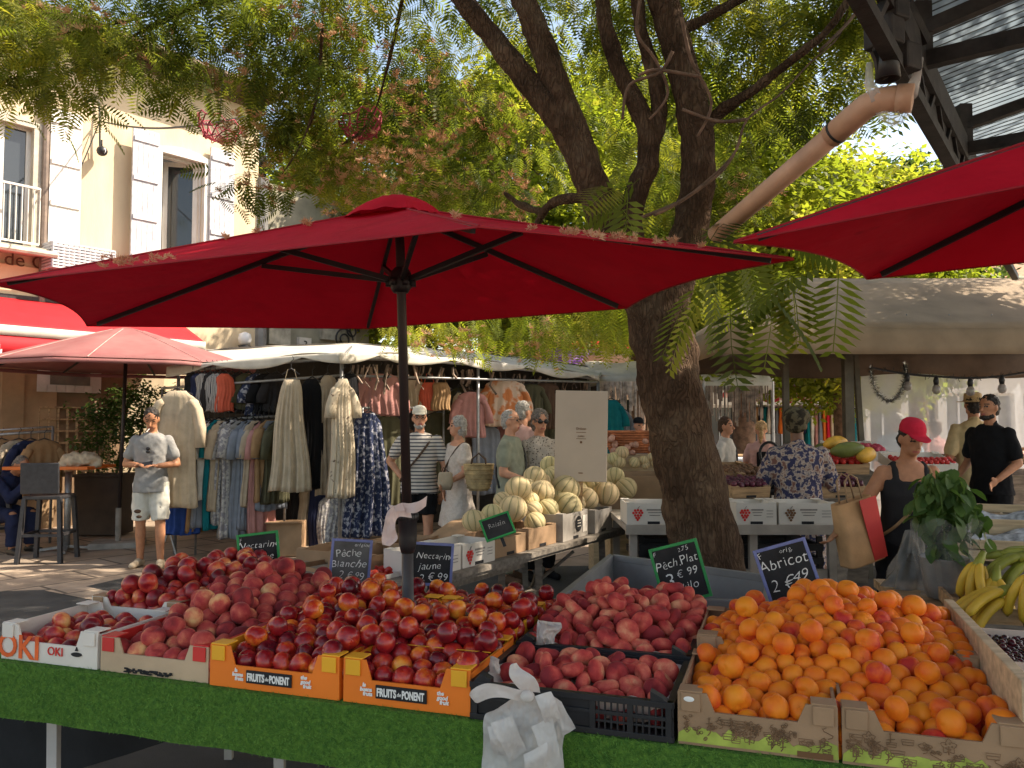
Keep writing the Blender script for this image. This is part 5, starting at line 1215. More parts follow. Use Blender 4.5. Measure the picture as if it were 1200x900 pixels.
    for it in clothes:
        kind, m = it[0], MATS[it[1]]; ar = it[2] if len(it) > 2 else None; mb = MB(); nm = kind; vx = .011
        if kind == 'shoes':
            for n, sx in (('R',-1),('L',1)):
                an = T @ J['ank'+n]; f = lambda x, y, z: an+T.to_3x3() @ V((x,y,z)); mb = MB(); mb.cap(f(0,.035,-.035), f(sx*.035,-.165,-.045), .043*k, .036*k); mb.cap(f(0,.02,-.03), f(sx*.01,-.06,-.02), .043*k, .04*k); mesh_obj('shoe', remesh(mb, .009, 4), m, o)
            continue
        if kind in ('t_shirt','shirt'):
            torso(mb, .016, .93, 1.48, hem=[(.82,.19*b,.14+belly*.3),(.88,.184*b,.135+belly*.4)]); sleeves(mb, .012, ar or .62, .008)
            mb.cap(T @ Ln @ V((0,.012,1.40)), T @ Ln @ V((0,.012,1.475)), .075*k, .062*k)
        elif kind == 'tank_top':
            torso(mb, .012, .93, 1.375, hem=[(.86,.165*b,.12)])
            for sx in (-1,1): mb.tube([T @ Ln @ V((sx*.09*b,-.085,1.33)), T @ Ln @ V((sx*.095*b,-.055,1.42)), T @ Ln @ V((sx*.09*b,0,1.455)), T @ Ln @ V((sx*.09*b,.06,1.42)), T @ Ln @ V((sx*.085*b,.1,1.33))], .026*k, 8)
        elif kind == 'shorts':
            torso(mb, .008, .84, .95); legs_(mb, .01, ar or .85, .014)
        elif kind == 'trousers':
            torso(mb, .007, .84, .95); legs_(mb, .008, ar or 1.92, .006)
        elif kind == 'dress':
            hz, hr = ar or (.5,.27); torso(mb, .016, .93, 1.42, hem=[(hz, hr, hr*.75),(hz+.15, hr*.93, hr*.7),(.8, .2*b, .15)]); sleeves(mb, .016, .5, .02)
        elif kind == 'skirt':
            hz, hr = ar or (.3,.2); torso(mb, .014, .93, 1.04, hem=[(hz, hr, hr*.8),((hz+.9)/2, (hr+.19)/2, .16),(.88,.19*b,.14)])
        elif kind == 'shoes':
            for n, sx in (('R',-1),('L',1)):
                an = T @ J['ank'+n]; f = lambda x, y, z: an+T.to_3x3() @ V((x,y,z)); mb.cap(f(0,.035,-.035), f(sx*.035,-.165,-.045), .043*k, .036*k); mb.cap(f(0,.02,-.03), f(sx*.01,-.06,-.02), .043*k, .04*k)
            vx = .009
        elif kind == 'hair_short':
            mb.ell((0,.022,.145), (.08,.087,.088), T @ HM, 16, 12); mb.ell((0,.05,.09), (.074,.062,.085), T @ HM); nm = 'hair'; vx = .009
        elif kind == 'hair_bob':
            mb.ell((0,.025,.14), (.092,.095,.098), T @ HM, 16, 12); mb.ell((0,.05,.07), (.088,.07,.1), T @ HM); nm = 'hair'; vx = .009
        elif kind == 'hair_thin':
            mb.ell((0,.03,.14), (.078,.084,.085), T @ HM, 16, 12); mb.ell((0,.055,.08), (.072,.055,.07), T @ HM); nm = 'hair'; vx = .009
        elif kind == 'hair_long':
            mb.ell((0,.02,.145), (.085,.092,.092), T @ HM, 16, 12); mb.loft([(-.16,.05,.03,0,.1),(-.05,.085,.055,0,.09),(.1,.085,.08,0,.045)], 14, T @ HM); nm = 'hair'; vx = .009
        elif kind == 'ponytail':
            mb.ell((0,.02,.145), (.083,.09,.09), T @ HM, 16, 12); mb.tube([T @ HM @ V((0,.1,.15)), T @ HM @ V((0,.15,.12)), T @ HM @ V((.01,.16,.02)), T @ HM @ V((.02,.13,-.1))], [.03*k,.035*k,.03*k,.012*k], 8); nm = 'hair'; vx = .009
        elif kind == 'beard':
            mb.ell((0,-.042,.008), (.048,.048,.028), T @ HM); mb.ell((0,-.012,.022), (.066,.052,.034), T @ HM); vx = .008
        elif kind == 'headwrap':
            mb.ell((0,.025,.17), (.115,.125,.09), T @ HM, 16, 12); mb.ell((0,.08,.16), (.09,.08,.08), T @ HM); mb.ell((0,.05,.09), (.09,.075,.06), T @ HM)
        elif kind == 'cap':
            mb.loft([(.148,.081,.098,0,.012),(.18,.082,.098,0,.014),(.215,.072,.085,0,.017),(.238,.05,.058,0,.017),(.248,.015,.018,0,.017)], 18, T @ HM); mb.loft([(.147,.066,.09,0,-.08),(.155,.066,.088,0,-.078)], 16, T @ HM @ Matrix.Rotation(.06,4,'X')); vx = .007
        elif kind == 'straw_hat':
            mb.loft([(.13,.15,.17,0,.01),(.14,.15,.17,0,.01)], 20, T @ HM); mb.loft([(.13,.085,.1,0,.01),(.22,.078,.09,0,.01),(.235,.05,.06,0,.01)], 18, T @ HM); nm = 'hat'
        elif kind in ('glasses','sunglasses'):
            for sx in (-1,1):
                if kind == 'sunglasses': mb.ell((sx*.034,-.083,.112), (.031,.014,.021), T @ HM, 10, 8)
                else: mb.tube([T @ HM @ V((sx*.034+.026*math.cos(a), -.093+.012*abs(math.cos(a)), .112+.019*math.sin(a))) for a in [6.29*q/14 for q in range(15)]], .0028*k, 5)
                mb.bar(T @ HM @ V((sx*.06,-.075,.118)), T @ HM @ V((sx*.078,.01,.118)), .005*k)
            mb.bar(T @ HM @ V((-.01,-.095,.115)), T @ HM @ V((.01,-.095,.115)), .005*k)
            mb.build(kind, m, o, True); continue
        elif kind == 'strap':       # cross-body strap, from one shoulder to the other hip
            sx = ar or 1; pts = [(sx*.1,.03,1.455),(sx*.12,-.075,1.40),(sx*.02,-.145-belly*.5,1.22),(-sx*.1,-.14-belly*.8,1.06),(-sx*.18,-.06,.95)]; pb = [(sx*.1,.03,1.455),(sx*.08,.11,1.38),(-sx*.05,.135,1.15),(-sx*.17,.06,.97)]
            for pt in (pts, pb):
                p_, r_ = spline([(T @ Ln @ V((x*b,y,z)), .012*k) for x, y, z in pt], 5); mb.tube(p_, r_, 6)
            mb.build('strap', m, o, True); continue
        me = remesh(mb, vx, 4); ob_ = mesh_obj(nm, me, m, o)
        if nm in ('hair','beard','headwrap') or kind in ('t_shirt','shirt','dress','shorts','trousers','skirt'):
            md = ob_.modifiers.new('d', 'DISPLACE'); md.texture = HAIRT if nm in ('hair','beard') else FOLDT; md.texture_coords = 'LOCAL'; md.strength = .03 if nm in ('hair','beard') else .022; md.mid_level = .5
    return o, T, HM, J
def cl(name, c, **kw): mat(name, c, .9, kw.pop('var', .1), kw.pop('scale', 9), kw.pop('bump', .5), kw.pop('bscale', 14), spec=.15, trans=kw.pop('trans', .08), **kw)
cl('cloth_grey', (.3,.29,.28)); cl('cloth_offwhite', (.62,.58,.5)); cl('cloth_black', (.012,.012,.014)); cl('cloth_navy', (.02,.025,.06)); cl('cloth_sage', (.28,.29,.22)); cl('cloth_cream', (.52,.42,.3)); cl('cloth_white', (.7,.66,.6)); cl('cloth_charcoal', (.03,.028,.03)); cl('cloth_yellow', (.6,.46,.25)); cl('cloth_pink', (.6,.36,.31)); cl('cloth_lightblue', (.3,.42,.52)); cl('cloth_redcap', (.6,.025,.055)); cl('cloth_olive', (.09,.085,.05)); cl('cloth_teal', (.01,.17,.2)); cl('cloth_coral', (.6,.12,.07)); cl('cloth_bluegrey', (.2,.22,.26)); cl('cloth_beige', (.45,.36,.26)); cl('cloth_blue', (.03,.07,.26)); cl('cloth_tan', (.33,.2,.1)); cl('cloth_orange', (.65,.16,.03)); cl('cloth_rose', (.45,.22,.2)); cl('cloth_brown', (.1,.06,.04))
pattern('denim_torn', 'blots', (.6,.57,.5), (.66,.63,.56), 5, c=(.7,.67,.6))
pattern('stripe_shirt', 'stripes', (.66,.6,.54), (.08,.08,.1), 8.0, thr=.72)
pattern('check_dress', 'blots', (.6,.52,.46), (.66,.58,.52), 40)
pattern('leopard', 'vor', (.1,.08,.07), (.46,.4,.34), 45, thr=.3)
pattern('floral_print', 'blots', (.045,.045,.1), (.48,.39,.33), 24, thr=.49, c=(.2,.1,.08))
pattern('camo_wrap', 'blots', (.03,.024,.016), (.12,.1,.06), 16, thr=.5)
pattern('navy_floral', 'blots', (.03,.04,.09), (.4,.4,.46), 22, thr=.56)
pattern('cream_floral', 'blots', (.56,.47,.35), (.12,.08,.06), 20, thr=.66)
pattern('grey_print', 'blots', (.26,.25,.27), (.5,.48,.46), 25)
pattern('stripe_dark', 'vstripes', (.6,.56,.52), (.04,.04,.06), 22, rot=(0,0,.6), thr=.5)
pattern('tie_dye', 'blots', (.62,.22,.08), (.66,.5,.38), 5, thr=.48)
mat('straw', (.5,.36,.18), .85, .3, 10, .8, 60); mat('leather_brown', (.09,.05,.03), .6, .2, 10); mat('leather_black', (.02,.018,.018), .5, .1, 10)

# 1 man smoking
p, T, HM, J = person('man in grey T-shirt and torn pale shorts smoking with eyes on his hands', G(175,664), 8, 1.78, 1.0, 'skin_tan',
  arms={'elR':(-.27,.0,1.13),'wrR':(-.09,-.2,1.13),'hdR':(.6,-.7,.1),'elL':(.27,0,1.13),'wrL':(.13,-.22,1.12),'hdL':(-.6,-.7,.1)},
  clothes=[('t_shirt','cloth_grey'),('shorts','denim_torn',.92),('shoes','cloth_beige'),('hair_short','hair_dark')], headrot=(.5,0,.12), legs={'ankL':(.13,-.06,.08),'kneeL':(.115,-.04,.48)})
mb = MB(); a = T @ HM @ V((-.012,-.095,.035)); mb.tube([a, a+T.to_3x3() @ V((-.01,-.06,-.035))], .0045, 6); tag(mb.build('cigarette', M_('ink_white')), 'white cigarette hanging from the lips of the man in grey', 'cigarette')
mb = MB(); mb.box((0,0,0), (.075,.012,.14), Matrix.Translation(T @ V((.02,-.28,1.14))) @ Matrix.Rotation(-.9,4,'X') @ Matrix.Rotation(1.3,4,'Y')); tag(mb.build('phone', M_('black_plastic'), bevel=.004), 'dark mobile phone held by the smoking man in grey', 'phone')
gl = thing('sunglasses', 'dark sunglasses hanging from the neckline of the grey T-shirt', 'sunglasses', T @ V((0,-.15,1.33)))
mb = MB(); 
for sx in (-1,1): mb.ell((sx*.0,-.142,1.335-.03-.035*(sx+1)/2), (.024,.008,.018), T)
mb.build('lenses', M_('leather_black'), gl, True)
mb = MB()
for x, y, z, r_ in ((-.105,-.105,.62,.032),(-.09,-.1,.56,.025),(.11,-.105,.66,.03),(.12,-.1,.57,.026)): mb.ell((x,y,z), (r_*1.2,.012,r_*.7), T, 8, 6)
mb.build('torn_hole', M_('cloth_brown'), p, True)
# 2-6 group at the clothes stall
person('older man in striped T-shirt, pale cap and glasses with a shoulder strap', (W(492,497,9).x, 9.0, 0), -6, 1.78, 1.12, 'skin', arms={'elR':(-.36,.1,1.16),'wrR':(-.2,.02,.98),'hdR':(.7,-.3,-.5)}, belly=.05,
  clothes=[('t_shirt','stripe_shirt'),('shorts','cloth_black',.75),('shoes','cloth_brown'),('beard','hair_grey'),('cap','cloth_offwhite'),('glasses','leather_black'),('strap','leather_brown',1)], headrot=(0,0,.3))
p, T, HM, J = person('white haired woman in a pale checked dress turned towards the man in stripes', (W(537,497,8.9).x, 8.9, 0), -60, 1.68, 1.08, 'skin', female=True, arms={'elL':(.23,-.02,1.12),'wrL':(.22,-.22,1.02)},
  clothes=[('dress','check_dress',(.5,.27)),('shoes','cloth_beige'),('hair_bob','hair_grey'),('strap','leather_brown',1)], headrot=(0,0,-.25))
def basket(pos, label):
    o = thing('straw_bag', label, 'bag', pos); mb = MB(); x, y, z = pos
    prof = []
    mb.loft([(z,.1,.07,x,y),(z+.06,.13,.085,x,y),(z+.16,.15,.09,x,y),(z+.27,.165,.085,x,y),(z+.29,.165,.085,x,y)], 22); mb.build('basket', M_('straw'), o, True)
    mb = MB()
    for k in range(6): zz = z+.03+k*.05; rx = .115+.045*min(1,(zz-z)/.2); mb.tube([(x+(rx+.004)*math.cos(a), y+(rx*.6+.004)*math.sin(a), zz) for a in [6.29*q/24 for q in range(25)]], .006, 5)
    mb.build('weave_band', M_('straw'), o, True)
    for dy in (-.07,.07):
        mb = MB(); mb.tube([(x-.08,y+dy,z+.27),(x-.07,y+dy,z+.34),(x,y+dy*.6,z+.40),(x+.07,y+dy,z+.34),(x+.08,y+dy,z+.27)], .009, 6); mb.build('handle', M_('leather_brown'), o, True)
q = W(561,575,8.65); basket((q.x, q.y, q.z), 'woven straw shoulder bag at the side of the woman in the checked dress')
q = W(522,562,8.6); hb = thing('handbag', 'small pale crossbody bag on the front of the woman in the checked dress', 'bag', q); mb = MB(); mb.loft([(q.z-.11,.06,.03,q.x,q.y),(q.z-.05,.085,.045,q.x,q.y),(q.z+.06,.075,.035,q.x,q.y),(q.z+.08,.06,.02,q.x,q.y)], 16, e=3); mb.build('pouch', M_('cloth_beige'), hb, True); mb = MB(); mb.tube([(q.x-.05,q.y,q.z+.07),(q.x-.02,q.y-.02,q.z+.13),(q.x+.05,q.y,q.z+.07)], .007, 5); mb.build('handle', M_('leather_brown'), hb, True)
person('grey haired man in sage green T-shirt with glasses, in profile beside the melons', (W(598,497,8.2).x, 8.2, 0), 72, 1.74, 1.08, 'skin', arms={'elR':(-.23,0,1.12),'wrR':(-.2,-.24,1.05),'elL':(.23,0,1.12),'wrL':(.18,-.24,1.04)}, belly=.04,
  clothes=[('t_shirt','cloth_sage'),('trousers','cloth_sage'),('shoes','cloth_brown'),('hair_thin','hair_grey'),('glasses','leather_black'),('strap','leather_black',1)])
person('tall white haired man in a pale shirt standing behind the man in green', (W(613,497,9.5).x, 9.5, 0), 130, 1.86, 1.0, 'skin', clothes=[('t_shirt','cloth_pink'),('trousers','cloth_beige'),('hair_short','hair_grey'),('shoes','cloth_brown')])
person('woman with dark sunglasses and leopard print blouse looking at the melons', (W(632,497,8.4).x, 8.4, 0), 20, 1.74, 1.0, 'skin', female=True, clothes=[('shirt','leopard',1.3),('trousers','cloth_black'),('shoes','cloth_black'),('hair_bob','hair_mixed'),('sunglasses','leather_black')], headrot=(.15,0,0))
# 7-8 beyond the trunk
person('boy in a white T-shirt with a dark shoulder strap seen right of the tree trunk', (W(850,497,10).x, 10.0, 0), 55, 1.68, .95, 'skin', arms={'elL':(.22,0,1.12),'wrL':(.16,-.22,1.0)}, clothes=[('t_shirt','cloth_white'),('shorts','cloth_navy'),('shoes','cloth_white'),('hair_short','hair_brown'),('strap','leather_black',1)])
person('blonde woman with a ponytail and pale pink top, seen from behind with the pushchair', (W(892,497,10.6).x, 10.6, 0), 165, 1.63, 1.0, 'skin', female=True, arms={'elL':(.23,-.02,1.12),'wrL':(.2,-.26,1.0),'elR':(-.23,-.02,1.12),'wrR':(-.2,-.26,1.0)}, clothes=[('t_shirt','cloth_pink'),('trousers','cloth_white'),('shoes','cloth_white'),('ponytail','hair_blonde')])
# 9-10 at the fruit stall
person('woman in blue and white printed blouse and patterned headwrap, seen from behind at the stall', (W(934,497,6.6).x, 6.6, 0), 172, 1.70, 1.22, 'skin_brown', female=True, arms={'elR':(-.28,-.05,1.14),'wrR':(-.25,-.28,1.05),'elL':(.28,-.05,1.14),'wrL':(.27,-.27,1.06)}, clothes=[('shirt','floral_print',1.5),('skirt','floral_print',(.3,.24)),('shoes','cloth_black'),('headwrap','camo_wrap')], headrot=(.1,0,-.3))
p, T, HM, J = person('stall woman in red cap and black tank top reaching sideways over the fruit', (W(1057,497,5.25).x, 5.25, 0), -8, 1.63, 1.03, 'skin_tan', female=True, arms={'elR':(-.31,-.08,1.13),'wrR':(-.5,-.2,.99),'hdR':(-.6,-.4,-.6),'elL':(.21,.03,1.11),'wrL':(.19,-.1,.9)}, clothes=[('tank_top','cloth_charcoal'),('trousers','cloth_black'),('shoes','cloth_black'),('hair_short','hair_dark'),('cap','cloth_redcap'),('strap','cloth_tan',1)], headrot=(.15,.06,.2), lean=.2)
person('bearded man in black T-shirt standing in profile under the string lights', (W(1160,497,7.9).x, 7.9, .06), -68, 1.82, 1.06, 'skin_tan', arms={'elL':(.25,.02,1.12),'wrL':(.22,-.2,.98),'elR':(-.25,.02,1.12),'wrR':(-.2,-.2,.98)}, clothes=[('t_shirt','cloth_black',.7),('trousers','cloth_black'),('shoes','cloth_black'),('hair_short','hair_dark'),('beard','hair_dark')])
person('man in straw hat and yellow shirt standing behind the man in black', (W(1141,497,8.8).x, 8.8, .05), 175, 1.88, 1.0, 'skin_tan', clothes=[('shirt','cloth_yellow',.8),('trousers','cloth_beige'),('hair_short','hair_dark'),('straw_hat','straw'),('shoes','cloth_brown')])
person('passer-by in light blue shirt blurred behind the clear plastic sheet', (W(1052,497,11).x, 11.0, 0), 160, 1.74, 1.1, 'skin', clothes=[('t_shirt','cloth_lightblue'),('trousers','cloth_navy'),('hair_short','hair_grey'),('shoes','cloth_brown')], detail=False)
person('passer-by in pinkish top behind the plastic sheet near the string lights', (W(1095,497,12).x, 12.0, 0), 200, 1.66, 1.0, 'skin', clothes=[('t_shirt','cloth_rose'),('trousers','cloth_bluegrey'),('hair_bob','hair_brown'),('shoes','cloth_brown')], detail=False)
person('distant shopper with dark cap between the sign board and the tree trunk', (W(748,497,12.5).x, 12.5, 0), 20, 1.68, 1.0, 'skin', clothes=[('t_shirt','cloth_navy'),('trousers','cloth_olive'),('cap','cloth_black'),('shoes','cloth_brown')], detail=False)
# 13 seated at the bar
person('seated person in dark jacket bending over behind the orange table at the left edge', (W(2,497,10.2).x, 10.2, -.4), 70, 1.7, 1.05, 'skin_tan', lean=.5, arms={'elR':(-.2,-.45,1.12),'wrR':(-.1,-.6,1.3),'elL':(.2,-.45,1.12),'wrL':(.05,-.62,1.3)}, legs={'kneeR':(-.14,-.42,.9),'kneeL':(.14,-.42,.9),'ankR':(-.14,-.42,.48),'ankL':(.14,-.38,.48)}, clothes=[('shirt','cloth_navy',1.8),('trousers','cloth_navy'),('shoes','leather_black'),('hair_thin','hair_mixed')], headrot=(.3,0,0))

# ================================================================= bar furniture
def stool(label, pos, rz):
    o = thing('bar_stool', label, 'bar stool', pos, rz, 'dark bar stools at the orange table'); M = Matrix.Translation(V(pos)) @ Matrix.Rotation(rz,4,'Z'); m = mat('rattan_plastic', (.035,.033,.036), .5, .15, 20, .3, 90)
    mb = MB(); mb.box((0,0,.75), (.42,.42,.045), M); mb.build('seat', m, o, bevel=.012)
    mb = MB(); mb.box((0,-.2,.99), (.42,.03,.36), M @ Matrix.Rotation(.06,4,'X')); mb.build('backrest', m, o, bevel=.012)
    for x in (-1,1):
        for y in (-1,1): mb = MB(); mb.bar(M @ V((x*.19,y*.19,.74)), M @ V((x*.235,y*.235,0)), .045); mb.build('leg', m, o)
    mb = MB()
    for x in (-1,1): mb.bar(M @ V((x*.215,-.21,.32)), M @ V((x*.215,.21,.32)), .03)
    for y in (-1,1): mb.bar(M @ V((-.21,y*.215,.32)), M @ V((.21,y*.215,.32)), .03)
    mb.build('footrest', m, o); return o
stool('dark bar stool with its back to us in front of the orange table', G(56,657), .12)
stool('dark bar stool cut off by the left edge of the picture beside the orange table', G(-22,650), -.5)
c = G(44,655); c = V((c.x, c.y+.62, 0))
bt = thing('bar_table', 'tall table with bright orange top on a single grey post', 'table', c)
tz = W(50,549,c.y-.35).z
mb = MB(); mb.box((c.x-.1,c.y,tz), (1.05,.72,.04)); mb.build('tabletop', mat('table_orange', (.7,.16,.02), .45, .08, 4), bt, bevel=.006)
mb = MB(); mb.tube([(c.x,c.y,.03),(c.x,c.y,tz-.02)], .04, 14); mb.build('post', M_('steel'), bt, True)
mb = MB()
for a in (.4,2,3.5,5.1): mb.bar((c.x,c.y,.06), (c.x+.33*math.cos(a), c.y+.33*math.sin(a), .02), .05, .03)
mb.build('foot', M_('steel'), bt)
cb = thing('cloth_heap', 'crumpled beige cloth lying on the orange table', 'cloth', (c.x+.25,c.y-.1,tz+.02))
mb = MB()
for k in range(9): a = k*.8; mb.ell((c.x+.22+.13*math.cos(a)*(k%3)*.6, c.y-.12+.06*math.sin(a), tz+.08+.025*math.sin(k*2)), (.12+.03*(k%2),.08,.065+.02*(k%3)), Matrix(), 12, 8)
me = remesh(mb, .014, 1); oo = mesh_obj('fabric', me, M_('cloth_cream'), cb); dtx = bpy.data.textures.new('crumple', 'CLOUDS'); dtx.noise_scale = .09; md = oo.modifiers.new('d','DISPLACE'); md.texture = dtx; md.strength = .09; md.texture_coords = 'LOCAL'
# faded parasol
pb = G(138,640); Mp = Matrix.Translation(pb)
ps = thing('faded_parasol', 'round sun faded red parasol over the café terrace', 'parasol', pb)
zh, za = W(135,429,pb.y-.3).z, W(150,384,pb.y).z; Rp = 1.72
fad = mat('faded_red', (.35,.16,.15), .75, .25, 2.5, .1, 30, trans=.2, c2=(.3,.1,.1))
cxp = W(148,430,pb.y).x
def pp_(a, r_): q = 2*PI/8; f = (a % q)/q; rr = Rp*r_*math.cos(PI/8)/math.cos((f-.5)*q); return V((cxp+rr*math.cos(a), pb.y+rr*math.sin(a), za+(zh-za)*(r_**1.08)+.01))
mb = MB(); mb.grid(lambda u, v: pp_(u*2*PI+.2, .03+.97*v), 64, 8); mb.grid(lambda u, v: pp_(u*2*PI+.2, 1)-V((0,0,.012+.05*v)), 64, 1); mb.build('canopy', fad, ps, True, solid=.004)
for k in range(8): mb = MB(); a = k*PI/4+.2; mb.bar(pp_(a-.0001,.03)-V((0,0,.02)), pp_(a-.0001,.98)-V((0,0,.03)), .02); mb.build('rib', rib_m, ps)
mb = MB()
for k in range(8): a = k*PI/4+.2; mb.tube([pp_(a,r_/8)+V((0,0,.006)) for r_ in range(1,9)], .006, 5)
mb.build('seam', mat('faded_seam', (.55,.3,.27), .8), ps)
mb = MB(); mb.tube([(pb.x,pb.y,.05),(cxp,pb.y,za)], .024, 12); mb.build('pole', pole_m, ps, True)
mb = MB(); mb.box((pb.x,pb.y,.035), (.62,.5,.07), rz=.3); mb.tube([(pb.x,pb.y,.07),(pb.x,pb.y,.5)], .036, 12); mb.build('base', mat('concrete', (.3,.27,.24), .9, .2, 6, .3, 50), ps)
# jacket rail behind the table, planter, climbing plant
q0, q1 = W(-40,512,10.6), W(62,505,10.9)
jr = thing('jacket_rail', 'chrome clothes rail behind the orange table', 'clothes rail', (q0.x,q0.y,0))
mb = MB(); mb.tube([q0,q1], .018, 8); mb.tube([q0+V((0,0,.06)),q1+V((0,0,.06))], .012, 8); mb.tube([V((q1.x,q1.y,0)),q1+V((0,0,.06))], .018, 8); mb.tube([V((q0.x,q0.y,0)),q0+V((0,0,.06))], .018, 8); mb.build('tube', M_('steel'), jr, True)
ivy = thing('climbing_plant', 'leafy climbing plant with sun dapples growing on the café wall', 'plant', W(140,600,12.0))
pts = np.concatenate([cloud(x, y, 12.1, rx_, ry_, .2, n, rng) for x, y, rx_, ry_, n in ((150,480,26,20,200),(125,500,20,25,160),(165,470,15,15,80),(118,530,15,20,90),(150,520,20,25,130),(185,462,14,8,40),(112,560,10,20,50))])
mb = MB(); 
for x0_, x1_ in ((118,112),(125,150),(130,175)): mb.tube([W(122,610,12.2), W((x0_+x1_)/2,550,12.2), W(x1_,470,12.2)], .02, 6)
mb.build('stem', M_('bark_smooth'), ivy, True); scatter_mesh('leaves', leaf_template(), pts, (.07,.13), leafC, ivy, .2)
pl_ = thing('planter', 'tall dark brown planter box below the climbing plant', 'planter', W(95,620,11.5)); a_, b_ = W(88,560,11.5), W(140,622,11.5)
mb = MB(); mb.box(((a_.x+b_.x)/2, 11.7, (a_.z)/2+.02), (b_.x-a_.x, .45, a_.z)); mb.box(((a_.x+b_.x)/2, 11.7, a_.z+.03), (b_.x-a_.x+.05, .5, .04)); mb.build('box', mat('planter_brown', (.05,.032,.022), .7, .2, 6), pl_, bevel=.01); mb = MB(); mb.box(((a_.x+b_.x)/2, 11.7, a_.z-.02), (b_.x-a_.x-.05,.4,.04)); mb.build('soil', mat('soil', (.03,.02,.012), .95), pl_)
# ================================================================= clothes stall
def garment(name, label, cat, px, py, Y, L, ws, wh, m, yaw=0, sleeve=0, rip=.5, group=None, depth=.05, waist=None, strap=False, seed=0, hanger=True):
    c = W(px, py, Y); M = Matrix.Translation(c) @ Matrix.Rotation(yaw, 4, 'Z'); o = thing(name, label, cat, c, yaw, group); g = random.Random(seed+int(px)*7)
    n = 64; rings = 20; k1 = g.randint(6,9); ph = g.uniform(0,6); pts = []
    for i in range(rings+1):
        t = i/rings; z = -L*t + (.02 if i == 0 else 0)
        if t < .06: w_ = ws*(.45+.55*t/.06) if not strap else ws*(.75+.25*t/.06)
        elif waist and t < waist[0]: w_ = ws+(waist[1]-ws)*sd((t-.06)/(waist[0]-.06))
        else:
            t0_ = waist[0] if waist else .06; w0 = waist[1] if waist else ws; w_ = w0+(wh-w0)*((t-t0_)/(1-t0_))**.9
        d_ = depth*(.5+.6*t)+.01; A_ = rip*.075*t**.7*(.4+.6*wh/.5)
        for j in range(n):
            a = 2*PI*j/n; r_ = A_*math.sin(k1*a*2+ph+.8*math.sin(t*3+a))+A_*.55*math.sin(k1*a-ph*2+2*t)+A_*.3*math.sin(k1*3*a+ph)
            pts.append(M @ V((w_/2*math.cos(a)+.012*math.sin(t*7+ph), (d_+r_)*math.sin(a)+r_*.3, z+.012*math.sin(a*3+ph)*(i == rings))))
    mb = MB(); mb.add(pts, [(i*n+j, (i+1)*n+j, (i+1)*n+(j+1)%n, i*n+(j+1)%n) for i in range(rings) for j in range(n)]); mb.add([], [])
    mb.f.append(tuple(range(n))); mb.mi.append(0); mb.f.append(tuple(rings*n+j for j in range(n-1,-1,-1))); mb.mi.append(0)
    mb.build('fabric', m, o, True)
    if sleeve:
        for sx in (-1,1):
            mb = MB(); mb.tube([M @ V((sx*(ws*.34),0,-.1)), M @ V((sx*(ws*.43),0,-.13)), M @ V((sx*(ws*.5+.01),0,-.2)), M @ V((sx*(ws*.5+.035+.025*sleeve),-.01,-.2-.22*sleeve)), M @ V((sx*(ws*.5+.04+.03*sleeve),-.012,-.22-.42*sleeve))], [.045,.055,.058,.06,.066], 14, noisef=.14); mb.build('sleeve', m, o, True)
    if strap:
        for sx in (-1,1): mb = MB(); mb.bar(M @ V((sx*ws*.3,0,0)), M @ V((sx*ws*.16,0,.14)), .02, .006); mb.build('strap', m, o)
    if hanger:
        hz = .13 if strap else 0.03; mb = MB(); mb.tube([M @ V((-ws*.4,0,hz-.05)), M @ V((0,0,hz+.02)), M @ V((ws*.4,0,hz-.05))], .009, 6); mb.tube([M @ V((0,0,hz+.02)), M @ V((0,0,hz+.1)), M @ V((.03,0,hz+.13)), M @ V((.015,0,hz+.16))], .005, 5); mb.build('hanger', M_('black_plastic'), o)
    return o
st = thing('clothes_stall', 'long clothes stall with scalloped off white awning in front of the stone house', 'market stall', W(400,620,9.8))
# plan: left front corner, near corner, right end (all under the awning edge)
FE = [W(196,430,9.9), W(300,420,9.5), W(398,413,9.15), W(470,415,10.0), W(560,422,11.2), W(640,431,12.4), W(702,440,13.4)]
BE = [W(225,411,12.3), W(320,405,12.6), W(415,402,12.8), W(500,408,13.3), W(580,415,14), W(650,423,14.8), W(705,431,15.4)]
def ev(E, u): x = u*(len(E)-1); i = min(int(x), len(E)-2); return E[i].lerp(E[i+1], x-i)
mb = MB(); mb.grid(lambda u, v: ev(FE,u).lerp(ev(BE,u),v)+V((0,0,-.06*math.sin(PI*v)+.02*math.sin(u*30)*(1-v))), 70, 8)
mb.grid(lambda u, v: ev(FE,u)+V((.0,-.012-.02*v,-(.03+.10*abs(math.cos(u*18)))*v)), 180, 3); mb.build('awning', M_('awning_white'), st, True, solid=.005)
fm_ = M_('steel')
for q in (FE[0]+V((.1,.1,-.1)), FE[2]+V((0,.12,-.05)), FE[4]+V((0,.1,-.05)), FE[6]+V((0,.1,-.05))):
    mb = MB(); mb.tube([V((q.x,q.y,0)), q], .022, 8); mb.build('post', fm_, st, True)
mb = MB(); mb.tube([q+V((0,.08,-.06)) for q in FE], .02, 8); mb.tube([q+V((0,-.1,-.05)) for q in BE], .02, 8)
for i in range(0,7,2): mb.tube([FE[i]+V((0,.08,-.06)), BE[i]+V((0,-.1,-.05))], .018, 8)
mb.build('roof_bar', fm_, st, True)
mb = MB()
def bk(u, v): q = ev(BE,u); return V((q.x+.05*math.sin(u*50), q.y-.2+.06*math.sin(u*43), q.z*v-.02))
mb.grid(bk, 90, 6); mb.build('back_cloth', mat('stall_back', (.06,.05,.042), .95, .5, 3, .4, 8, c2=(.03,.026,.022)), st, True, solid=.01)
mb = MB()
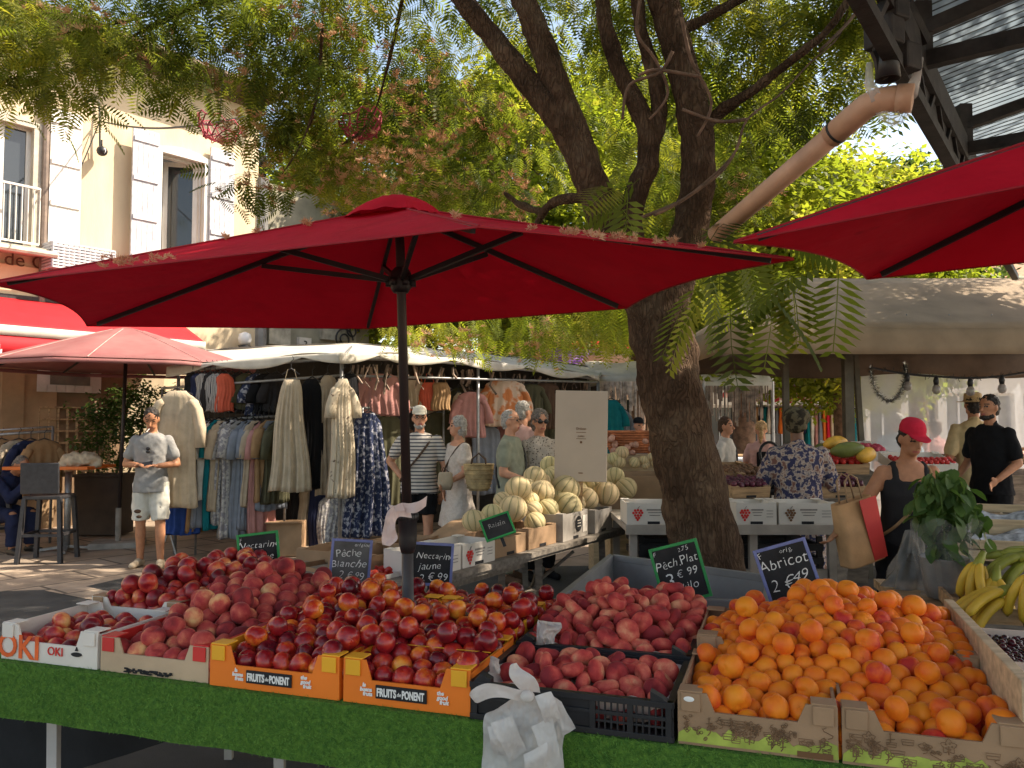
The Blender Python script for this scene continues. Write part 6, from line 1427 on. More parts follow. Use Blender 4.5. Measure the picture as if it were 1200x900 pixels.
for (a, b) in ((W(190,455,9.95), W(400,440,9.6)), (W(232,493,9.9), W(335,487,9.9)), (W(400,440,9.6), W(700,448,13.2)), (W(425,478,9.9), W(520,478,11.4))):
    mb.tube([a,b], .016, 8)
    for q in (a,b): mb.tube([V((q.x,q.y,0)), q], .014, 8)
mb.build('rail', fm_, st, True)
mb = MB()
for a, b in (((198,620),(208,655)),((198,620),(186,655)),((388,618),(378,640)),((400,618),(414,640))): mb.bar(W(*a,9.7), W(*b,9.7), .02)
mb.build('foot', fm_, st)
CR = dict(group='clothes hung at the market stall')
Hc = 1.0
garment('robe','long cream shirt dress with full sleeves at the left end of the clothes stall','dress',208,460,9.35,1.33,.44,.50,M_('cloth_cream'),0,1.0,.35,seed=1)
garment('skirt','bright blue skirt showing under the long cream shirt dress','skirt',214,588,9.6,.38,.36,.42,M_('cloth_blue'),.1,0,.5,hanger=False)
garment('dress','tan long dress edge on beside the cream shirt dress','dress',236,500,9.75,1.25,.4,.45,M_('cloth_tan'),1.3,0,.5)
for i,(px,m,lb) in enumerate(((226,'cloth_black','black'),(233,'cloth_navy','navy'),(240,'stripe_dark','dark and white striped'),(247,'cloth_charcoal','charcoal'),(252,'stripe_dark','narrow striped'),(258,'stripe_dark','striped coral side'),(264,'cloth_coral','coral red'))):
    garment('shorts', f'{lb} shorts hung in the upper row left of the dresses','shorts',px,440,9.75,.44,.2,.24,M_(m),.5,0,.3,seed=i,**CR)
for i,(px,m,lb,L) in enumerate(((272,'cloth_brown','brown top'),(281,'cloth_charcoal','charcoal top'),(291,'cloth_olive','olive top'),(302,'cloth_navy','dark patterned bag like top'),(312,'cloth_black','black top'),(324,'cloth_charcoal','dark grey top'))) if False else enumerate(((272,'cloth_brown','brown top',.42),(281,'cloth_charcoal','charcoal top',.46),(291,'cloth_olive','olive top',.42),(302,'navy_floral','navy patterned top',.5),(312,'cloth_black','black top',.48),(324,'cloth_charcoal','dark grey top',.45))):
    garment('top', f'{lb} hung in the dark upper row of the stall','top',px,440,9.95,L,.3,.32,M_(m),.7,.3,.4,seed=i,**CR)
row = ((238,'cloth_black',1.0,'black'),(244,'cloth_bluegrey',1.25,'blue grey'),(251,'cloth_white',.9,'white'),(256,'cloth_teal',1.28,'deep teal'),(263,'cloth_beige',1.05,'beige'),(269,'grey_print',1.2,'grey printed'),(276,'grey_print',1.38,'longer grey printed'),(283,'cloth_grey',1.2,'mid grey'),(290,'cloth_bluegrey',1.36,'steel blue'),(297,'cloth_bluegrey',1.28,'pale steel blue'),(303,'cloth_beige',1.0,'sand'),(309,'cloth_rose',1.3,'dusty rose'),(315,'cloth_tan',.95,'tan'),(320,'cloth_bluegrey',1.05,'slate'),(326,'cloth_olive',.95,'olive'))
for i,(px,m,L,lb) in enumerate(row):
    garment('dress', f'{lb} dress edge on, packed in the long lower rail','dress',px,494+(i%3),9.72+.02*(i%2),L,.40,.46,M_(m),1.12+.12*math.sin(i*2.3),.5,.7,seed=i,**CR)
garment('dress','pleated cream sundress hung facing out in the middle of the stall front','sundress',341,447,9.25,1.26,.24,.50,M_('cloth_cream'),.05,0,.8,strap=True,depth=.06,seed=3)
garment('dress','long black dress between the two cream dresses','dress',366,446,9.5,1.28,.24,.26,M_('cloth_black'),.3,0,.4)
garment('dress','narrow beige dress half hidden by the cream patterned dress','dress',384,442,9.6,1.4,.26,.3,M_('cloth_beige'),.6,0,.5)
garment('dress','cream dress with dark flower sprigs at the near corner of the stall','dress',402,446,9.2,1.33,.22,.34,M_('cream_floral'),.7,.5,.6,depth=.08)
garment('dress','black lace edged dress behind the cream patterned dress','dress',411,440,9.55,1.0,.24,.28,M_('cloth_black'),.8,0,.4)
garment('dress','long navy and white floral dress right of the cream dresses','dress',432,486,9.5,1.42,.32,.60,M_('navy_floral'),.35,0,.8,depth=.09)
garment('blouse','pale embroidered blouse hung high beside the umbrella pole','blouse',446,440,10.1,.50,.52,.55,M_('cloth_rose'),.4,.6,.4)
garment('skirt','grey printed skirt low beside the navy floral dress','skirt',399,580,9.65,.55,.25,.34,M_('grey_print'),.2,0,.6,hanger=False)
for i,(px,py,m,L,lb) in enumerate(((350,560,'cloth_charcoal',.6,'charcoal'),(362,575,'cloth_beige',.5,'beige'),(374,570,'cloth_navy',.75,'navy'),(384,585,'grey_print',.6,'printed grey'))): garment('trousers', f'{lb} trousers in the dark lower row behind the dresses','trousers',px,py,10.2,L,.26,.26,M_(m),.5,0,.5,seed=i,hanger=False,**CR)
for i,(px,py,Y,m,L,lb) in enumerate(((456,490,10.8,'cloth_olive',1.2,'olive dress left of the man in stripes'),(466,500,11,'cloth_brown',1.2,'brown dress behind the man in stripes'),(478,480,11.2,'cloth_charcoal',1.3,'charcoal coat behind the man in stripes'),(515,485,11.6,'cloth_olive',1.3,'dark olive coat between the man in stripes and the white haired woman'),(480,447,10.9,'cloth_beige',.35,'beige top hung high right of the umbrella pole'),(570,500,12,'cloth_bluegrey',1.0,'blue grey dress behind the straw bag'))):
    garment('dress',lb,'dress',px,py,Y,L,.5,.5,M_(m),.6,0,.6,seed=i)
for i,(px,m,lb) in enumerate(((489,'cloth_orange','bright orange'),(503,'cloth_coral','coral orange'),(517,'cloth_tan','tan'))): garment('top', f'{lb} halter top hanging above the heads of the couple','top',px,450,11.0,.36,.24,.28,M_(m),.4,0,.4,strap=True,seed=i,**CR)
garment('t_shirt','dusty pink printed T-shirt hung facing out behind the straw bag','T-shirt',552,461,11.4,.62,.42,.42,M_('cloth_rose'),.3,.5,.3)
garment('t_shirt','orange and cream tie dyed T-shirt high behind the grey haired man','T-shirt',592,447,11.9,.66,.62,.62,M_('tie_dye'),.3,.7,.3)
garment('dress','cream dress edge on left of the pink T-shirt','dress',537,462,11.6,.7,.2,.25,M_('cloth_cream'),.9,0,.4)
for i,(px,py,Y,m,L,lb) in enumerate(((640,450,12.6,'cloth_brown',.7,'brown blouse above the woman with sunglasses'),(622,452,12.4,'cloth_olive',.5,'olive blouse above the tall white haired man'),(716,470,13.6,'cloth_teal',1.0,'teal jacket right of the pale sign board'),(725,480,13.8,'cloth_bluegrey',.9,'blue grey jacket beside the teal jacket'))): garment('blouse',lb,'blouse',px,py,Y,L,.45,.5,M_(m),.4,.5,.4)
for i in range(17):
    lb, m = (('olive','cloth_olive'),('brown','cloth_brown'),('beige','cloth_beige'),('charcoal','cloth_charcoal'),('rose','cloth_rose'),('navy print','navy_floral'),('sand','cloth_cream'),('slate blue','cloth_bluegrey'))[i%8]
    garment('dress', f'{lb} dress packed along the dim rear rail of the stall','dress',430+i*13.5,452+i*.5,12.0+i*.09,.9+.25*((i*7)%3)/2,.4,.46,M_(m),.8+.2*math.sin(i*3),.4,.7,seed=i,**CR)
# hanging tangle of straps and beads under the awning
mb = MB()
for i in range(60):
    u = random.uniform(.35,.98); q = ev(FE,u)+V((0,random.uniform(.1,.8),-.12)); L = random.uniform(.12,.4); mb.tube([q, q+V((random.uniform(-.05,.05),0,-L*.6)), q+V((random.uniform(-.08,.08),0,-L))], random.uniform(.006,.02), 5)
tag(mb.build('hanging_straps', mat('strap_mix', (.3,.22,.17), .8, .6, 6)), 'tangle of straps, belts and beads hanging under the clothes stall awning', kind='stuff')
bx = thing('cardboard_box', 'brown cardboard box on the ground under the stall dresses', 'box', W(338,632,9.9)); c = W(336,613,9.9); mb = MB(); mb.box((c.x,9.9,.21), (.42,.35,.4), rz=.1); mb.build('body', M_('kraft'), bx, bevel=.006); mb = MB(); mb.box((c.x,9.72,.42), (.4,.16,.008), Matrix(), .1); mb.build('flap', M_('kraft'), bx)
# jackets on the rail at the bar
for i,(px,m,lb) in enumerate(((2,'cloth_tan','tan'),(22,'cloth_beige','beige'),(36,'cloth_navy','navy'),(52,'cloth_tan','light brown'))): garment('jacket', f'{lb} jacket hanging on the chrome rail behind the orange table','jacket',px,518,10.75,.75,.45,.48,M_(m),.9,.6,.4,seed=i)

# ================================================================= melon stand
mt = thing('melon_table', 'grey wooden trestle table carrying melons and white grape boxes', 'table', V((.2,5.8,0)))
TA, TB = W(500,684,4.6), W(742,616,7.1); zt_ = .72; TA.z = TB.z = zt_; td = (TB-TA).normalized(); tn = V((-td.y, td.x, 0)); MTm = frame(TA, td)
LT = (TB-TA).length
mb = MB(); mb.box((LT/2-.1,.42,-.02), (LT+.5,.9,.035), MTm); mb.bar(MTm @ V((-.3,0,-.03)), MTm @ V((LT+.1,0,-.03)), .03, .06); mb.build('tabletop', M_('wood_grey'), mt)
for x,y in ((.25,.05),(1.35,.05),(2.4,.05),(.25,.8),(1.35,.8),(2.4,.8)):
    mb = MB(); mb.bar(MTm @ V((x,y,-.04)), MTm @ V((x+.05,y,-zt_)), .05, .035); mb.build('leg', M_('wood_grey'), mt)
mb = MB(); mb.bar(MTm @ V((.3,.05,-.3)), MTm @ V((1.3,.05,-.3)), .05,.03); mb.bar(MTm @ V((1.4,.05,-.1)), MTm @ V((1.9,.5,-.6)), .02); mb.bar(MTm @ V((1.9,.05,-.1)), MTm @ V((1.4,.5,-.6)), .02); mb.build('brace', M_('wood_grey'), mt)
def grape_print(M, wd, h, parent, col):
    mb = MB(); g = random.Random(int(wd*1000)); x0 = -wd*.3
    for r_, n in ((0,3),(1,4),(2,3),(3,2),(4,1)):
        for j in range(n): mb.ell((0,0,0), (.0095,.002,.0095), M @ Matrix.Translation((x0+(j-(n-1)/2)*.021+.004*g.random(), -.004, h*.66-r_*.0175+.004*g.random())), 8, 5)
    mb.build('grape_print', col, parent)
    mb = MB(); mb.bar(M @ V((x0,-.004,h*.66+.012)), M @ V((x0+.015,-.004,h*.66+.032)), .004)
    for i in range(3): mb.box((wd*.02, -.003, h*(.7-.13*i)), (wd*(.3-.05*i), .002, .006+.006*(i == 0)), M)
    for i in range(3): mb.box((wd*.33, -.003, h*(.65-.14*i)), (wd*.16, .002, .004), M)
    mb.build('print_line', mat('ink_grey', (.25,.22,.2), .8, .2, 20), parent)
def box_at(M, wd, D, h, label, name='grape_box', m='card_white', grape=True, col='ink_red', open_top=True):
    o = thing(name, label, 'box', M.translation, M.to_euler().z); mb = MB(); th = .008
    mb.box((0, th/2, h/2), (wd, th, h), M); mb.box((0, D-th/2, h/2), (wd, th, h), M)
    for x in (-1,1): mb.box((x*(wd/2-th/2), D/2, h/2), (th, D-2*th, h), M)
    mb.box((0, D/2, .006), (wd-2*th, D-2*th, .008), M); mb.build('body', MATS[m], o)
    for x in (-1,1): 
        for y in (.03, D-.03): mb = MB(); mb.box((x*(wd/2-.03), y, h+.004), (.06, .06, .006), M); mb.build('corner', MATS[m], o)
    mb = MB(); mb.box((0,-.001,.014), (.09,.005,.02), M); mb.build('hand_hole', M_('ink'), o)
    if grape: grape_print(M, wd, h, o, MATS[col])
    return o
def tm(x, y, z=0, yaw=0): return MTm @ Matrix.Translation((x,y,z)) @ Matrix.Rotation(yaw,4,'Z')
box_at(tm(.18,.02), .36, .3, .14, 'white cardboard box with red grape print, nearest on the melon table')
box_at(tm(.56,.02), .36, .3, .14, 'white cardboard box with red grape print, second along the melon table')
box_at(tm(.98,.05), .4, .35, .12, 'plain brown box of the melon table holding the front melons', 'melon_box', 'kraft', False)
box_at(tm(1.42,.05), .4, .35, .14, 'brown melon box in the middle of the melon table', 'melon_box', 'kraft', False)
mbx = box_at(tm(1.9,.03,0,.05), .46, .38, .2, 'grey printed melon box with dark round emblem', 'melon_box', 'kraft_grey', False)
M_b = tm(1.9,.03,0,.05); mb = MB(); mb.lathe([(.06,0),(.06,.003),(.05,.004)], n=24, M=M_b @ Matrix.Translation((.05,-.002,.11)) @ Matrix.Rotation(PI/2,4,'X')); mb.build('emblem', M_('ink'), mbx); mb = MB()
for i in range(3): mb.box((.05,-.0075,.135-.022*i), (.06,.002,.007), M_b)
mb.box((.17,-.003,.1), (.08,.003,.13), M_b); mb.build('print', M_('card_white'), mbx)
box_at(tm(2.4,.03,0,.05), .36, .38, .18, 'grey melon box at the far end of the melon table', 'melon_box', 'kraft_grey', False)
box_at(tm(.2,.38,.0), .5, .34, .1, 'flat kraft tray with punnets behind the nearest grape box', 'fruit_tray', 'kraft', False)
mm, n_n, l_n, p_n, o_n = nt_new('melon_skin')
tcn = n_n.new('ShaderNodeTexCoord'); at_ = n_n.new('ShaderNodeAttribute'); at_.attribute_name = 'groove'; rp = ramp(n_n, [(.0,(.2,.2,.1)),(.14,(.27,.26,.13)),(.3,(.52,.42,.24)),(1,(.58,.47,.28))]); oi_ = n_n.new('ShaderNodeObjectInfo')
l_n.new(at_.outputs['Fac'], rp.inputs['Fac']); vo = n_n.new('ShaderNodeTexVoronoi'); vo.inputs['Scale'].default_value = 90; vo.feature = 'DISTANCE_TO_EDGE'; l_n.new(tcn.outputs['Object'], vo.inputs['Vector'])
r2_ = ramp(n_n, [(0,(1.15,1.1,1.0)),(.12,(.86,.84,.74))]); l_n.new(vo.outputs['Distance'], r2_.inputs['Fac']); mx_ = n_n.new('ShaderNodeMix'); mx_.data_type = 'RGBA'; mx_.blend_type = 'MULTIPLY'; mx_.inputs[0].default_value = 1; l_n.new(rp.outputs['Color'], mx_.inputs[6]); l_n.new(r2_.outputs['Color'], mx_.inputs[7])
hs_ = n_n.new('ShaderNodeHueSaturation'); mr_ = n_n.new('ShaderNodeMapRange'); mr_.inputs['To Min'].default_value = .485; mr_.inputs['To Max'].default_value = .515; l_n.new(oi_.outputs['Random'], mr_.inputs[0]); l_n.new(mr_.outputs[0], hs_.inputs['Hue']); l_n.new(mx_.outputs[2], hs_.inputs['Color']); l_n.new(hs_.outputs['Color'], p_n.inputs['Base Color']); p_n.inputs['Roughness'].default_value = .75
add_bump(n_n, l_n, p_n, vo.outputs['Distance'], -.3, .004)
def melon_mesh():
    nu, nv = 80, 20; mb = MB(); gv = []
    for i in range(nv+1):
        th = PI*i/nv
        for j in range(nu):
            a = 2*PI*j/nu; gr = abs(math.sin(5*a)); k = 1-.05*(1-gr)**3*math.sin(th); mb.v.append((k*math.sin(th)*math.cos(a), k*math.sin(th)*math.sin(a), -.93*k*math.cos(th))); gv.append(min(1, gr*1.1))
    mb.f = [(i*nu+j, i*nu+(j+1)%nu, (i+1)*nu+(j+1)%nu, (i+1)*nu+j) for i in range(nv) for j in range(nu)]; me = mb.mesh('melon'); at = me.attributes.new('groove','FLOAT','POINT'); at.data.foreach_set('value', gv); me.materials.append(mm); me.polygons.foreach_set('use_smooth',[True]*len(me.polygons)); return me
mme = melon_mesh(); mg = random.Random(4)
sm_ = None
def melon(px, py, Y, rpx, label='ribbed netted melon heaped on the trestle table', group='melons on the trestle table'):
    o = bpy.data.objects.new('melon', mme); COL.objects.link(o); o.location = W(px,py,Y); r_ = rpx*Y/F; o.scale = (r_,r_,r_); o.rotation_euler = (mg.gauss(0,.5), mg.gauss(0,.5), mg.uniform(0,6)); tag(o, label, 'melon', group)
for (x,y,r_,dY) in ((345,540,36,0),(410,518,34,0),(445,470,28,.35),(502,430,42,.5),(484,498,44,.05),(555,505,30,.2),(585,440,40,.45),(560,388,36,.9),(612,345,30,1.3),(625,385,34,1.0),(578,405,34,.9),(670,425,46,.55),(605,502,36,.15),(675,490,46,.2),(560,547,34,0),(630,537,30,0),(742,465,38,.45),(745,395,42,.8),(812,445,40,.3),(842,385,30,1.0),(880,428,36,.5),(520,462,36,.6),(545,470,28,.5),(648,460,36,.6),(710,440,36,.7),(780,430,32,.8),(455,515,30,.3),(535,430,34,.9),(700,480,34,.5),(590,475,32,.5),(762,440,34,.7)):
    X, Yp = 440+x/3, 430+y/3; base = 5.35+(x-345)/535*1.55; melon(X, Yp, base+dY*.55, r_/3*1.14)
for x,y,r_ in ((100,347,28),(66,372,28),(85,385,30),(150,388,24),(190,378,20),(222,365,20),(232,390,18),(195,398,18)):
    melon(700+x/3.46, 430+y/3.46, 8.2, r_/3.46, 'small pale melon in the cardboard box behind the melon table', 'melons in the far box')
# base filler: kraft slope that carries the upper melons
cs = thing('melon_slope', 'cardboard slope under the upper melons', 'cardboard', tm(1.6,.6).translation); mb = MB(); mb.prism([(1.05,.01),(2.7,.01),(2.7,.2),(1.35,.14),(1.05,.05)], .3, MTm @ Matrix.Translation((0,.52,0))); mb.build('board', M_('kraft'), cs)
# sign board standing in the melons
sbd = thing('sign_board', 'tall plain beige sign board with small print standing above the melons', 'sign', W(682,560,6.55)); c = W(681,511,6.55); w_, h_ = 61*6.55/F, 106*6.55/F; M = Matrix.Translation(c) @ Matrix.Rotation(-.08,4,'Z') @ Matrix.Rotation(.02,4,'Y')
mb = MB(); mb.box((0,0,0), (w_,.02,h_), M); mb.build('panel', mat('sign_beige', (.5,.4,.31), .7, .05, 3), sbd, bevel=.004)
mb = MB(); text_mb('Drôme', .028, M @ Matrix.Translation((0,-.012,.06)), mb=mb); text_mb('melon', .022, M @ Matrix.Translation((0,-.012,-.0)), mb=mb)
for z in (.03,-.022): mb.box((0,-.0115,z), (.08,.001,.004), M)
mb.box((0,-.0115,-.05), (.018,.001,.018), M); mb.box((0,-.0115,-.3*h_/.74), (.035,.001,.008), M); mb.build('print', M_('ink_brown'), sbd)
mb = MB(); mb.box((0,.03,-h_*.5-.15), (.04,.03,.5), M); mb.build('stake', M_('wood'), sbd)
slate('small green edged black slate leaning between grape boxes and melons', 583, 617, 5.0, 34, 26, -.35, .5, M_('frame_green'), M_('slate'), [('Raisin',.3,0,.1,.2)], 'chalk_dim')
# trays behind the slates: boxes with red fruit and lids
tb2 = thing('low_table', 'low trestle table with open trays behind the chalk slates', 'table', W(455,700,5.2)); a_ = W(405,690,5.0); b_ = W(600,648,6.0)
cM = W(480,668,5.0); cM.z = .62; MM = frame(cM, td)
mb = MB(); mb.box((.1,.2,-.02), (1.9,.8,.04), MM); mb.build('tabletop', M_('wood_grey'), tb2)
for x in (-.75,.9):
    for y in (-.1,.5): mb = MB(); mb.bar(MM @ V((x,y,-.04)), MM @ V((x,y,-.62)), .05); mb.build('leg', M_('wood_grey'), tb2)
box_at(MM @ Matrix.Translation((-.42,-.12,.0)) @ Matrix.Rotation(.5,4,'Z') @ Matrix.Rotation(-.6,4,'Z'), .42,.34,.12,'white open tray of red fruit between the blue framed slates','fruit_tray','card_white',False)
trm = [fruit_mesh('tomato', .034, M_('tomato_red'), .85, .05, .2, seed=i+120) for i in range(3)]
for i in range(26):
    o = bpy.data.objects.new('tomato', trm[i%3]); COL.objects.link(o); o.location = MM @ V((-.58+.065*(i%6)+random.uniform(-.01,.01), -.06+.065*(i//6)*.9, .085+.03*(i%2))); o.rotation_euler = (random.random()*6, random.random()*6, 0); tag(o, 'red fruit in the white tray between the blue framed slates', 'fruit', 'red fruit in the far tray')
for i,(x,y,z,w_,lb) in enumerate(((-.2,.25,.05,.5,'lower left'),(.25,.2,.04,.5,'middle'),(.5,.35,.1,.55,'upper right'),(.1,.5,.1,.5,'rear'))):
    o = box_at(MM @ Matrix.Translation((x,y,z)) @ Matrix.Rotation(.1*i-.15,4,'Z'), w_,.32,.07, f'{lb} flat kraft tray lying behind the white tray of red fruit','fruit_tray','kraft',False)

# ================================================================= middle stall table right and left of the trunk
Yc = 5.9; zc_ = W(860,614,Yc).z
sx0, sx1 = W(733,614,Yc).x, W(986,614,Yc).x
mt2 = thing('stall_table', 'long stall table with white grape boxes running behind the tree trunk', 'table', ((sx0+sx1)/2, Yc, 0))
mb = MB(); mb.box(((sx0+sx1)/2, Yc+.55, zc_-.03), (sx1-sx0,1.1,.04)); mb.box(((sx0+sx1)/2, Yc-.01, zc_-.04), (sx1-sx0,.03,.07)); mb.build('tabletop', mat('wood_light_grey', (.42,.36,.3), .8, .15, 4, .15, 40), mt2)
for x in (sx0+.06, (sx0+sx1)/2+.15, sx1-.06):
    for y in (Yc+.04, Yc+1.0): mb = MB(); mb.bar((x,y,zc_-.05),(x,y,0), .055); mb.build('leg', M_('wood_light_grey'), mt2)
mb = MB(); mb.bar((sx0+.1,Yc+.04,zc_-.38),(sx1-.1,Yc+.04,zc_-.38), .04,.09); mb.build('brace', M_('wood_light_grey'), mt2)
bc = M_('black_plastic')
for i,(x0_,x1_) in enumerate(((sx0+.12,sx0+.95),((sx0+sx1)/2+.2,sx1-.08))):
    cr_ = thing('black_crate_stack', ('stack of black slatted crates under the left half of the stall table','stack of black slatted crates under the right half of the stall table')[i], 'crates', ((x0_+x1_)/2,Yc+.45,0)); mb = MB()
    for k in range(7): mb.box(((x0_+x1_)/2,Yc+.15,.08+.1*k), (x1_-x0_,.03,.05)); mb.box((x0_+.02,Yc+.5,.08+.1*k), (.03,.7,.05)); mb.box((x1_-.02,Yc+.5,.08+.1*k), (.03,.7,.05))
    for x in (x0_+.02,(x0_+x1_)/2,x1_-.02): mb.box((x,Yc+.17,.4), (.04,.03,.72))
    mb.box(((x0_+x1_)/2,Yc+.6,.37), (x1_-x0_-.1,.5,.7)); mb.build('crate', bc, cr_)
for i,(p0,p1,lb) in enumerate(((735,798,'white grape box on the stall table just left of the leaning trunk'),(864,911,'white grape box on the stall table just right of the leaning trunk'),(914,981,'white grape box at the right end of the stall table below the printed blouse'))):
    xa, xb = W(p0,600,Yc).x, W(p1,600,Yc).x; box_at(Matrix.Translation(((xa+xb)/2,Yc+.02,zc_-.008)), xb-xa, .35, .155, lb, col=('ink_red','ink_red','ink_brown')[i])
bb2 = thing('cardboard_box', 'open brown cardboard box of small melons behind the left grape box', 'box', W(768,600,7.2)); xa, xb = W(715,560,7.4).x, W(795,560,7.4).x
mb = MB(); zb_ = W(750,602,7.4).z; zt2 = W(750,558,7.4).z; mb.box(((xa+xb)/2,7.4,(zb_+zt2)/2), (xb-xa,.02,zt2-zb_)); mb.box(((xa+xb)/2,8.2,(zb_+zt2)/2), (xb-xa,.02,zt2-zb_)); mb.box((xb,7.8,(zb_+zt2)/2), (.02,.8,zt2-zb_)); mb.box((xa,7.8,(zb_+zt2)/2), (.02,.8,zt2-zb_)); mb.box(((xa+xb)/2,7.8,zt2-.1), (xb-xa-.03,.76,.02)); mb.build('side', M_('kraft'), bb2); mb = MB(); mb.box(((xa+xb)/2,7.75,zb_/2), (xb-xa,.7,zb_)); mb.build('pedestal', M_('wood_pale'), bb2)
wb = thing('wire_basket', 'reddish wicker basket heaped behind the small melons', 'basket', W(745,525,8.6)); c = W(748,520,8.6); mb = MB()
for k in range(9): mb.tube([(c.x+(.3+.012*k)*math.cos(a), c.y+(.2+.01*k)*math.sin(a), c.z-.08+.026*k) for a in [6.29*q/22 for q in range(23)]], .014, 5)
mb.build('wicker', mat('wicker_red', (.45,.15,.06), .7, .3, 12), wb, True)
mb = MB(); mb.box((c.x,8.7,(c.z-.12)/2), (1.0,.6,c.z-.12)); mb.build('stand', M_('wood_pale'), wb)
# potatoes / garlic heap beside basket
pm = fruit_mesh('onion', .035, mat('onion_pink', (.5,.27,.2), .6, .2, 20), .9, .03, .15, seed=140)
for i in range(48):
    o = bpy.data.objects.new('onion', pm); COL.objects.link(o); o.location = W(715+random.uniform(0,58), 532-random.uniform(0,14)-(10 if i%3 == 0 else 0), 8.45+random.uniform(-.1,.15)); o.rotation_euler = (random.random()*6,random.random()*6,0); tag(o, 'pinkish onion heaped beside the reddish wicker basket', 'onion', 'onions by the wicker basket')
# produce behind: trays of brown dates and red fruit
def tray_row(px, py, Y, wpx, hpx, label, name, m, fm_, r_, n, flab, fcat, rz=0):
    c = W(px, py, Y); wd = wpx*Y/F; h = .09; M = Matrix.Translation((c.x,c.y,c.z-.06)) @ Matrix.Rotation(rz,4,'Z') @ Matrix.Rotation(.22,4,'X')
    o = box_at(M, wd, .42, h, label, name, m, False); mb = MB(); mb.box((0,.25,-.1-(c.z-.1)/2), (wd*.8,.3,max(.05,c.z-.2)), M); mb.build('pedestal', M_('wood_grey'), o)
    nn = max(3, int(wd/(2*r_))); me_ = fruit_mesh(name, r_, MATS[fm_], .92, .05, .2, nu=14, nv=10, seed=n)
    for i in range(n):
        q = bpy.data.objects.new(fcat.replace(' ','_'), me_); COL.objects.link(q); q.location = M @ V((-wd/2+r_*1.1+(i%nn)*(wd-2.2*r_)/max(1,nn-1)+random.uniform(-.3,.3)*r_, .04+(i//nn)*r_*1.7, h+.2*r_+random.uniform(0,.5)*r_)); q.rotation_euler = (random.random()*6,random.random()*6,0); tag(q, flab, fcat, flab)
mat('date_brown', (.16,.075,.035), .5, .3, 20); mat('plum_dark', (.09,.012,.03), .35, .3, 14); mat('mango_yellow', (.62,.34,.04), .5, .35, 6); mat('papaya_green', (.14,.16,.035), .5, .35, 6); mat('strawberry', (.5,.025,.02), .35, .2, 30); mat('radish_pink', (.5,.06,.1), .4, .2, 20)
tray_row(878,560,7.0,52,10,'wooden tray of brown dates right of the trunk','wooden_tray','wood','date_brown',.026,36,'brown date in the tray right of the trunk','date',.35)
tray_row(880,575,6.5,50,10,'lower wooden tray of dark figs right of the trunk','wooden_tray','wood','plum_dark',.028,30,'dark fig in the lower tray right of the trunk','fig',.3)
tray_row(985,548,7.0,70,10,'wooden tray of red plums between the two women','wooden_tray','wood','strawberry',.03,42,'red plum in the tray between the two women','plum',.1)
tray_row(985,575,6.6,60,10,'wooden tray of dark plums below the red plums','wooden_tray','wood','plum_dark',.032,32,'dark plum in the tray below the red plums','dark plum',.1)
tray_row(1010,533,7.6,60,10,'far tray of pink radishes behind the red plums','wooden_tray','card_white','radish_pink',.03,36,'pink radish in the far tray behind the plums','radish',0)
tray_row(1085,548,6.9,70,10,'tray of red strawberries right of the woman in the red cap','wooden_tray','card_white','strawberry',.022,48,'strawberry in the tray right of the red cap woman','strawberry',-.1)
tray_row(1108,546,8.9,50,10,'tray of pale mushrooms beside the man in black','wooden_tray','wood','onion_pink',.03,26,'pale mushroom in the tray beside the man in black','mushroom',-.1)
tray_row(1200,538,8.9,70,10,'tray of pale garlic at the right edge of the picture','wooden_tray','wood','onion_pink',.03,30,'pale garlic bulb in the tray at the right edge','garlic',-.1)
def bigfruit(px, py, Y, a, b, m, label, cat, rz=0):
    mb = MB(); mb.loft([(-a,.02,.02),(-a*.85,b*.5,b*.5),(-a*.45,b*.9,b*.9),(0,b,b),(a*.5,b*.85,b*.85),(a*.85,b*.45,b*.45),(a,.015,.015)], 14, Matrix.Translation(W(px,py,Y)) @ Matrix.Rotation(rz,4,'Z') @ Matrix.Rotation(PI/2-.15,4,'Y')); tag(mb.build(cat, MATS[m], None, True), label, cat)
bigfruit(979,519,7.2,.12,.065,'mango_yellow','yellow mango topmost above the red plums','mango',.3)
bigfruit(993,527,7.0,.14,.07,'papaya_green','dark green papaya below the yellow mango','papaya',-.2)
bigfruit(1015,533,7.0,.12,.07,'mango_yellow','greenish yellow mango right of the dark papaya','mango',.6)
bigfruit(962,527,7.3,.1,.06,'papaya_green','green papaya left of the yellow mango','papaya',.8)
# ================================================================= beige market canopy
cn = thing('market_canopy', 'large beige fabric market canopy over the fruit stall on the right', 'market stall', W(1000,560,7.6))
ze = W(1000,414,7.6).z; xL = W(842,412,7.6).x; xR = 7.0; zf = ze+.24
def roof_pt(u, v): x0_ = xL+1.15*v; return V((x0_+(xR-x0_)*u, 7.6+1.5*v, zf+.75*v-.012*math.sin(PI*v)+.004*math.sin(u*24)))
mb = MB(); mb.grid(roof_pt, 40, 8); mb.grid(lambda u, v: V((xL+(xR-xL)*u, 7.6-.02-.02*v+.012*math.sin(u*31), zf-.25*v)), 50, 3)
mb.grid(lambda u, v: V((xL+1.15*v, 7.6+1.5*v+(1-v)*3.0*u, zf+.75*v)), 6, 8); mb.grid(lambda u, v: V((xL-.01, 7.6+3*u, zf-.25*v)), 10, 2)
mb.grid(lambda u, v: V((xL+1.15+(xR-xL-1.15)*u, 9.1+1.5*v, zf+.75-.75*v)), 10, 4)
mb.build('fabric', M_('awning_beige'), cn, True, solid=.006)
mb = MB()
for k in range(16): x = xL+.25+k*.42; mb.ell((x, 7.6+.27, zf+.165), (.008,.006,.008), None, 8, 6)
mb.build('grommet', M_('steel'), cn, True)
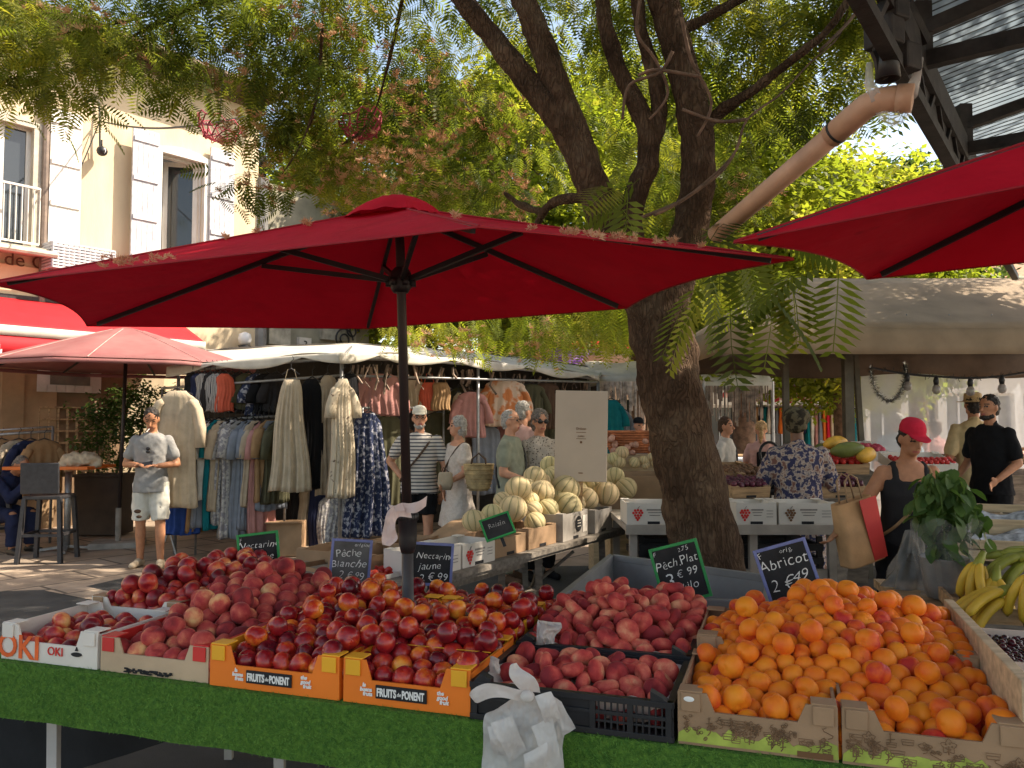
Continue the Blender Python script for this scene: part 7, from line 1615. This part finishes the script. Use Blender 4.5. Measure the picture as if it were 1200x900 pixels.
mb = MB(); mb.grid(lambda u, v: V((xL+.1+(xR-xL)*u, 9.9+.02*math.sin(u*30), zf-.02-.3*v+.03*math.sin(u*14)*v)), 40, 3); mb.build('rear_valance', mat('valance_brown', (.12,.085,.06), .8, .2, 3, .2, 8, trans=.2), cn, True, solid=.005)
pm_ = mat('post_olive', (.1,.085,.06), .5, .2, 6, metal=.3)
for px, Yp, w_ in ((994,8.2,.09),(921,8.6,.06),(1009,8.4,.05)):
    q = W(px,480,Yp); mb = MB(); mb.bar((q.x+(.06 if px == 1009 else 0),Yp,0),(q.x-(.06 if px == 1009 else 0),Yp,zf+.1), w_); mb.build('post', pm_, cn)
mb = MB(); mb.bar((xL,7.7,zf-.05),(xR,7.7,zf-.05), .05); mb.bar((xL+.05,10.5,zf-.05),(xR,10.5,zf-.05), .05); mb.bar((xL+.05,7.7,zf-.05),(xL+.05,10.5,zf-.05), .05); mb.bar((W(994,480,8.2).x,8.2,zf+.05),(W(994,480,8.2).x,10.5,zf), .05); mb.build('roof_bar', pm_, cn)
# clear plastic sheet
ps_ = thing('clear_plastic_sheet', 'hanging clear plastic wind sheet at the back of the beige canopy', 'plastic sheet', W(1100,600,10.0))
m, n, l, p, o = nt_new('clear_sheet'); tcn = n.new('ShaderNodeTexCoord'); t = noise(n, l, 1.3, 5, tcn.outputs['Object']); rr = ramp(n, [(.3,(.4,.4,.4)),(.7,(.72,.72,.72))]); l.new(t.outputs['Fac'], rr.inputs['Fac']); p.inputs['Base Color'].default_value = (.72,.74,.8,1); p.inputs['Roughness'].default_value = .25
tr = n.new('ShaderNodeBsdfTranslucent'); tr.inputs['Color'].default_value = (.7,.73,.8,1); ms = mix_shader(n, l, p.outputs[0], tr.outputs[0], .6, o); tp_ = n.new('ShaderNodeBsdfTransparent'); m2 = n.new('ShaderNodeMixShader'); l.new(rr.outputs['Color'], m2.inputs[0]); l.new(tp_.outputs[0], m2.inputs[1]); l.new(ms.outputs[0], m2.inputs[2]); l.new(m2.outputs[0], o.inputs['Surface']); tb_ = noise(n, l, 3, 4, tcn.outputs['Object']); add_bump(n, l, p, tb_.outputs['Fac'], .5, .05)
xa = W(1012,500,10.2).x; mb = MB(); mb.grid(lambda u, v: V((xa+(8.2-xa)*u, 10.2+.05*math.sin(u*26+v*2), .3+(zf-.32)*v)), 60, 12); mb.build('film', m, ps_, True)
mb = MB(); mb.tube([(xa,10.2,zf-.03),(8.2,10.2,zf-.03)], .015, 6); mb.build('top_cord', M_('black_plastic'), ps_)
# string lights and tinsel
slt = thing('string_lights', 'black festoon cable with unlit round bulbs under the beige canopy', 'string lights', W(1120,440,8.0)); cp = [(1022,431),(1060,438),(1097,441),(1135,443),(1172,441),(1215,434)]; P = [W(x,y,8.0) for x, y in cp]
mb = MB(); pth, _ = spline([(q,.01) for q in P], 6); mb.tube(pth, .012, 6)
for q in pth[::1]:
    for k in range(2): d = V((random.gauss(0,1),random.gauss(0,1),random.gauss(0,1))).normalized()*.045; mb.tube([q, q+d], .003, 4)
mb.build('cable', M_('black_plastic'), slt)
for x, y in ((1063,440),(1097,444),(1137,446),(1174,443)):
    q = W(x,y,8.0); mb = MB(); mb.lathe([(.022,-.06),(.028,-.02),(.02,.01),(.008,.03)], q, 10); sk = mb.build('socket', M_('black_plastic'), slt, True); mb = MB(); mb.lathe([(.004,-.155),(.03,-.145),(.042,-.115),(.034,-.08),(.02,-.06)], q, 12); mb.build('bulb', mat('bulb_glass', (.3,.26,.24), .12, .1, 3, alpha=.75), sk, True)
tn_ = thing('tinsel_garland', 'silver tinsel garland looped beside the canopy post', 'garland', W(1040,450,8.0)); mb = MB(); pth, _ = spline([(W(x,y,8.0),.01) for x, y in ((1020,432),(1026,455),(1040,470),(1054,462),(1061,440),(1060,428))], 8)
for q in pth:
    for k in range(26): d = V((random.gauss(0,1),random.gauss(0,1),random.gauss(0,1))).normalized()*.05; s_ = d.orthogonal().normalized()*.004; mb.add([q-s_, q+s_, q+d], [(0,1,2)])
mb.tube(pth, .006, 5); mb.build('foil', mat('tinsel', (.3,.3,.28), .25, .2, 5, metal=.8), tn_)

# ================================================================= right foreground: basil, bananas, crates, bags
gl_ = mat('clear_wrap', (.3,.3,.3), .08, .2, 9, .9, 18, alpha=.16, spec=1.0); pot_m = mat('pot_grey', (.22,.2,.18), .35, .2, 6)
zsh = W(1100,697,3.6).z
shf = thing('back_shelf', 'wooden shelf behind the apricots carrying the basil pot and bananas', 'shelf', W(1120,700,3.6)); mb = MB(); qx = W(1040,697,3.7).x; mb.box((qx+.65,3.55,zsh-.03), (1.3,.7,.04), rz=-.2); mb.build('board', M_('wood'), shf)
for x in (.1,1.15):
    for y in (3.35,3.75): mb = MB(); mb.bar((qx+x,y-.1*x,zsh-.05),(qx+x,y-.1*x,0), .05); mb.build('leg', M_('wood'), shf)
bs = thing('basil_plant', 'leafy basil plant in a plastic wrapped pot behind the apricots', 'potted plant', (W(1102,697,3.55).x,3.55,zsh)); c = V((W(1108,697,3.55).x,3.55,zsh))
mb = MB(); mb.lathe([(.075,.0),(.09,.06),(.1,.17),(.104,.175),(.095,.17),(.02,.16)], c, 22); mb.build('pot', pot_m, bs, True)
mb = MB(); nn_ = 30
def wrap(u, v): a = 2*PI*u; r_ = .088+.045*v+.012*math.sin(a*7+v*6)+.008*math.sin(a*13-v*9)*(v+.3); return c+V((r_*math.cos(a), r_*math.sin(a), .005+.33*v+.02*math.sin(a*5)*v))
mb.grid(wrap, 60, 14); mb.build('wrapping', gl_, bs, True)
tv = []; tfc = []
def basil_leaf():
    v = []; f = []
    for j in range(5):
        t = j/4; w_ = .34*math.sin(PI*min(1,t*.92+.04))**.8; z = -.35*t*t
        v += [(t,-w_,z+.12*w_),(t,0,z-.04),(t,w_,z+.12*w_)]
    for j in range(4): a = j*3; f += [(a,a+1,a+4,a+3),(a+1,a+2,a+5,a+4)]
    return np.array(v), np.array(f)
P = []
for i in range(260):
    d = np.random.normal(size=3); d /= np.linalg.norm(d); d[2] *= .8; P.append(np.array(c)+np.array((-.0,0,.42))+d*np.array((.118,.11,.19))*np.random.uniform(.5,1))
for i in range(30): P.append(np.array(c)+np.array((np.random.uniform(-.08,.08),np.random.uniform(-.08,.05),np.random.uniform(.2,.32))))
for i in range(14): P.append(np.array(c)+np.array((np.random.uniform(.1,.2),np.random.uniform(-.05,.05),np.random.uniform(.25,.42))))
scatter_mesh('leaves', basil_leaf(), np.array(P), (.05,.095), leaf_mat('leaf_basil', (.03,.06,.016),(.055,.11,.025),(.1,.16,.045),.35), bs, .75)
bpy.data.objects['leaves.001' if 'leaves.001' in bpy.data.objects else 'leaves'].data.polygons.foreach_set('use_smooth', [True]*len(bpy.data.objects['leaves.001' if 'leaves.001' in bpy.data.objects else 'leaves'].data.polygons))
mb = MB()
for i in range(12): a = i*2.4; mb.tube([c+V((.03*math.cos(a),.03*math.sin(a),.15)), c+V((.06*math.cos(a),.06*math.sin(a),.3)), c+V((.12*math.cos(a),.1*math.sin(a),.45))], .004, 5)
mb.build('stem', mat('stem_green', (.08,.14,.03), .6), bs)
sg = thing('silver_bag', 'crumpled translucent grey plastic bag left of the basil pot', 'plastic bag', W(1064,695,3.75)); mb = MB()
def bagf(u, v): a = 2*PI*u; q = W(1066,690,3.75); r_ = .085*(1-.75*v)*(1+.16*math.sin(a*5+v*5)+.1*math.sin(a*9-v*7)); return V((q.x+.02*v+.0+r_*1.25*math.cos(a), q.y+r_*math.sin(a), zsh+.005+.26*v))
mb.grid(bagf, 50, 16); mb.build('film', mat('bag_grey', (.2,.195,.185), .2, .25, 8, .9, 16, trans=.3, alpha=.75), sg, True)
pg = thing('paper_bag', 'brown paper carrier bag with a red panel held beside the woman in the printed blouse', 'bag', W(1004,650,5.1)); q = W(1004,622,5.1); Mb_ = Matrix.Translation(q) @ Matrix.Rotation(.35,4,'Z') @ Matrix.Rotation(-.22,4,'Y')
mb = MB(); mb.loft([(-.2,.14,.07),(-.19,.14,.07),(0,.142,.06),(.2,.14,.04)], 24, Mb_, 5, cap=False); mb.loft([(-.2,.138,.068),(-.198,.138,.068)], 24, Mb_, 5); mb.build('paper', mat('paper_tan', (.5,.27,.12), .75, .15, 5, .3, 20), pg, True, solid=.003)
mb = MB(); mb.prism([(.03,-.19),(.135,-.19),(.135,.2),(.0,.2)], .004, Mb_ @ Matrix.Translation((0,-.074,0))); mb.build('red_panel', M_('card_red'), pg)
for dy in (-.035,.035): mb = MB(); mb.tube([Mb_ @ V((-.06,dy,.19)), Mb_ @ V((-.05,dy,.33)), Mb_ @ V((.0,dy,.37)), Mb_ @ V((.05,dy,.33)), Mb_ @ V((.06,dy,.19))], .006, 6); mb.build('handle', M_('kraft'), pg, True)
# bananas
mat('banana', (.62,.4,.035), .5, .2, 14, .1, 60, c2=(.5,.31,.03)); mat('banana_green', (.22,.23,.03), .5, .25, 10); mat('banana_tip', (.05,.035,.015), .8)
def bunch(px, py, Y, n, L, label, m='banana', rz=0, spread=.16, roll=0, curl=1.1):
    c = W(px, py, Y); M = Matrix.Translation(c) @ Matrix.Rotation(rz,4,'Z') @ Matrix.Rotation(roll,4,'Y'); o = thing('banana_bunch', label, 'bananas', c, 0, None)
    for i in range(n):
        a = (i-(n-1)/2)*spread; row = i % 2; pts = []; rad = []
        for k in range(11):
            t = k/10; th = t*curl; pts.append(M @ Matrix.Rotation(a,4,'Z') @ Matrix.Rotation(-.3*row,4,'Y') @ V((-.02-L*math.sin(th)/curl, 0, -.025*row-L*(1-math.cos(th))/curl))); rad.append(.0185*min(1,.28+t*4.5)*min(1,.35+(1-t)*6))
        mb = MB(); mb.tube(pts, rad, 8); bn = mb.build('banana', MATS[m], o, True)
        mb = MB(); mb.tube([pts[-1], pts[-1]+(pts[-1]-pts[-2]).normalized()*.012], .006, 6); mb.build('tip', M_('banana_tip'), bn)
    mb = MB(); mb.tube([M @ V((.03,0,.012)), M @ V((-.02,0,0)), M @ V((-.045,0,-.01))], [.012,.02,.02], 8); mb.build('stalk', M_('banana_green'), o, True)
    return o
bunch(1150,655,3.3,5,.17,'small yellow banana bunch hanging at the left of the bananas','banana',.3,.2,-.75)
bunch(1183,691,3.05,5,.19,'yellow banana bunch lying in front with fingers to the left','banana',-.1,.13,-.1,.8)
bunch(1165,652,3.4,4,.22,'greenish banana bunch at the back with long curved fingers','banana_green',2.6,.18,.5)
bunch(1206,650,3.3,4,.2,'greenish banana hand cut off by the right edge','banana_green',-.2,.15,-.15)
bunch(1210,668,3.0,6,.19,'yellow banana bunch cut off by the right edge of the picture','banana',.6,.2,-.9)
bunch(1168,672,3.25,5,.17,'yellow banana bunch between the small one and the front one','banana',.8,.2,-.9)
bnb = thing('banana_tray', 'shallow wooden tray under the bananas', 'tray', W(1170,715,3.2)); mb = MB(); q = W(1172,716,3.2); Mq = Matrix.Translation(q) @ Matrix.Rotation(-.32,4,'Z'); mb.box((.08,.05,-.01), (.5,.4,.02), Mq); mb.box((.08,-.15,.015), (.5,.015,.05), Mq); mb.box((.08,.25,.015), (.5,.015,.05), Mq); mb.box((-.17,.05,.015), (.015,.37,.05), Mq); mb.build('board', M_('wood'), bnb)
# wooden crates at right
for i,(px,py,Y,wd,lb) in enumerate(((1172,645,4.5,.55,'pale wooden crate nearest at right, behind the bananas'),(1190,620,4.8,.55,'upper pale wooden crate with paper sheets behind the bananas'),(1140,624,5.2,.45,'pale wooden crate behind the basil leaves'))):
    c = W(px,py,Y); M = Matrix.Translation(c) @ Matrix.Rotation(-.35,4,'Z') @ Matrix.Rotation(.15,4,'X'); o = thing('wooden_crate', lb, 'crate', c, -.35); mb = MB()
    for z in (.03,.09): mb.box((0,0,z-.06), (wd,.012,.05), M); mb.box((0,.38,z-.06), (wd,.012,.05), M); mb.box((-wd/2,.19,z-.06), (.012,.36,.05), M); mb.box((wd/2,.19,z-.06), (.012,.36,.05), M)
    mb.box((0,.19,-.06), (wd,.37,.012), M)
    for x in (-1,1):
        for y in (.02,.36): mb.box((x*(wd/2-.02),y,0), (.025,.025,.13), M)
    mb.build('slats', M_('wood_pale'), o)
    mb = MB(); mb.grid(lambda u, v: M @ V(((u-.5)*wd*.85,.03+.32*v,.02+.02*math.sin(u*9+i)+.015*math.sin(v*8+u*5))), 20, 12); mb.build('paper_sheet', mat('paper_print', (.4,.4,.42), .7, .5, 16), o, True)
    mb = MB(); mb.box((0,.2,-.075-(c.z-.07)/2), (wd*.8,.3,c.z-.1), Matrix.Translation(c) @ Matrix.Rotation(-.35,4,'Z')); mb.build('pedestal', M_('wood_grey'), o)
# ================================================================= far market
def far_stall(px0, px1, py, Y, label, m, dep=2.5, red=False):
    a, b = W(px0,py,Y), W(px1,py,Y); o = thing('far_stall', label, 'market stall', ((a.x+b.x)/2,Y,0)); mb = MB()
    mb.grid(lambda u, v: V((a.x+(b.x-a.x)*u, Y+dep*v, a.z+.35*math.sin(PI*v)+.02*math.sin(u*20))), 24, 8); mb.grid(lambda u, v: V((a.x+(b.x-a.x)*u, Y-.02, a.z-(.12+.07*abs(math.cos(u*18)))*v)), 60, 2); mb.build('awning', m, o, True, solid=.01)
    for x in (a.x,b.x):
        for y in (Y,Y+dep): mb = MB(); mb.tube([(x,y,0),(x,y,a.z)], .03, 8); mb.build('post', M_('steel'), o)
    mb = MB(); mb.box(((a.x+b.x)/2,Y+dep*.5,.8), (b.x-a.x-.2,dep*.6,.06)); mb.build('counter', M_('wood_pale'), o); return o
strm = pattern('awning_stripe_red', 'vstripes', (.7,.5,.48), (.5,.06,.08), 1.2, thr=.5)
far_stall(690,870,441,14.5,'white awning stall seen between the sign board and the trunk',M_('awning_white'))
far_stall(825,905,447,12.5,'white awning stall hung with wind chimes right of the trunk',M_('awning_white'),2)
far_stall(880,1010,462,17,'stall with red striped valance and colourful clothes rail',strm)
cols = ['cloth_coral','cloth_tan','cloth_navy','cloth_teal','cloth_white','cloth_rose','cloth_bluegrey','cloth_orange','cloth_redcap','cloth_cream','cloth_black']
for i in range(26):
    px = 884+i*4.6; lb = ['coral','tan','navy','teal','white','rose','blue grey','orange','crimson','cream','black'][i%11]
    garment('garment', f'{lb} garment hanging on the rail under the striped valance','garment',px,478,17.3,.55 if i < 14 else .9,.35,.4,M_(cols[(i*7)%11]) if False else M_(cols[i%11]),1.0,0,.4,seed=i,hanger=False,group='clothes on the far striped stall')
mb = MB(); mb.tube([W(878,476,17.3),W(1005,476,17.3)], .02, 6); tag(mb.build('clothes_rail', M_('steel')), 'steel rail of the far stall with red striped valance', 'rail')
tb3 = thing('cloth_table', 'table under a white tablecloth behind the boy in white', 'table', W(872,560,11.2)); a, b = W(846,536,11.2), W(893,536,11.2); mb = MB(); mb.box(((a.x+b.x)/2,11.6,a.z/2), (b.x-a.x,.7,a.z)); mb.build('tablecloth', mat('cloth_whiteblue', (.6,.66,.75), .8, .05, 3, .3, 8), tb3, bevel=.03); mb = MB(); mb.box(((a.x+b.x)/2,11.6,a.z+.012), (b.x-a.x-.1,.6,.02)); mb.build('tray', M_('wood'), tb3)
# wind chimes at far stall
mb = MB()
for i in range(34): q = W(828+i*2.2+random.uniform(-1,1), 452, 12.4); mb.tube([q, q-V((0,0,random.uniform(.15,.7)))], random.uniform(.006,.02), 5)
tag(mb.build('wind_chimes', mat('chime', (.2,.16,.13), .6, .5, 9)), 'cluster of wind chimes and trinkets hanging under the white awning right of the trunk', kind='stuff')
mb = MB()
for i in range(50): q = W(700+i*1.7+random.uniform(-1,1), 447, 14.3); mb.tube([q, q-V((0,0,random.uniform(.15,.9)))], random.uniform(.01,.03), 5)
tag(mb.build('hanging_trinkets', mat('trinket', (.6,.5,.42), .6, .4, 9)), 'pale trinkets hanging under the white awning beyond the sign board', kind='stuff')
# no parking sign
sgn = thing('no_parking_sign', 'round blue and red no parking sign on a grey pole beyond the stalls', 'road sign', (W(978,444,20).x,20,0)); q = W(978,444,20); mb = MB(); mb.tube([(q.x,20.06,0),(q.x,20.06,q.z+.3)], .035, 8); mb.build('pole', M_('steel'), sgn)
Ms = Matrix.Translation(q) @ Matrix.Rotation(PI/2,4,'X'); mb = MB(); mb.lathe([(.22,-.01),(.22,.01)], n=28, M=Ms); mb.build('disc', mat('sign_red', (.6,.03,.03), .4), sgn); mb = MB(); mb.lathe([(.165,.012),(.165,.016)], n=28, M=Ms); mb.build('blue_face', mat('sign_blue', (.03,.12,.5), .4), sgn); mb = MB(); mb.box((0,-.02,0), (.34,.006,.05), Matrix.Translation(q) @ Matrix.Rotation(.785,4,'Y')); mb.build('red_bar', M_('sign_red'), sgn)
# far red awning at the pinkish house and purple hanging flowers
fa = thing('red_shop_awning', 'far red shop awning with white edge on the pinkish house', 'awning', W(690,410,22)); a, b = W(630,409,22.4), W(742,409,22.4); mb = MB(); mb.grid(lambda u, v: V((a.x+(b.x-a.x)*u, 23.6-1.4*v, a.z+.35-.35*v)), 8, 3); mb.build('canopy', redaw, fa, solid=.02); mb = MB(); mb.box(((a.x+b.x)/2,22.19,a.z-.1), (b.x-a.x,.02,.2)); mb.build('valance', M_('awning_white'), fa)
fl = thing('hanging_flowers', 'purple flowers hanging before the far pinkish house', 'flowers', W(663,425,16)); scatter_mesh('blossoms', tuft(), np.concatenate([cloud(660,424,16,20,12,.3,120,rng)]), (.08,.14), leaf_mat('purple', (.25,.12,.4),(.4,.2,.55),(.55,.35,.65),.3), fl, 0)
mb = MB(); q = W(662,432,16); mb.tube([V((q.x,16,0)), q], .03, 6); mb.build('stem', M_('bark_smooth'), fl)
# pushchair
pc_ = thing('pushchair', 'black folding pushchair in front of the blonde woman', 'pushchair', W(905,600,9.9)); q = W(902,545,9.9); mb = MB(); mb.tube([q+V((.12*math.cos(a),0,.14+.14*math.sin(a))) for a in [6.29*k/18 for k in range(19)]], .018, 6); mb.tube([q+V((-.1,0,.05)), q+V((.1,.3,-.4)), q+V((.1,.35,-.95))], .016, 6); mb.tube([q+V((.2,0,.05)), q+V((.3,.3,-.4)), q+V((.25,.35,-.95))], .016, 6); mb.build('frame', M_('black_plastic'), pc_, True)
mb = MB(); mb.box(q+V((.15,.25,-.35)), (.36,.4,.05)); mb.box(q+V((.15,.42,-.1)), (.36,.05,.5)); mb.build('seat', M_('cloth_black'), pc_, bevel=.02)
for x in (0,.32):
    for y in (.1,.55): mb = MB(); mb.tube([V((q.x+x,q.y+y,.09))+V((0,.08*math.cos(a),.08*math.sin(a))) for a in [6.29*k/14 for k in range(15)]], .018, 6); mb.build('wheel', M_('black_plastic'), pc_, True)
